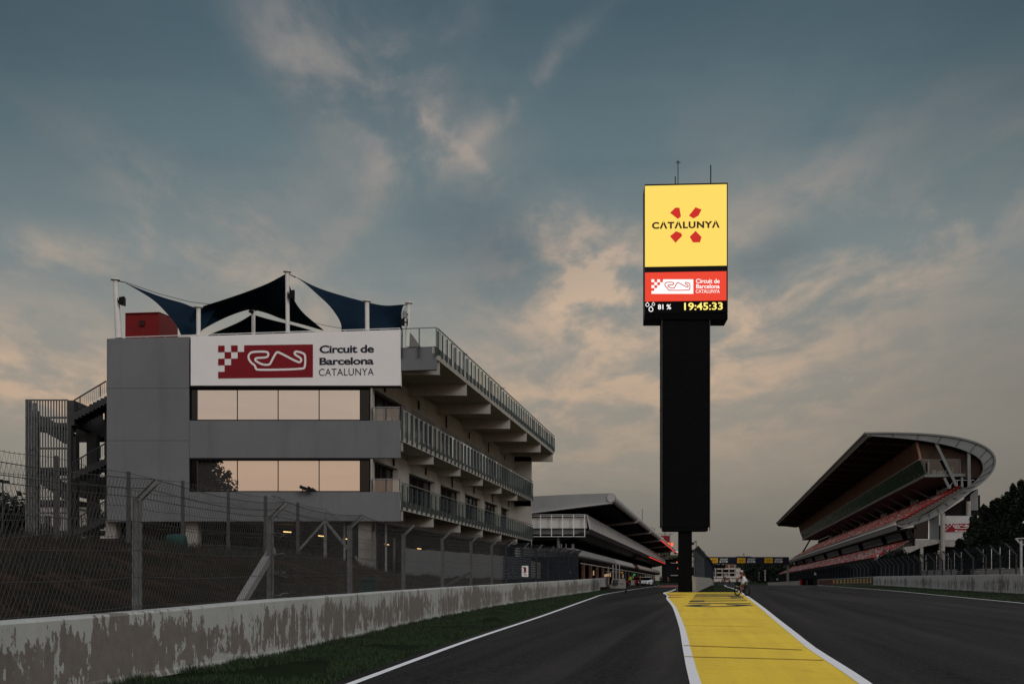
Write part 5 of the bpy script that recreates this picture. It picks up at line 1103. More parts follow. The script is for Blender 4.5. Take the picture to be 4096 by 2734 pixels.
# slanted balcony band and its rounded dark belly
pext(pz([(1268, 446), (1276, 446), (1318, 612), (1306, 616)]), 0, PF, 'balcony_band', 'canopy_light')
pext(pz([(1306, 616), (1316, 616), (1304, 640), (1290, 664), (1265, 668), (1180, 664), (1180, 640), (1270, 640)]), .2, PF, 'balcony_belly', 'steel_dark')
pext(pz([(500, 664), (1290, 664), (1200, 690), (1000, 735), (500, 735)]), 1.2, PF, 'ceiling', 'black_frame')
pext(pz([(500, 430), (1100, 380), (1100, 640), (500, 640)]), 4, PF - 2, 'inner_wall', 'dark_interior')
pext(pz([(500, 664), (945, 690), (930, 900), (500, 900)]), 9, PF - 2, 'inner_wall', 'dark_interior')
pext(pz([(918, 700), (945, 700), (945, 830), (918, 830)]), 1.2, 2, 'pillar', 'stand_steel')
# lower canopy over the garage doors
pext(pz([(500, 826), (1112, 830), (1135, 838), (1180, 902), (1180, 925), (1150, 925), (500, 925)]), .5, 1.0, 'canopy_end', 'canopy_grey')
for i, (a, b, m_) in enumerate([(1, 49, 'canopy_grey'), (49.6, 53, 'canopy_light'), (53.2, 88, 'canopy_light'), (88.3, 100, 'dark_red'), (100, 104, 'canopy_light'), (104.3, 150, 'side_plaster'), (150, PF - 3, 'canopy_grey')]):
    pext(pz([(1112, 832), (1135, 832), (1184, 905), (1172, 922)]), a, b, 'canopy_band', m_)
pext(pz([(500, 900), (1172, 905), (1172, 925), (1150, 960), (500, 960)]), 2, PF - 3, 'canopy_soffit', 'black_frame')
pext(pz([(1176, 992), (1184, 992), (1184, 1002), (1176, 1002)]), 2, PF - 8, 'gutter', 'side_plaster')
for x in (950, 970, 1022, 1092, 1110): pext(pz([(x, 775), (x + 5, 775), (x + 5, 832), (x, 832)]), 1, 1.15, 'roof_post', 'canopy_light')
rnd = random.Random(3)
for i in range(22):                             # piers and open doors of the garages
    d = 3 + i * 8.0; pext(pz([(1080, 925), (1110, 925), (1110, 1300), (1080, 1300)]), d, d + 1.2, 'pier', 'terracotta' if i < 8 else 'dark_concrete')
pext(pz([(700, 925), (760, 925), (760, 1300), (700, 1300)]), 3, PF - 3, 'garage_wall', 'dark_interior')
for i in range(14):
    d = 6 + i * 12.5; pext(pz([(1000, 1045), (1008, 1045), (1008, 1110), (1000, 1110)]), d, d + .9, 'wall_lamp', 'lit_warm')
for d, x, y0, y1, m_ in [(60, 1150, 1020, 1050, 'yellow_sign'), (88, 1150, 1030, 1060, 'lit_green'), (34, 1130, 1090, 1130, 'lit_warm'), (110, 1150, 1075, 1088, 'lit_orange')]:
    pext(pz([(x, y0), (x + 30, y0), (x + 30, y1), (x, y1)]), d, d + .6, 'hanging_sign', m_)
pext(pz([(1308, 634), (1314, 634), (1314, 644), (1308, 644)]), 112, PF - 2, 'light_line', 'lit_redline')
pext(pz([(1596, 300), (1602, 296), (1602, 306), (1596, 308)]), 105, PF, 'light_line', 'lit_redline')
# control tower at the far end of the pit building
def qb(mb, x0, x1, y0, y1, Y, th): a, b = P(x0, y1, Y), P(x1, y0, Y); return mb.hexa([(a.x, Y, a.z), (b.x, Y, a.z), (b.x, Y + th, a.z), (a.x, Y + th, a.z), (a.x, Y, b.z), (b.x, Y, b.z), (b.x, Y + th, b.z), (a.x, Y + th, b.z)])
ct = thing('pit_tower', 'glass and concrete tower at the far end of the pit building under the red board', 'tower', P(2680, 2330, 345)); mb = MB(); qb(mb, 2640, 2682, 2168, 2240, 346, 10); qb(mb, 2660, 2740, 2218, 2236, 343, 12); obj('body', mb, MAT['stand_mirror'], ct)
mb = MB(); qb(mb, 2668, 2740, 2234, 2330, 344, 12); obj('base', mb, MAT['dark_interior'], ct); mb = MB(); qb(mb, 2668, 2740, 2234, 2236, 343.5, 1); qb(mb, 2683, 2740, 2249, 2251, 343.5, .6); qb(mb, 2683, 2740, 2298, 2301, 343.5, .6); obj('ledge', mb, MAT['canopy_light'], ct)
mb = MB()
for x in range(2610, 2690, 9): qb(mb, x, x + .7, 2134, 2142, 345.6, .1)
qb(mb, 2625, 2690, 2133.5, 2134.4, 345.6, .1); qb(mb, 2679, 2680.4, 2130, 2240, 345, .3); qb(mb, 2684, 2692, 2133, 2134.6, 345, .3); obj('roof_railing', mb, MAT['steel_dark'], ct)
for x, y in ((2608, 2105), (2617, 2110), (2569, 2035)): obj('antenna', MB().tube([P(x, 2150 if y > 2100 else 2090, 340 if y > 2100 else 170), P(x, y, 340 if y > 2100 else 170)], .10 if y > 2100 else .04, 4), MAT['steel_dark'], ct if y > 2100 else pt)
obj('antenna', MB().tube([P(2660, 2142, 345), P(2660, 2122, 345)], .10, 4), MAT['steel_dark'], ct)
rb = thing('red_board', 'dark red circuit name board on the roof of the far pit tower', 'sign', P(2655, 2168, 345)); mb = MB(); qb(mb, 2590, 2678, 2141, 2167.5, 344.6, .6); obj('board', mb, MAT['sign_red'], rb)
for a_ in (('Circuit de', 2610, 2654, -2153, -2146.5, .02), ('Barcelona', 2610, 2654, -2161, -2155, .02)): mb = MB(); put2d(mb, fit(*a_), lambda x, y: P(x, -y, 344.4)); obj('lettering', mb, MAT['letter_white'], rb)
ob = thing('orange_display', 'glowing orange display cube beside the red board on the far pit tower', 'display', P(2680, 2182, 343)); mb = MB(); qb(mb, 2655, 2679, 2168, 2178, 343, 1); obj('screen', mb, MAT['lit_orange'], ob)
mb = MB(); a = [P(2682.5, 2170, 342), P(2689, 2168, 341), P(2694, 2174, 343), P(2690, 2184, 343), P(2683, 2182, 342)]; mb.ext(a, (0, .5, 0)); obj('screen', mb, MAT['lit_orange'], ob); mb = MB(); qb(mb, 2654, 2684, 2166.5, 2168, 342.8, 1.4); qb(mb, 2679, 2683, 2168, 2182, 343.2, 1); obj('case', mb, MAT['black_frame'], ob)
bb = thing('blue_amber_display', 'small blue and amber display between the roof tip and the tower stem', 'display', P(2708, 2212, 342)); mb = MB(); qb(mb, 2699, 2716, 2202, 2205, 341.5, .4); obj('screen', mb, MAT['lit_blue'], bb); mb = MB(); qb(mb, 2706, 2716, 2205.5, 2210, 341.5, .4); obj('screen', mb, MAT['lit_amber'], bb); mb = MB(); qb(mb, 2698, 2716, 2201, 2214, 342, .8); obj('case', mb, MAT['black_frame'], bb)
for i, (x, y) in enumerate(((2708, 2247), (2713, 2272))): t = thing('signal_light', ('upper' if i == 0 else 'lower') + ' small red and white lamp beside the screen tower stem', 'signal light', P(x, y, 330)); mb = MB(); qb(mb, x - 2, x + 2, y - 3, y, 330, .4); obj('red_lamp', mb, MAT['lit_redline'], t); mb = MB(); qb(mb, x - 2, x + 2, y, y + 2.6, 330, .4); obj('white_lamp', mb, MAT['lit_warm'], t)
# things standing in the pit lane
def put(x, y): Y = 5760 / (y - 2310); return Vector((rx(x) * Y, Y, gz(Y)))
cb2 = thing('concrete_block', 'large pale sloping concrete barrier block with steel posts at the pit entry', 'barrier', P(2470, 2349, 150)); Yq = 140
mb = MB(); a, b = P(2433, 2349, Yq), P(2503, 2349, Yq); z1 = P(0, 2313, Yq).z; zz_ = gz(Yq) - .05
mb.ext([(a.x, Yq, zz_), (a.x + .35, Yq, z1 * .45 + zz_ * .55), (a.x + .5, Yq, z1), (b.x - .1, Yq, z1), (b.x, Yq, z1 * .5 + zz_ * .5), (b.x, Yq, zz_)], (0, .8, 0)); obj('body', mb, MAT['peeling_paint_light'], cb2)
mb = MB(); mb.box(((a.x + b.x) / 2, Yq - .02, (z1 + zz_) / 2), (b.x - a.x - .4, .03, .05)); obj('joint', mb, MAT['stand_dark'], cb2)
for x, y in ((2452, 2256), (2464, 2254), (2478, 2254)): p, q_ = P(x, 2349, Yq + .4), P(x, y, Yq + .4); mb = MB(); mb.box(((p.x + q_.x) / 2, Yq + .4, (p.z + q_.z) / 2), (.12, .12, q_.z - p.z)); obj('post', mb, MAT['galvanised'], cb2)
mb = MB()
for x in (2456, 2461, 2467, 2473): mb.bar(P(x, 2316, Yq - .06), P(x - 5, 2342, Yq - .2), .12, .04)
obj('stain_strip', mb, MAT['steel_dark'], cb2)
for i, (x0, x1, y0, y1, Y, lab) in enumerate([(2400, 2425, 2309, 2336, 128, 'pale panel barrier standing behind the end of the left wall'), (2522, 2540, 2318, 2338, 175, 'pale cabinet beside the marshal in the yellow vest')]):
    t = thing('barrier_panel', lab, 'barrier', P(x0, y1, Y)); mb = MB(); qb(mb, x0, x1, y0, 2345 if i == 0 else y1, Y, .4); obj('panel', mb, MAT['canopy_grey'], t); mb = MB(); qb(mb, x0 + 1, x0 + 2, y0 - 1, y1 + 2, Y - .08, .08); qb(mb, x1 - 2, x1 - 1, y0 - 1, y1 + 2, Y - .08, .08); obj('frame', mb, MAT['steel'], t)
t = thing('sign_pole', 'thin pole with crossbar and lit plate left of the concrete barrier posts', 'pole', P(2432, 2340, 145)); mb = MB(); mb.bar(P(2433, 2338, 145), P(2433, 2262, 145), .07, .07); mb.bar(P(2420, 2284, 145), P(2486, 2285, 145), .08, .05); obj('pole', mb, MAT['galvanised'], t); mb = MB(); qb(mb, 2424, 2437, 2293, 2303, 144.8, .1); obj('plate', mb, MAT['lit_warm'], t)
t = thing('bollard', 'small dark rubber bollard standing on the pit lane edge', 'bollard', put(2504, 2372)); c = put(2504, 2372); mb = MB(); mb.tube([c, c + Vector((0, 0, .05)), c + Vector((0, 0, .12)), c + Vector((0, 0, .3)), c + Vector((0, 0, .34))], [.10, .09, .08, .07, .04], 10); obj('body', mb, MAT['rubber'], t)
def car(x, Yc, face, m_, lab, L=4.3, w=1.8):
    base = Vector((rx(x) * Yc, Yc, gz(Yc))); t = thing('parked_car', lab, 'car', base); rot = Matrix.Rotation(face, 3, 'Z')
    def T(p): return base + rot @ Vector(p)
    sec = [(-L / 2, .35, .75, .80), (-L / 2 + .15, .30, .95, .9), (-L * .28, .25, 1.02, .95), (-L * .1, .25, 1.0, .97), (L * .18, .25, .92, .97), (L * .42, .28, .78, .92), (L / 2, .35, .58, .78)]; mb = MB(); b = 0
    for y, z0, z1, k in sec: mb.v += [tuple(T(q)) for q in ((-w / 2 * k, y, z0), (-w / 2 * k, y, z1 - .12), (-w / 2 * k + .12, y, z1), (w / 2 * k - .12, y, z1), (w / 2 * k, y, z1 - .12), (w / 2 * k, y, z0))]
    for i in range(len(sec) - 1):
        for j in range(6): mb.f.append((i * 6 + j, i * 6 + (j + 1) % 6, i * 6 + 6 + (j + 1) % 6, i * 6 + 6 + j)); mb.mi.append(0); mb.uv.append(None)
    mb.f += [tuple(range(6)), tuple((len(sec) - 1) * 6 + j for j in range(6))]; mb.mi += [0, 0]; mb.uv += [None, None]; obj('body', mb, MAT[m_], t, smooth=False)
    mb = MB(); mb.hexa([T(q) for q in ((-w * .42, -L * .40, .98), (w * .42, -L * .40, .98), (w * .42, L * .22, .92), (-w * .42, L * .22, .92), (-w * .33, -L * .25, 1.40), (w * .33, -L * .25, 1.40), (w * .33, L * .05, 1.40), (-w * .33, L * .05, 1.40))]); obj('cabin', mb, MAT['window_dark'], t)
    mb = MB(); mb.hexa([T(q) for q in ((-w * .34, -L * .26, 1.40), (w * .34, -L * .26, 1.40), (w * .34, L * .06, 1.40), (-w * .34, L * .06, 1.40), (-w * .30, -L * .22, 1.45), (w * .30, -L * .22, 1.45), (w * .30, L * .03, 1.45), (-w * .30, L * .03, 1.45))]); obj('roof', mb, MAT[m_], t)
    for sx in (-1, 1):
        for y in (-L * .31, L * .31): mb = MB(); mb.tube([T((sx * w * .5 + .02 * sx, y, .32)), T((sx * w * .36, y, .32))], .32, 14); wh = obj('wheel', mb, MAT['rubber'], t); mb = MB(); mb.tube([T((sx * w * .5 + .04 * sx, y, .32)), T((sx * w * .45, y, .32))], .19, 10); obj('rim', mb, MAT['steel'], wh)
        mb = MB(); mb.box(T((sx * w * .33, L / 2 - .03, .62)), (.35, .12, .14), rot); obj('headlight', mb, MAT['letter_white'], t)
car(2583, 188, R(160), 'car_white', 'white sports car with dark windows parked before the pit garages'); car(2560, 205, R(165), 'car_white', 'pale silver car parked left of the white sports car'); car(2545, 190, R(80), 'car_red', 'low red car between the marshal and the silver car', 3.6, 1.5)

# ------------------------------------------------------------------ people
def skin_body(name, joints, edges, m_, parent, base, rot, mats=None):
    me = bpy.data.meshes.new(name); me.from_pydata([tuple(rot @ Vector(j[:3])) for j in joints], edges, []); o = bpy.data.objects.new(name, me); COL.objects.link(o)
    md = o.modifiers.new('skin', 'SKIN'); md.use_smooth_shade = True
    for i, j in enumerate(joints): sv = me.skin_vertices[0].data[i]; sv.radius = (j[3], j[4] if len(j) > 4 else j[3]); sv.use_root = i == 0
    s_ = o.modifiers.new('sub', 'SUBSURF'); s_.levels = s_.render_levels = 1; dg = bpy.context.evaluated_depsgraph_get(); me2 = bpy.data.meshes.new_from_object(o.evaluated_get(dg)); bpy.data.objects.remove(o); bpy.data.meshes.remove(me)
    me2.materials.clear(); me2.materials.append(MAT[m_]); me2.polygons.foreach_set('use_smooth', [True] * len(me2.polygons)); o = bpy.data.objects.new(name, me2); COL.objects.link(o); o.parent = parent; o.location = Vector(base) - WL[parent.name]; WL[o.name] = Vector(base); return o
def standing(x, Y, h, ang, top, legs, label, group=None):
    base = Vector((rx(x) * Y, Y, gz(Y))); t = thing('person', label, 'person', base, group); rot = Matrix.Rotation(ang, 3, 'Z') @ Matrix.Scale(h / 1.75, 3)
    J = [(0, 0, .95, .13, .10), (0, 0, 1.15, .12, .09), (0, 0, 1.38, .15, .10), (0, 0, 1.50, .055), (0, .01, 1.58, .075, .085), (0, .01, 1.68, .075, .09)]; E = [(0, 1), (1, 2), (2, 3), (3, 4), (4, 5)]
    for s_ in (-1, 1):
        k = len(J); J += [(s_ * .19, 0, 1.42, .05), (s_ * .23, -.02, 1.14, .04), (s_ * .22, .08, .90, .032), (s_ * .21, .10, .80, .035, .02)]; E += [(2, k), (k, k + 1), (k + 1, k + 2), (k + 2, k + 3)]
        k = len(J); J += [(s_ * .10, 0, .86, .085), (s_ * .11, .05 * s_, .48, .06), (s_ * .11, -.04 * s_, .09, .04), (s_ * .12, .12 - .04 * s_, .04, .035)]; E += [(0, k), (k, k + 1), (k + 1, k + 2), (k + 2, k + 3)]
    skin_body('body', J, E, 'skin', t, base, rot)
    skin_body('jacket', [(0, 0, .92, .16, .13), (0, 0, 1.15, .145, .115), (0, 0, 1.40, .17, .12), (-.20, 0, 1.42, .07), (-.24, -.02, 1.14, .055), (-.225, .08, .92, .045), (.20, 0, 1.42, .07), (.24, -.02, 1.14, .055), (.225, .08, .92, .045)], [(0, 1), (1, 2), (2, 3), (3, 4), (4, 5), (2, 6), (6, 7), (7, 8)], top, t, base, rot)
    skin_body('trousers', [(0, 0, .93, .15, .12), (-.10, 0, .84, .10), (-.11, -.05, .48, .075), (-.11, .04, .12, .06), (.10, 0, .84, .10), (.11, .05, .48, .075), (.11, -.04, .12, .06)], [(0, 1), (1, 2), (2, 3), (0, 4), (4, 5), (5, 6)], legs, t, base, rot)
    skin_body('hair', [(0, -.02, 1.64, .08), (0, -.015, 1.74, .075)], [(0, 1)], 'hair', t, base, rot); return t
standing(2519, 172, 1.75, R(150), 'vest_yellow', 'cloth_dark', 'person in a bright yellow vest standing in the pit lane')
g_ = 'people standing far away on the track'
standing(2898, 205, 1.85, 0, 'cloth_dark', 'cloth_dark', 'taller person in dark clothes on the track between tower and cyclist', g_); standing(2889, 215, 1.2, R(40), 'cloth_dark', 'cloth_dark', 'shorter person in dark clothes beside the taller one on the track', g_)
standing(2918, 300, 1.5, 0, 'cloth_dark', 'cloth_dark', 'lone small dark figure far down the middle of the track', g_); standing(2948.5, 240, 1.7, 0, 'cloth_blue', 'cloth_dark', 'dark figure just left of the cyclist, far behind', g_); standing(2877, 420, 1.8, 0, 'car_red', 'cloth_dark', 'small figure in red far down the track by the end wall', g_)
standing(2644, 200, 1.7, 0, 'cloth_blue', 'cloth_dark', 'person in pale blue before the pit garages near the tower stem', 'people in front of the garages'); standing(2618, 215, 1.75, R(60), 'cloth_dark', 'cloth_dark', 'person in dark clothes before the pit garages', 'people in front of the garages'); standing(2672, 230, 1.75, R(200), 'cloth_dark', 'cloth_dark', 'person in black by the garage doors right of the person in blue', 'people in front of the garages'); standing(2560, 180, 1.75, R(20), 'cloth_dark', 'cloth_dark', 'person in black between the two pale parked cars', 'people in front of the garages')
# cyclist: a bicycle and its rider, seen from behind, riding away to the left
BY = 80.5; bb_ = Vector((rx(2988) * BY, BY, gz(BY) + .012)); rot = Matrix.Rotation(R(27), 3, 'Z')
bk_ = thing('bicycle', 'black mountain bike with a rider, crossing the white line beside the yellow paint', 'bicycle', bb_)
def BT(p): return bb_ + rot @ Vector(p)
WB = 1.08
for nm, y in (('wheel', 0), ('wheel', WB)):
    mb = MB(); mb.tube([BT((0, y + .325 * math.cos(i * math.pi / 14), .35 + .325 * math.sin(i * math.pi / 14))) for i in range(29)], .050, 6, False); w_ = obj(nm, mb, MAT['rubber'], bk_)
    mb = MB(); mb.tube([BT((0, y + .295 * math.cos(i * math.pi / 14), .35 + .295 * math.sin(i * math.pi / 14))) for i in range(29)], .009, 4, False)
    for i in range(14): a = i * math.pi / 7; mb.bar(BT((0, y, .35)), BT((0, y + .29 * math.cos(a), .35 + .29 * math.sin(a))), .004, .004)
    mb.tube([BT((-.06, y, .35)), BT((.06, y, .35))], .025, 8); obj('rim', mb, MAT['steel_dark'], w_)
mb = MB(); F_ = dict(rr=(0, 0, .35), bb=(0, .44, .31), st=(0, .22, .86), hd=(0, .80, .84), hb=(0, .84, .74), fr=(0, WB, .35))
for a, b, r_ in (('bb', 'st', .02), ('bb', 'hb', .026), ('st', 'hd', .02)): mb.tube([BT(F_[a]), BT(F_[b])], r_, 8)
for s_ in (-.055, .055): mb.tube([BT((s_, 0, .35)), BT((0, .42, .31))], .012, 6); mb.tube([BT((s_, 0, .35)), BT((0, .25, .78))], .010, 6)
obj('frame', mb, MAT['black_frame'], bk_)
mb = MB(); mb.tube([BT((0, .82, .90)), BT((0, .85, .70))], .022, 8)
for s_ in (-.06, .06): mb.tube([BT((s_, .86, .70)), BT((s_, WB, .35))], .016, 6)
obj('fork', mb, MAT['black_frame'], bk_)
mb = MB(); mb.tube([BT((-.33, .78, 1.02)), BT((-.15, .82, 1.0)), BT((0, .83, .98)), BT((.15, .82, 1.0)), BT((.33, .78, 1.02))], .014, 6); mb.tube([BT((0, .83, .98)), BT((0, .82, .86))], .016, 6); obj('handlebar', mb, MAT['black_frame'], bk_)
mb = MB(); mb.tube([BT((0, .05, .93)), BT((0, .12, .95)), BT((0, .22, .94)), BT((0, .34, .93))], [.06, .07, .045, .02], 8); mb.tube([BT((0, .22, .84)), BT((0, .18, .93))], .014, 6); obj('saddle', mb, MAT['rubber'], bk_)
mb = MB(); mb.tube([BT((-.07, .44, .31)), BT((.07, .44, .31))], .09, 14)
for s_, dz in ((-1, -.16), (1, .16)): mb.bar(BT((s_ * .08, .44, .31)), BT((s_ * .09, .47, .31 + dz)), .02, .02); mb.box(BT((s_ * .14, .47, .31 + dz)), (.09, .07, .02), rot)
obj('crank', mb, MAT['steel_dark'], bk_)
cr_ = thing('green_bag', 'green and white bag hanging from the bicycle handlebar', 'bag', BT((-.1, .95, .75))); mb = MB(); mb.hexa([BT(q) for q in ((-.30, .86, .72), (.10, .90, .62), (.10, 1.02, .62), (-.30, 1.0, .72), (-.33, .84, .96), (.16, .86, .93), (.16, 1.0, .93), (-.33, 1.0, .96))]); obj('body', mb, MAT['green_cloth'], cr_); mb = MB(); mb.hexa([BT(q) for q in ((-.28, .85, .70), (.10, .88, .58), (.10, 1.03, .58), (-.28, 1.01, .70), (-.29, .85, .73), (.11, .88, .64), (.11, 1.03, .64), (-.29, 1.01, .73))]); obj('lining', mb, MAT['letter_white'], cr_)
pr_ = thing('person', 'cyclist seen from behind in a white helmet and white romper on the bike', 'person', BT((0, .2, 0)))
J = [(0, .18, 1.02, .15, .12), (0, .26, 1.20, .115, .09), (0, .42, 1.40, .145, .09), (0, .49, 1.49, .05), (0, .54, 1.57, .07, .08), (0, .57, 1.67, .075, .09)]; E = [(0, 1), (1, 2), (2, 3), (3, 4), (4, 5)]
for s_ in (-1, 1):
    k = len(J); J += [(s_ * .17, .45, 1.42, .048), (s_ * .29, .60, 1.22, .036), (s_ * .27, .76, 1.06, .028), (s_ * .27, .80, 1.045, .032, .018)]; E += [(2, k), (k, k + 1), (k + 1, k + 2), (k + 2, k + 3)]
    for f in range(5): q = len(J); J += [(s_ * (.235 + .018 * f), .84 - (.02 if f == 0 else 0), 1.05, .009), (s_ * (.235 + .018 * f), .855 - (.03 if f == 0 else 0), 1.015 if f else 1.0, .008)]; E += [(k + 3, q), (q, q + 1)]
J += [(-.11, .26, .98, .095), (-.14, .58, .70, .062), (-.12, .44, .28, .040), (-.12, .56, .20, .034), (.11, .26, .98, .095), (.14, .66, .90, .062), (.12, .46, .58, .040), (.12, .58, .52, .034)]; n = len(J) - 8; E += [(0, n), (n, n + 1), (n + 1, n + 2), (n + 2, n + 3), (0, n + 4), (n + 4, n + 5), (n + 5, n + 6), (n + 6, n + 7)]
skin_body('body', J, E, 'skin', pr_, bb_, rot)
skin_body('romper', [(0, .14, 1.0, .215, .18), (0, .25, 1.20, .165, .14), (0, .40, 1.40, .185, .125), (-.12, .30, .95, .14), (-.14, .44, .83, .12), (.12, .30, .97, .14), (.14, .48, .92, .12)], [(0, 1), (1, 2), (0, 3), (3, 4), (0, 5), (5, 6)], 'cloth_white', pr_, bb_, rot)
skin_body('hair', [(0, .50, 1.58, .10), (.04, .36, 1.46, .09, .06), (.08, .24, 1.30, .085, .06), (.10, .18, 1.18, .05)], [(0, 1), (1, 2), (2, 3)], 'hair', pr_, bb_, rot)
skin_body('helmet', [(0, .46, 1.72, .12, .08), (0, .57, 1.77, .135, .09), (0, .69, 1.72, .10, .06)], [(0, 1), (1, 2)], 'letter_white', pr_, bb_, rot)
mb = MB()
for s_ in (-.05, .05): mb.box(BT((s_, .47, 1.77)), (.03, .14, .04), rot)
obj('helmet_vent', mb, MAT['rubber'], pr_)
for s_, p in ((-1, (-.12, .56, .19)), (1, (.12, .58, .51))): mb = MB(); mb.tube([BT((p[0], p[1] - .14, p[2])), BT((p[0], p[1] - .05, p[2] + .01)), BT((p[0], p[1] + .06, p[2] - .01)), BT((p[0], p[1] + .12, p[2] - .02))], [.03, .045, .04, .025], 8); obj('shoe', mb, MAT['cloth_white'], pr_)

# ------------------------------------------------------------------ grandstand
GO = Vector((32 + SL * 240, 240, 0))
def EZ(x, y):                                   # photo point -> (t, z) on the stand's near end plane
    r = rx(x); t = (r * GO.y - GO.x) / (VV.x - VV.y * r); return t, EYE + (HZ - y) / FPX * (GO.y + t * VV.y)
def W3(t, s, z): p = GO + VV * t + UV_ * s; return Vector((p.x, p.y, z))
def ez(pts): return [EZ(3050 + x / 1.96, 1650 + y / 1.96) for x, y in pts]
def atx(x, t):                                  # distance along the stand where a column of the photo meets the plane t
    o = GO + VV * t; r = rx(x); return (r * o.y - o.x) / (UV_.x - r * UV_.y)
gs_ = thing('grandstand', 'large grandstand with sweeping curved roof and tiers of red and white seats', 'grandstand', W3(10, 0, 1.3))
SE = 356.0
def sext(poly, s0, s1, nm, m_, par=gs_, label=None): mb = MB(); mb.ext([W3(t, s0, z) for t, z in poly], UV_ * (s1 - s0)); return obj(nm, mb, MAT[m_], par, label)
outer = ez([(800, 152), (1000, 150), (1200, 155), (1400, 168), (1550, 190), (1680, 225), (1770, 270), (1820, 320), (1835, 370), (1825, 430), (1790, 490), (1720, 555), (1640, 610), (1560, 670), (1480, 730), (1400, 790), (1320, 830), (1230, 865), (1130, 895), (1085, 899), (1058, 885)])
inner = ez([(822, 176), (1000, 188), (1200, 206), (1360, 231), (1500, 261), (1620, 304), (1700, 349), (1733, 400), (1735, 460), (1702, 510), (1662, 550), (1600, 590), (1560, 622), (1500, 662), (1440, 700), (1380, 742), (1320, 780), (1250, 815), (1180, 845), (1110, 868), (1062, 868)])
def smooth2(p, k=3):
    for _ in range(k): p = [p[0]] + [q for a, b in zip(p, p[1:]) for q in ((a[0] * .75 + b[0] * .25, a[1] * .75 + b[1] * .25), (a[0] * .25 + b[0] * .75, a[1] * .25 + b[1] * .75))] + [p[-1]]
    return p
so_, si_ = smooth2(outer, 2), smooth2(inner, 2); n = len(so_)
def shell(nm, cur, th, s0, s1, m_, par=gs_):     # a curved sheet with thickness, swept along the stand
    mb = MB(); k = len(cur); off = []
    for i in range(k):
        a, b = Vector(cur[max(i - 1, 0)]), Vector(cur[min(i + 1, k - 1)]); d = (b - a).normalized(); off.append((cur[i][0] - d.y * -th, cur[i][1] + d.x * -th))
    for i in range(k - 1):
        p = [cur[i], cur[i + 1], off[i + 1], off[i]]; mb.hexa([W3(t, s0, z) for t, z in p] + [W3(t, s1, z) for t, z in p])
    return obj(nm, mb, MAT[m_], par)
roof_part = [p for p in so_ if True]; ib = max(range(n), key=lambda i: so_[i][0])
rf = shell('roof_shell', so_[:ib + 1], .35, .0, SE, 'stand_steel'); shell('rear_shell', so_[ib:], .35, .0, SE - 10, 'stand_steel')
mb = MB(); s0 = .25
for i in range(n - 1):                           # plate closing the near end between outer and inner curve
    p = [so_[i], so_[i + 1], si_[i + 1], si_[i]]; mb.hexa([W3(t, s0, z) for t, z in p] + [W3(t, s0 + .3, z) for t, z in p])
ep = obj('end_plate', mb, MAT['stand_steel'], gs_)
shell('inner_flange', si_, .12, -.15, .9, 'stand_steel')
for i in range(2, n - 2, 4):
    a, b = so_[i], si_[i]; mb = MB(); mb.bar(W3(a[0], .10, a[1]), W3(b[0], .10, b[1]), .06, .12, tuple(UV_)); obj('plate_rib', mb, MAT['stand_dark'], ep)
# roof edge, dark soffit with its cross ribs
tip = outer[0]; sext([tip, (tip[0] + .9, tip[1] - 1.05), (tip[0] + 1.4, tip[1] - 1.0), (tip[0] + .6, tip[1] - .2)], .6, SE, 'roof_edge', 'side_plaster')
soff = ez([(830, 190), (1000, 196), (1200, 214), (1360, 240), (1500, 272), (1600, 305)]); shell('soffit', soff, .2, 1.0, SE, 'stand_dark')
s_ = 6.0
while s_ < SE: sh = [ez([(840, 196), (1000, 202), (1205, 222)])][0]; mb = MB(); [mb.bar(W3(a[0], s_, a[1] - .25), W3(b[0], s_, b[1] - .25), .35, .5) for a, b in zip(sh, sh[1:])]; obj('roof_rib', mb, MAT['brown_wall'], gs_); s_ += 14.5
s_ = 3.0; mb = MB()
for kx in (880, 930, 980, 1030, 1080, 1130): p = ez([(kx, 200 + (kx - 880) * .05)])[0]; mb.bar(W3(p[0], 2, p[1] - .05), W3(p[0], SE, p[1] - .05), .12, .12)
obj('soffit_batten', mb, MAT['brown_wall'], gs_)
# enclosed boxes hanging below the roof
A_, B_, C_, D_, E_ = ez([(1208, 225), (1243, 362), (1290, 478), (1290, 500), (1600, 500)]); Tt = ez([(1580, 300)])[0]
bx0, bx1 = 1.2, SE - 14
sext([A_, B_, (B_[0] + .4, B_[1]), (A_[0] + .5, A_[1])], bx0, bx1, 'slatted_wall', 'brown_slats')
mb = MB(); k = 26
for i in range(k): t = (i + .5) / k; p = (A_[0] + (B_[0] - A_[0]) * t, A_[1] + (B_[1] - A_[1]) * t); a, b = W3(p[0] - .06, bx0, p[1]), W3(p[0] - .06, bx1, p[1]); mb.bar(a, b, .10, .06)
obj('slat', mb, MAT['brown_slats'], gs_)
sext([(B_[0] - .05, B_[1]), C_, (C_[0] + .3, C_[1]), (B_[0] + .25, B_[1])], bx0, bx1, 'window_band', 'stand_mirror')
sext([(B_[0] - .25, B_[1] + .15), (B_[0] + .2, B_[1] + .15), (B_[0] + .2, B_[1] - .05), (B_[0] - .25, B_[1] - .05)], bx0, bx1, 'sill', 'side_plaster')
sext([(C_[0] - .35, C_[1]), (C_[0] - .35, D_[1]), (E_[0], D_[1]), (E_[0], C_[1])], bx0 - .4, bx1, 'floor_slab', 'stand_steel')
mb = MB(); w1 = ez([(1225, 232), (1735, 400)]); e_ = ez([(1213, 232), (1245, 366), (1560, 366), (1560, 240)]); mb.ext([W3(t, bx0 + .6, z) for t, z in ez([(1215, 222), (1360, 245), (1500, 275), (1610, 310), (1690, 352), (1725, 402), (1728, 458), (1700, 505), (1565, 505), (1565, 362), (1246, 362)])], UV_ * .3); obj('end_wall', mb, MAT['brown_wall'], gs_)
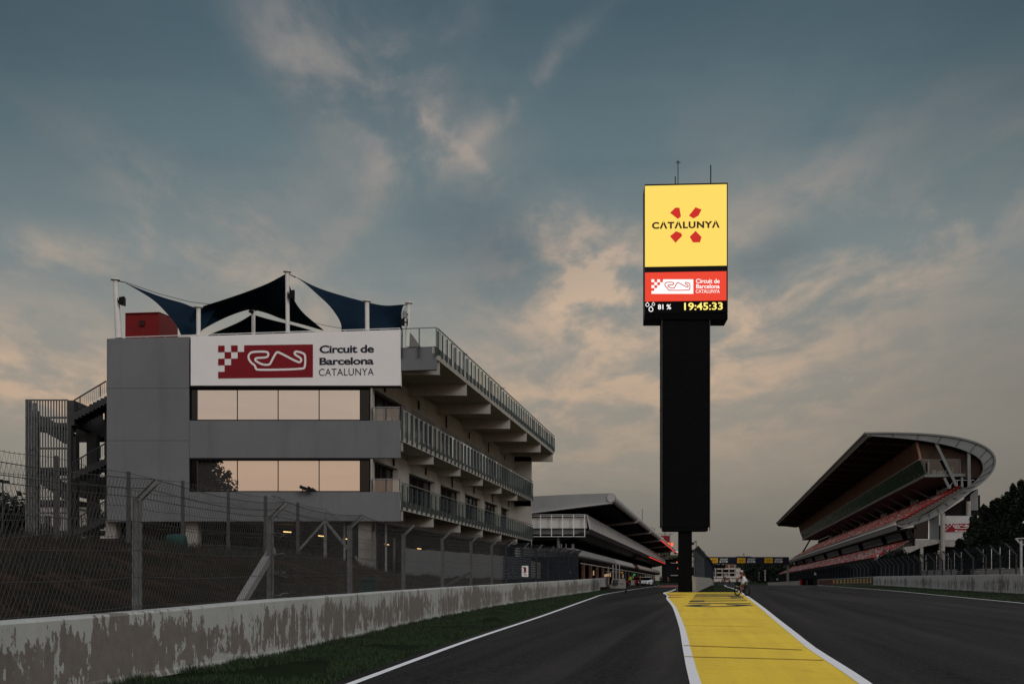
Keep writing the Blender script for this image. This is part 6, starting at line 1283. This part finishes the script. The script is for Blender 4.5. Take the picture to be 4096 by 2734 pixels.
mb = MB(); mb.ext([W3(t, bx0 + 5, z) for t, z in ez([(1250, 362), (1565, 362), (1565, 478), (1292, 478)])], UV_ * .3); obj('room_wall', mb, MAT['stand_dark'], gs_)
mb = MB(); mb.face([W3(t, bx0 + .5, z) for t, z in ez([(1250, 366), (1563, 362), (1565, 474), (1292, 478)])]); ew = obj('end_window', mb, MAT['stand_glass'], gs_)
mb = MB(); q = ez([(1250, 362), (1563, 360), (1565, 476), (1292, 480)])
for a, b in zip(q, q[1:] + q[:1]): mb.bar(W3(a[0], bx0 + .4, a[1]), W3(b[0], bx0 + .4, b[1]), .18, .18)
obj('window_frame', mb, MAT['stand_steel'], ew)
mb = MB()
for x0, x1, y0, y1 in ((1310, 1330, 452, 466), (1355, 1385, 436, 466), (1392, 1400, 446, 466), (1405, 1445, 440, 466), (1455, 1470, 436, 466), (1510, 1526, 405, 466)): a, b = ez([(x0, y1), (x1, y0)]); mb.ext([W3(a[0], bx0 + 2.2, a[1]), W3(b[0], bx0 + 2.2, a[1]), W3(b[0], bx0 + 2.2, b[1]), W3(a[0], bx0 + 2.2, b[1])], UV_ * .6)
obj('furniture', mb, MAT['letter_white'], gs_)
for (x0, y0, x1, y1, w) in [(1360, 232, 1525, 572, .55), (1620, 300, 1623, 585, .6), (1428, 508, 1470, 592, .5), (1567, 505, 1567, 580, .4), (1305, 378, 1307, 470, .25)]:
    a, b = ez([(x0, y0), (x1, y1)]); mb = MB(); mb.bar(W3(a[0], .45, a[1]), W3(b[0], .45, b[1]), w, w, tuple(UV_)); obj('strut', mb, MAT['stand_steel'], gs_)
# decks
def deck(p0, p1, rows, s0, s1, thick, nm='seating_deck'):   # stepped section from the front (low) to the back (high)
    pts = []; dt = (p1[0] - p0[0]) / rows; dz = (p1[1] - p0[1]) / rows
    for i in range(rows): pts += [(p0[0] + dt * i, p0[1] + dz * (i + 1)), (p0[0] + dt * (i + 1), p0[1] + dz * (i + 1))]
    poly = [(p0[0], p0[1])] + pts + [(p1[0], p1[1] - thick), (p0[0] + .5, p0[1] - thick)]
    return sext(poly, s0, s1, nm, 'deck_dark'), [(p0[0] + dt * (i + .35), p0[1] + dz * (i + 1)) for i in range(rows)], dt
U0, U1, L0, L1 = ez([(1085, 862), (1590, 578), (885, 1155), (1195, 1008)])
ud, urows, udt = deck(U0, U1, 17, .6, SE - 4, .7); ld, lrows, ldt = deck(L0, L1, 12, 3.0, SE + 25, .8)
bwz = ez([(1605, 500), (1650, 590)]); sext([(bwz[0][0] - .2, bwz[0][1]), (bwz[0][0] + .2, bwz[0][1]), (bwz[0][0] + .2, U1[1] - .4), (bwz[0][0] - .2, U1[1] - .4)], 5, SE - 10, 'back_wall', 'stand_dark')
seat_rows = [(t, z, 0) for t, z in urows[1:]] + [(t, z, 1) for t, z in lrows]
def seat_geo(mb, t, s, z, w=.46):
    a = .0; mb.hexa([W3(t, s, z + .25), W3(t + .42, s, z + .25), W3(t + .42, s + w, z + .25), W3(t, s + w, z + .25), W3(t - .02, s, z + .45), W3(t + .40, s, z + .40), W3(t + .40, s + w, z + .40), W3(t - .02, s + w, z + .45)])
    mb.hexa([W3(t + .36, s, z + .36), W3(t + .44, s, z + .36), W3(t + .44, s + w, z + .36), W3(t + .36, s + w, z + .36), W3(t + .46, s, z + .78), W3(t + .52, s, z + .78), W3(t + .52, s + w, z + .78), W3(t + .46, s + w, z + .78)])
rnd = random.Random(11); cells = []
for ri, (t, z, lv) in enumerate(seat_rows):
    s_ = 1.6 if not lv else 5.0; last = 0; end = SE - 6 if not lv else SE + 20
    while s_ < end:
        if last == 0: last = rnd.choice((2, 3, 4, 5)); wht = rnd.random() < (.22 if not lv else .18)
        if int(s_ * 10) % 148 < 12: s_ += 1.2; last = 0; continue      # gangways
        cells.append((s_, t, z, wht)); s_ += .52 if s_ < 150 else 1.04; last -= 1
cells.sort(key=lambda c: c[0]); protos = {}
for (s_, t, z, wht) in cells[:100]:
    if wht not in protos:
        mb = MB(); seat_geo(mb, t, s_, z); o = obj('seat', mb, MAT['seat_white' if wht else 'seat_red'], gs_, origin=W3(t, s_, z)); protos[wht] = o
    else: c = protos[wht].copy(); COL.objects.link(c); c.parent = gs_; c.location = W3(t, s_, z) - WL[gs_.name]; WL[c.name] = W3(t, s_, z)
mb = MB()
for (s_, t, z, wht) in cells[100:]: mb.cur = 1 if wht else 0; seat_geo(mb, t, s_, z, .46 if s_ < 150 else .95)
o = obj('seat', mb, [MAT['seat_red'], MAT['seat_white']], gs_, recalc=False); tag(o, kind='stuff')
# upper balcony front with its railing
f0, f1, f2_, f3 = ez([(1052, 822), (1052, 884), (1056, 872), (1066, 900)])
sext([(f1[0] - .15, f1[1] + .45), (f1[0] + .3, f1[1] + .45), (f1[0] + .3, f1[1] - .9), (f1[0] + .1, f1[1] - .9)], 1.4, SE, 'balcony_front', 'stand_steel')
sext([(f1[0] - .25, f1[1] + .50), (f1[0] + .3, f1[1] + .50), (f1[0] + .3, f1[1] + .22), (f1[0] - .25, f1[1] + .22)], 1.4, SE, 'balcony_coping', 'white_paint')
rl = sext([(f0[0] - .04, f0[1] - .55), (f0[0] + .04, f0[1] - .55), (f0[0] + .04, f0[1] - .65), (f0[0] - .04, f0[1] - .65)], 1.4, SE, 'railing', 'galvanised')
mb = MB(); s_ = 1.4
while s_ < 250: mb.bar(W3(f0[0], s_, f1[1] + .4), W3(f0[0], s_, f0[1] - .6), .04, .04); s_ += .42 if s_ < 60 else 1.3
tag(obj('railing_bars', mb, MAT['side_plaster'], rl, recalc=False), kind='stuff')
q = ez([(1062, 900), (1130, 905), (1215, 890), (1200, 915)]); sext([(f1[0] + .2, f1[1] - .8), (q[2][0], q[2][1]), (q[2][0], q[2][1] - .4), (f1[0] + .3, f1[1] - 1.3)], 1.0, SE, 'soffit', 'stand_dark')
# glazed lounge between the tiers
g0, g1 = ez([(1180, 905), (1205, 1000)]); gl = sext([(g0[0] - .5, g0[1]), (g0[0] - .3, g0[1]), (g1[0], g1[1]), (g1[0] - .2, g1[1])], 2.5, SE, 'lounge_window', 'stand_mirror_low')
for x in (3628, 3596, 3518, 3428, 3347, 3290, 3244, 3207, 3177): s_ = atx(x, g0[0] - 1.2); mb = MB(); a, b = (g0[0] - .8, g0[1]), (g1[0] - .4, g1[1]); w = .9 if x > 3450 else 1.4; mb.bar(W3(a[0], s_, a[1]), W3(b[0], s_, b[1]), .5, w, tuple(UV_)); obj('mullion', mb, MAT['stand_dark'], gs_)
sext([(g0[0], g0[1] + .3), (g0[0] + 9, g0[1] + 1), (g0[0] + 9, 1), (g0[0] + 1, 1)], 3.2, SE - 5, 'core', 'stand_dark')
# lettering on the back wall of the upper tier
for x0, x1 in ((3746, 3788), (3642, 3674), (3523, 3548), (3440, 3457), (3370, 3384), (3318, 3329)):
    tw_ = bwz[0][0] - .5; sa, sb = atx(x0, tw_), atx(x1, tw_); z0 = U1[1] + .25; mb = MB(); put2d(mb, fit('Barcelona', sa, sb, z0, z0 + 1.75, .03), lambda x, y: W3(tw_, x, y)); obj('lettering', mb, MAT['letter_white'], gs_)
for x in (3712, 3666, 3620, 3583, 3545, 3511, 3480, 3450, 3424, 3400, 3380, 3360): s_ = atx(x, U1[0] - 2.5); mb = MB(); mb.bar(W3(U1[0] - 1.5, s_, U1[1] - .6), W3(D_[0] + 1.2, s_, D_[1] - .1), .35, .35); obj('strut', mb, MAT['stand_steel'], gs_)
# near end: rail of the upper tier, stairs and frames under the curve
mb = MB(); q = ez([(1450, 590), (1515, 527), (1665, 525)]); mb.tube([W3(t, .5, z) for t, z in q], .09, 6)
for x, y0, y1 in ((1480, 560, 585), (1505, 536, 570), (1532, 527, 576), (1566, 527, 580), (1640, 526, 552)): a, b = ez([(x, y0), (x, y1)]); mb.bar(W3(a[0], .5, a[1]), W3(b[0], .5, b[1]), .08, .08)
obj('stair_rail', mb, MAT['galvanised'], gs_)
mb = MB(); mb.ext([W3(t, 1.2, z) for t, z in ez([(1195, 860), (1308, 815), (1308, 992), (1195, 992)])], UV_ * .3); obj('end_window', mb, MAT['dark_glass'], gs_)
mb = MB(); a, b, c, d = ez([(1310, 992), (1310, 820), (1195, 992), (1480, 992)]); mb.bar(W3(a[0], 1.0, a[1]), W3(b[0], 1.0, b[1]), .22, .2, tuple(UV_)); mb.bar(W3(c[0], 1.0, c[1]), W3(a[0], 1.0, a[1]), .22, .2, tuple(UV_)); obj('window_frame', mb, MAT['letter_white'], gs_)
mb = MB(); mb.ext([W3(t, 1.1, z) for t, z in ez([(1315, 815), (1392, 790), (1392, 992), (1315, 992)])], UV_ * .5); obj('end_panel', mb, MAT['stand_steel'], gs_)
mb = MB(); mb.ext([W3(t, 1.6, z) for t, z in ez([(1426, 780), (1640, 640), (1720, 640), (1720, 805), (1426, 805)])], UV_ * .5); mb.ext([W3(t, 1.5, z) for t, z in ez([(1395, 790), (1720, 640), (1720, 1290), (1395, 1290)])], UV_ * -0 + UV_ * .02) if False else None; obj('end_panel', mb, MAT['stand_dark'], gs_)
mb = MB(); mb.ext([W3(t, 1.4, z) for t, z in ez([(1640, 640), (1702, 590), (1702, 760), (1640, 760)])], UV_ * 6); obj('stair_core', mb, MAT['stand_steel'], gs_)
mb = MB(); a, b = ez([(1410, 1290), (1410, 788)]); mb.tube([W3(a[0], -.3, a[1] - 2), W3(b[0], -.3, b[1])], .47, 20); obj('round_column', mb, MAT['concrete'], gs_, smooth=False)
mb = MB(); a, b = ez([(1624, 1290), (1624, 690)]); mb.tube([W3(a[0], 1.2, a[1] - 2), W3(b[0], 1.2, b[1])], .5, 16); obj('round_column', mb, MAT['concrete'], gs_)
sw = MB(); sw.ext([W3(t, .2, z) for t, z in ez([(1429, 806), (1760, 806), (1760, 994), (1429, 994)])], UV_ * .4); sw = obj('sign_wall', sw, MAT['canopy_light'], gs_)
p0, p1 = ez([(1433, 932), (1640, 867)]); kx, kz = (p1[0] - p0[0]) / 793, (p1[1] - p0[1]) / 274
mb = MB(); put2d(mb, EMB[0], lambda x, y: W3(p0[0] + x * kx, .12, p0[1] + y * kz)); obj('emblem', mb, MAT['sign_red'], sw)
mb = MB(); put2d(mb, EMB[1], lambda x, y: W3(p0[0] + x * kx * .95, .06, p0[1] + 62 * kz + y * kz * .80)); put2d(mb, fit('Barcelona', 300, 640, 15, 52, .03), lambda x, y: W3(p0[0] + x * kx, .06, p0[1] + y * kz)); obj('lettering', mb, MAT['letter_white'], sw)
mb = MB(); mb.ext([W3(t, 0, z) for t, z in ez([(1195, 992), (1760, 994), (1760, 1052), (1440, 1048), (1385, 1022), (1250, 1052), (1105, 1118), (1050, 1090), (1120, 1050), (1200, 1040)])], UV_ * 1.2); obj('end_beam', mb, MAT['concrete'], gs_)
for x0, x1, y0 in ((1238, 1262, 1045), (1388, 1400, 1030)): a, b = ez([(x0, 1290), (x1, y0)]); mb = MB(); mb.ext([W3(a[0], .1, 1), W3(b[0], .1, 1), W3(b[0], .1, b[1]), W3(a[0], .1, b[1])], UV_ * .9); obj('column', mb, MAT['concrete'], gs_)
mb = MB(); mb.ext([W3(t, 6, z) for t, z in ez([(1060, 1060), (1720, 1000), (1720, 1300), (900, 1300), (900, 1150)])], UV_ * .5); obj('rear_wall', mb, MAT['dark_interior'], gs_)
mb = MB(); q = ez([(905, 1140), (1198, 984)]); mb.tube([W3(t, 3.0, z) for t, z in q], .08, 6)
for i in range(9): k = i / 8; t, z = q[0][0] + (q[1][0] - q[0][0]) * k, q[0][1] + (q[1][1] - q[0][1]) * k; mb.bar(W3(t, 3.0, z), W3(t, 3.0, z - 1.3), .06, .06)
obj('stair_rail', mb, MAT['galvanised'], gs_)
for s0 in range(12, 340, 17):                   # gangway rails of the lower tier
    mb = MB(); n_ = 4; a, b = (L0[0] - .5, L0[1] + 1.0), (L0[0] + 3.4, L0[1] + 2.9); mb.tube([W3(a[0], s0, a[1]), W3(b[0], s0, b[1])], .07, 5); mb.tube([W3(a[0], s0, a[1] - .5), W3(b[0], s0, b[1] - .5)], .05, 5)
    for i in range(n_ + 1): k = i / n_; t, z = a[0] + (b[0] - a[0]) * k, a[1] + (b[1] - a[1]) * k; mb.bar(W3(t, s0, z), W3(t, s0, z - 1.1), .06, .06)
    mb.box(W3(b[0], s0, b[1] - .4), (.5, 1.0, 1.1)) if s0 < 200 else None; obj('gangway_rail', mb, MAT['galvanised'], gs_)
sext([(L0[0] - .6, L0[1] + .6), (L0[0] + .1, L0[1] + .6), (L0[0] + .1, .5), (L0[0] - .6, .5)], 3, SE + 25, 'front_wall', 'stand_dark')
for s0, dx in ((SE - 20, 0), (SE - 24, 1.5)): mb = MB(); mb.bar(W3(D_[0] + 3, s0, D_[1]), W3(U0[0] + 4.5, s0, U0[1] + 3), .5, .5); obj('strut', mb, MAT['stand_dark'], gs_)

# ------------------------------------------------------------------ right side: walls, fences, banners
RW = [(60, 36.2), (90, 41.0), (130, 49.4), (200, 65.0), (250, 74.5), (320, 87.0)]
barrier('concrete_wall', RW, 1.58, .4, MAT['peeling_paint_light'], 'white concrete wall with patchy worn paint along the right of the track', 'wall', 60, 320, 1, .05)
RW2 = [(345, 91.5), (640, 145.5)]; barrier('concrete_wall', RW2, 1.5, .4, MAT['concrete'], 'distant pale concrete wall section beyond the red gap on the right', 'wall', 345, 640, 1, .05)
t = thing('red_gate', 'red and black opening between the two white right hand walls', 'gate', P(3228, 2339, 332)); mb = MB(); qb(mb, 3201, 3208, 2317, 2340, 333, 1); obj('red_post', mb, MAT['car_red'], t); mb = MB(); qb(mb, 3208, 3252, 2312, 2341, 336, 1.5); obj('dark_panel', mb, MAT['black'], t)
mb = MB()
for i in range(5): qb(mb, 3224, 3231, 2318 + i * 4, 2320.6 + i * 4, 335.6, .2)
obj('red_mark', mb, MAT['terracotta'], t)
bn = thing('trackside_banner', 'row of dark sponsor panels with yellow squares along the right wall', 'banner', (66, 205, 1.3)); Ya, Yb3 = 206.0, 318.0; ng = 16
for i in range(ng):
    k0, k1 = i / ng, (i + 1) / ng; f = lambda k: 1 / (1 / Ya + (1 / Yb3 - 1 / Ya) * k); y0, y1 = f(k0), f(k1); x0, x1 = extrap(RW, y0) - .09, extrap(RW, y1) - .09; z0, z1 = gz(200) + .12, gz(200) + 1.52
    def bp(u, v): return Vector((x0 + (x1 - x0) * u, y0 + (y1 - y0) * u, z0 + (z1 - z0) * v))
    mb = MB(); mb.ext([bp(0, 0), bp(1, 0), bp(1, 1), bp(0, 1)], (.05, 0, 0)); o = obj('panel', mb, MAT['navy_text' if i < 11 else 'dark_red'], bn)
    if i < 12:
        mb = MB(); mb.face([bp(.45, .2) - Vector((.03, 0, 0)), bp(.80, .2) - Vector((.03, 0, 0)), bp(.80, .48) - Vector((.03, 0, 0)), bp(.45, .48) - Vector((.03, 0, 0))]); mb.face([bp(.45, .54) - Vector((.03, 0, 0)), bp(.80, .54) - Vector((.03, 0, 0)), bp(.80, .82) - Vector((.03, 0, 0)), bp(.45, .82) - Vector((.03, 0, 0))]); obj('yellow_square', mb, MAT['yellow_sign'], o)
        mb = MB(); mb.face([bp(.12, .25) - Vector((.03, 0, 0)), bp(.34, .25) - Vector((.03, 0, 0)), bp(.34, .45) - Vector((.03, 0, 0)), bp(.12, .45) - Vector((.03, 0, 0))]); mb.face([bp(.15, .55) - Vector((.03, 0, 0)), bp(.36, .60) - Vector((.03, 0, 0)), bp(.33, .8) - Vector((.03, 0, 0)), bp(.12, .75) - Vector((.03, 0, 0))]); obj('white_mark', mb, MAT['stand_steel'], o)
rf2 = thing('catch_fence', 'dark bent post catch fence standing behind the right white wall', 'fence', (48, 120, .8)); posts = []; Yp = 66.0
while Yp < 640:
    x = extrap(RW if Yp < 330 else RW2, Yp) + 1.0; z0 = gz(Yp); H_ = 3.9 + .5 * min(1, Yp / 200); mb = MB(); w = .14 if Yp < 150 else .2; mb.box((x, Yp, z0 + H_ * .40), (w, w, H_ * .8)); mb.bar((x, Yp, z0 + H_ * .8 - .03), (x - .95, Yp, z0 + H_ + .1), w, w, (0, 1, 0)); obj('post', mb, MAT['fence_dark'], rf2); posts.append((x, Yp, z0, H_)); Yp += 6.2 if Yp < 330 else 14
mb = MB()
for (x, y, z, h), (x2, y2, z2, h2) in zip(posts, posts[1:]):
    for k in (.38, .5, .62, .74, .8): mb.bar((x, y, z + h * k), (x2, y2, z2 + h2 * k), .025, .025)
    mb.bar((x - .95, y, z + h + .1), (x2 - .95, y2, z2 + h2 + .1), .03, .03); nn = 26 if y < 330 else 22
    for i in range(nn):
        for d in (4, -4):
            a, b = i / nn, (i + d) / nn
            if 0 <= b <= 1: mb.tube([(x + (x2 - x) * a, y + (y2 - y) * a, z + 1.5), (x + (x2 - x) * b, y + (y2 - y) * b, z + h * .8), (x + (x2 - x) * b - .95, y + (y2 - y) * b, z + h + .1)], .006 if y < 150 else .018, 3, False)
obj('wire_mesh', mb, MAT['net_dark'], rf2, recalc=False)
sw2 = thing('stone_wall', 'rough brown block wall behind the right fence posts', 'wall', (60, 130, .8)); mb = MB(); q = [(60, 39.5), (90, 44.6), (150, 57), (230, 74)]
for (a, xa), (b, xb) in zip(q, q[1:]):
    n_ = int((b - a) / 3)
    for i in range(n_):
        y0, y1 = a + (b - a) * i / n_, a + (b - a) * (i + 1) / n_ - .05; x0, x1 = xa + (xb - xa) * i / n_, xa + (xb - xa) * (i + 1) / n_; h0 = 2.05 + .03 * ((i * 7) % 3) + (y0 - 60) * .003; mb.hexa([(x0, y0, 0), (x1, y1, 0), (x1 + .4, y1, 0), (x0 + .4, y0, 0), (x0, y0, gz(y0) + h0), (x1, y1, gz(y1) + h0), (x1 + .4, y1, gz(y1) + h0), (x0 + .4, y0, gz(y0) + h0)])
obj('block_panel', mb, MAT['peeling_paint_bare'] if 'peeling_paint_bare' in MAT else MAT['pale_wall'], sw2)
pp = thing('white_pole_row', 'row of thin white poles of the netting behind the stone wall on the right', 'fence', (62, 130, 1)); 
for x, y0, y1 in [(4038, 2183, 2270), (4000, 2187, 2270), (3966, 2191, 2271), (3933, 2194, 2272), (3902, 2198, 2273), (3873, 2201, 2274), (3845, 2206, 2276), (3818, 2208, 2278), (3793, 2211, 2280), (3747, 2217, 2284), (3704, 2220, 2286), (3648, 2230, 2288), (3614, 2236, 2290), (3570, 2240, 2292)]:
    a_ = 60.0; b_ = 300.0; f = lambda Y: rx(x) * Y - (extrap(q, Y) + .8)
    for _ in range(50):
        m_ = (a_ + b_) / 2
        if (f(a_) > 0) == (f(m_) > 0): a_ = m_
        else: b_ = m_
    mb = MB(); mb.tube([P(x, y1 + 4, a_), P(x, y0, a_)], .035, 5); obj('post', mb, MAT['white_paint'], pp)
fence_sign(3571, 2283, 190, 1.3 * .42 * 1.0, .72, 'small white sign with red pictogram on the right fence below the bush'); fence_sign(3261, 2293, 318, .5, .7, 'tiny white sign on the far right fence above the red gate'); fence_sign(3109, 2315, 345, .35, .5, 'tiny white sign at the far left end of the right fence', )
t = thing('light_mast', 'grey steel mast with slanted bracket at the right edge of the photo', 'mast', P(4083, 2300, 84)); mb = MB(); mb.bar(P(4084, 2300, 84), P(4084, 2160, 84), .15, .15); obj('pole', mb, MAT['galvanised'], t); mb = MB(); mb.bar(P(4062, 2153, 84), P(4082, 2175, 84), .18, .10); mb.bar(P(4062, 2153, 84), P(4140, 2148, 84), .08, .08); mb.bar(P(4080, 2176, 84), P(4140, 2176, 84), .08, .08); obj('bracket', mb, MAT['galvanised'], t)
t = thing('street_lamp', 'white street lamp head poking in at the right edge before the tallest conifer', 'lamp post', P(4110, 2300, 120)); mb = MB(); mb.tube([P(4115, 2300, 120), P(4115, 2090, 120)], .08, 6); obj('pole', mb, MAT['galvanised'], t); mb = MB(); c = P(4100, 2086, 120); mb.tube([c + Vector((-.25, 0, -.12)), c + Vector((-.1, 0, 0)), c + Vector((.2, 0, .14)), c + Vector((.6, 0, .16))], [.03, .10, .12, .06], 10); obj('lamp_head', mb, MAT['letter_white'], t)
for i, (x, y, Y) in enumerate([(3652, 2225, 232), (3621, 2228, 232), (3755, 2207, 232)]): t = thing('notice', ['white notice board on a dark wall under the stand', 'small white notice left of the white notice board', 'white notice beside the round stand column'][i], 'sign', P(x, y, Y)); a, b = P(x - 4, y + 6, Y), P(x + 4, y - 6, Y); mb = MB(); mb.box(((a.x + b.x) / 2, Y, (a.z + b.z) / 2), (b.x - a.x, .1, b.z - a.z)); obj('board', mb, MAT['canopy_light'], t); mb = MB(); mb.box(((a.x + b.x) / 2, Y - .06, (a.z + b.z) / 2), ((b.x - a.x) * .5, .03, (b.z - a.z) * .6)); obj('print', mb, MAT['stand_steel'], t)
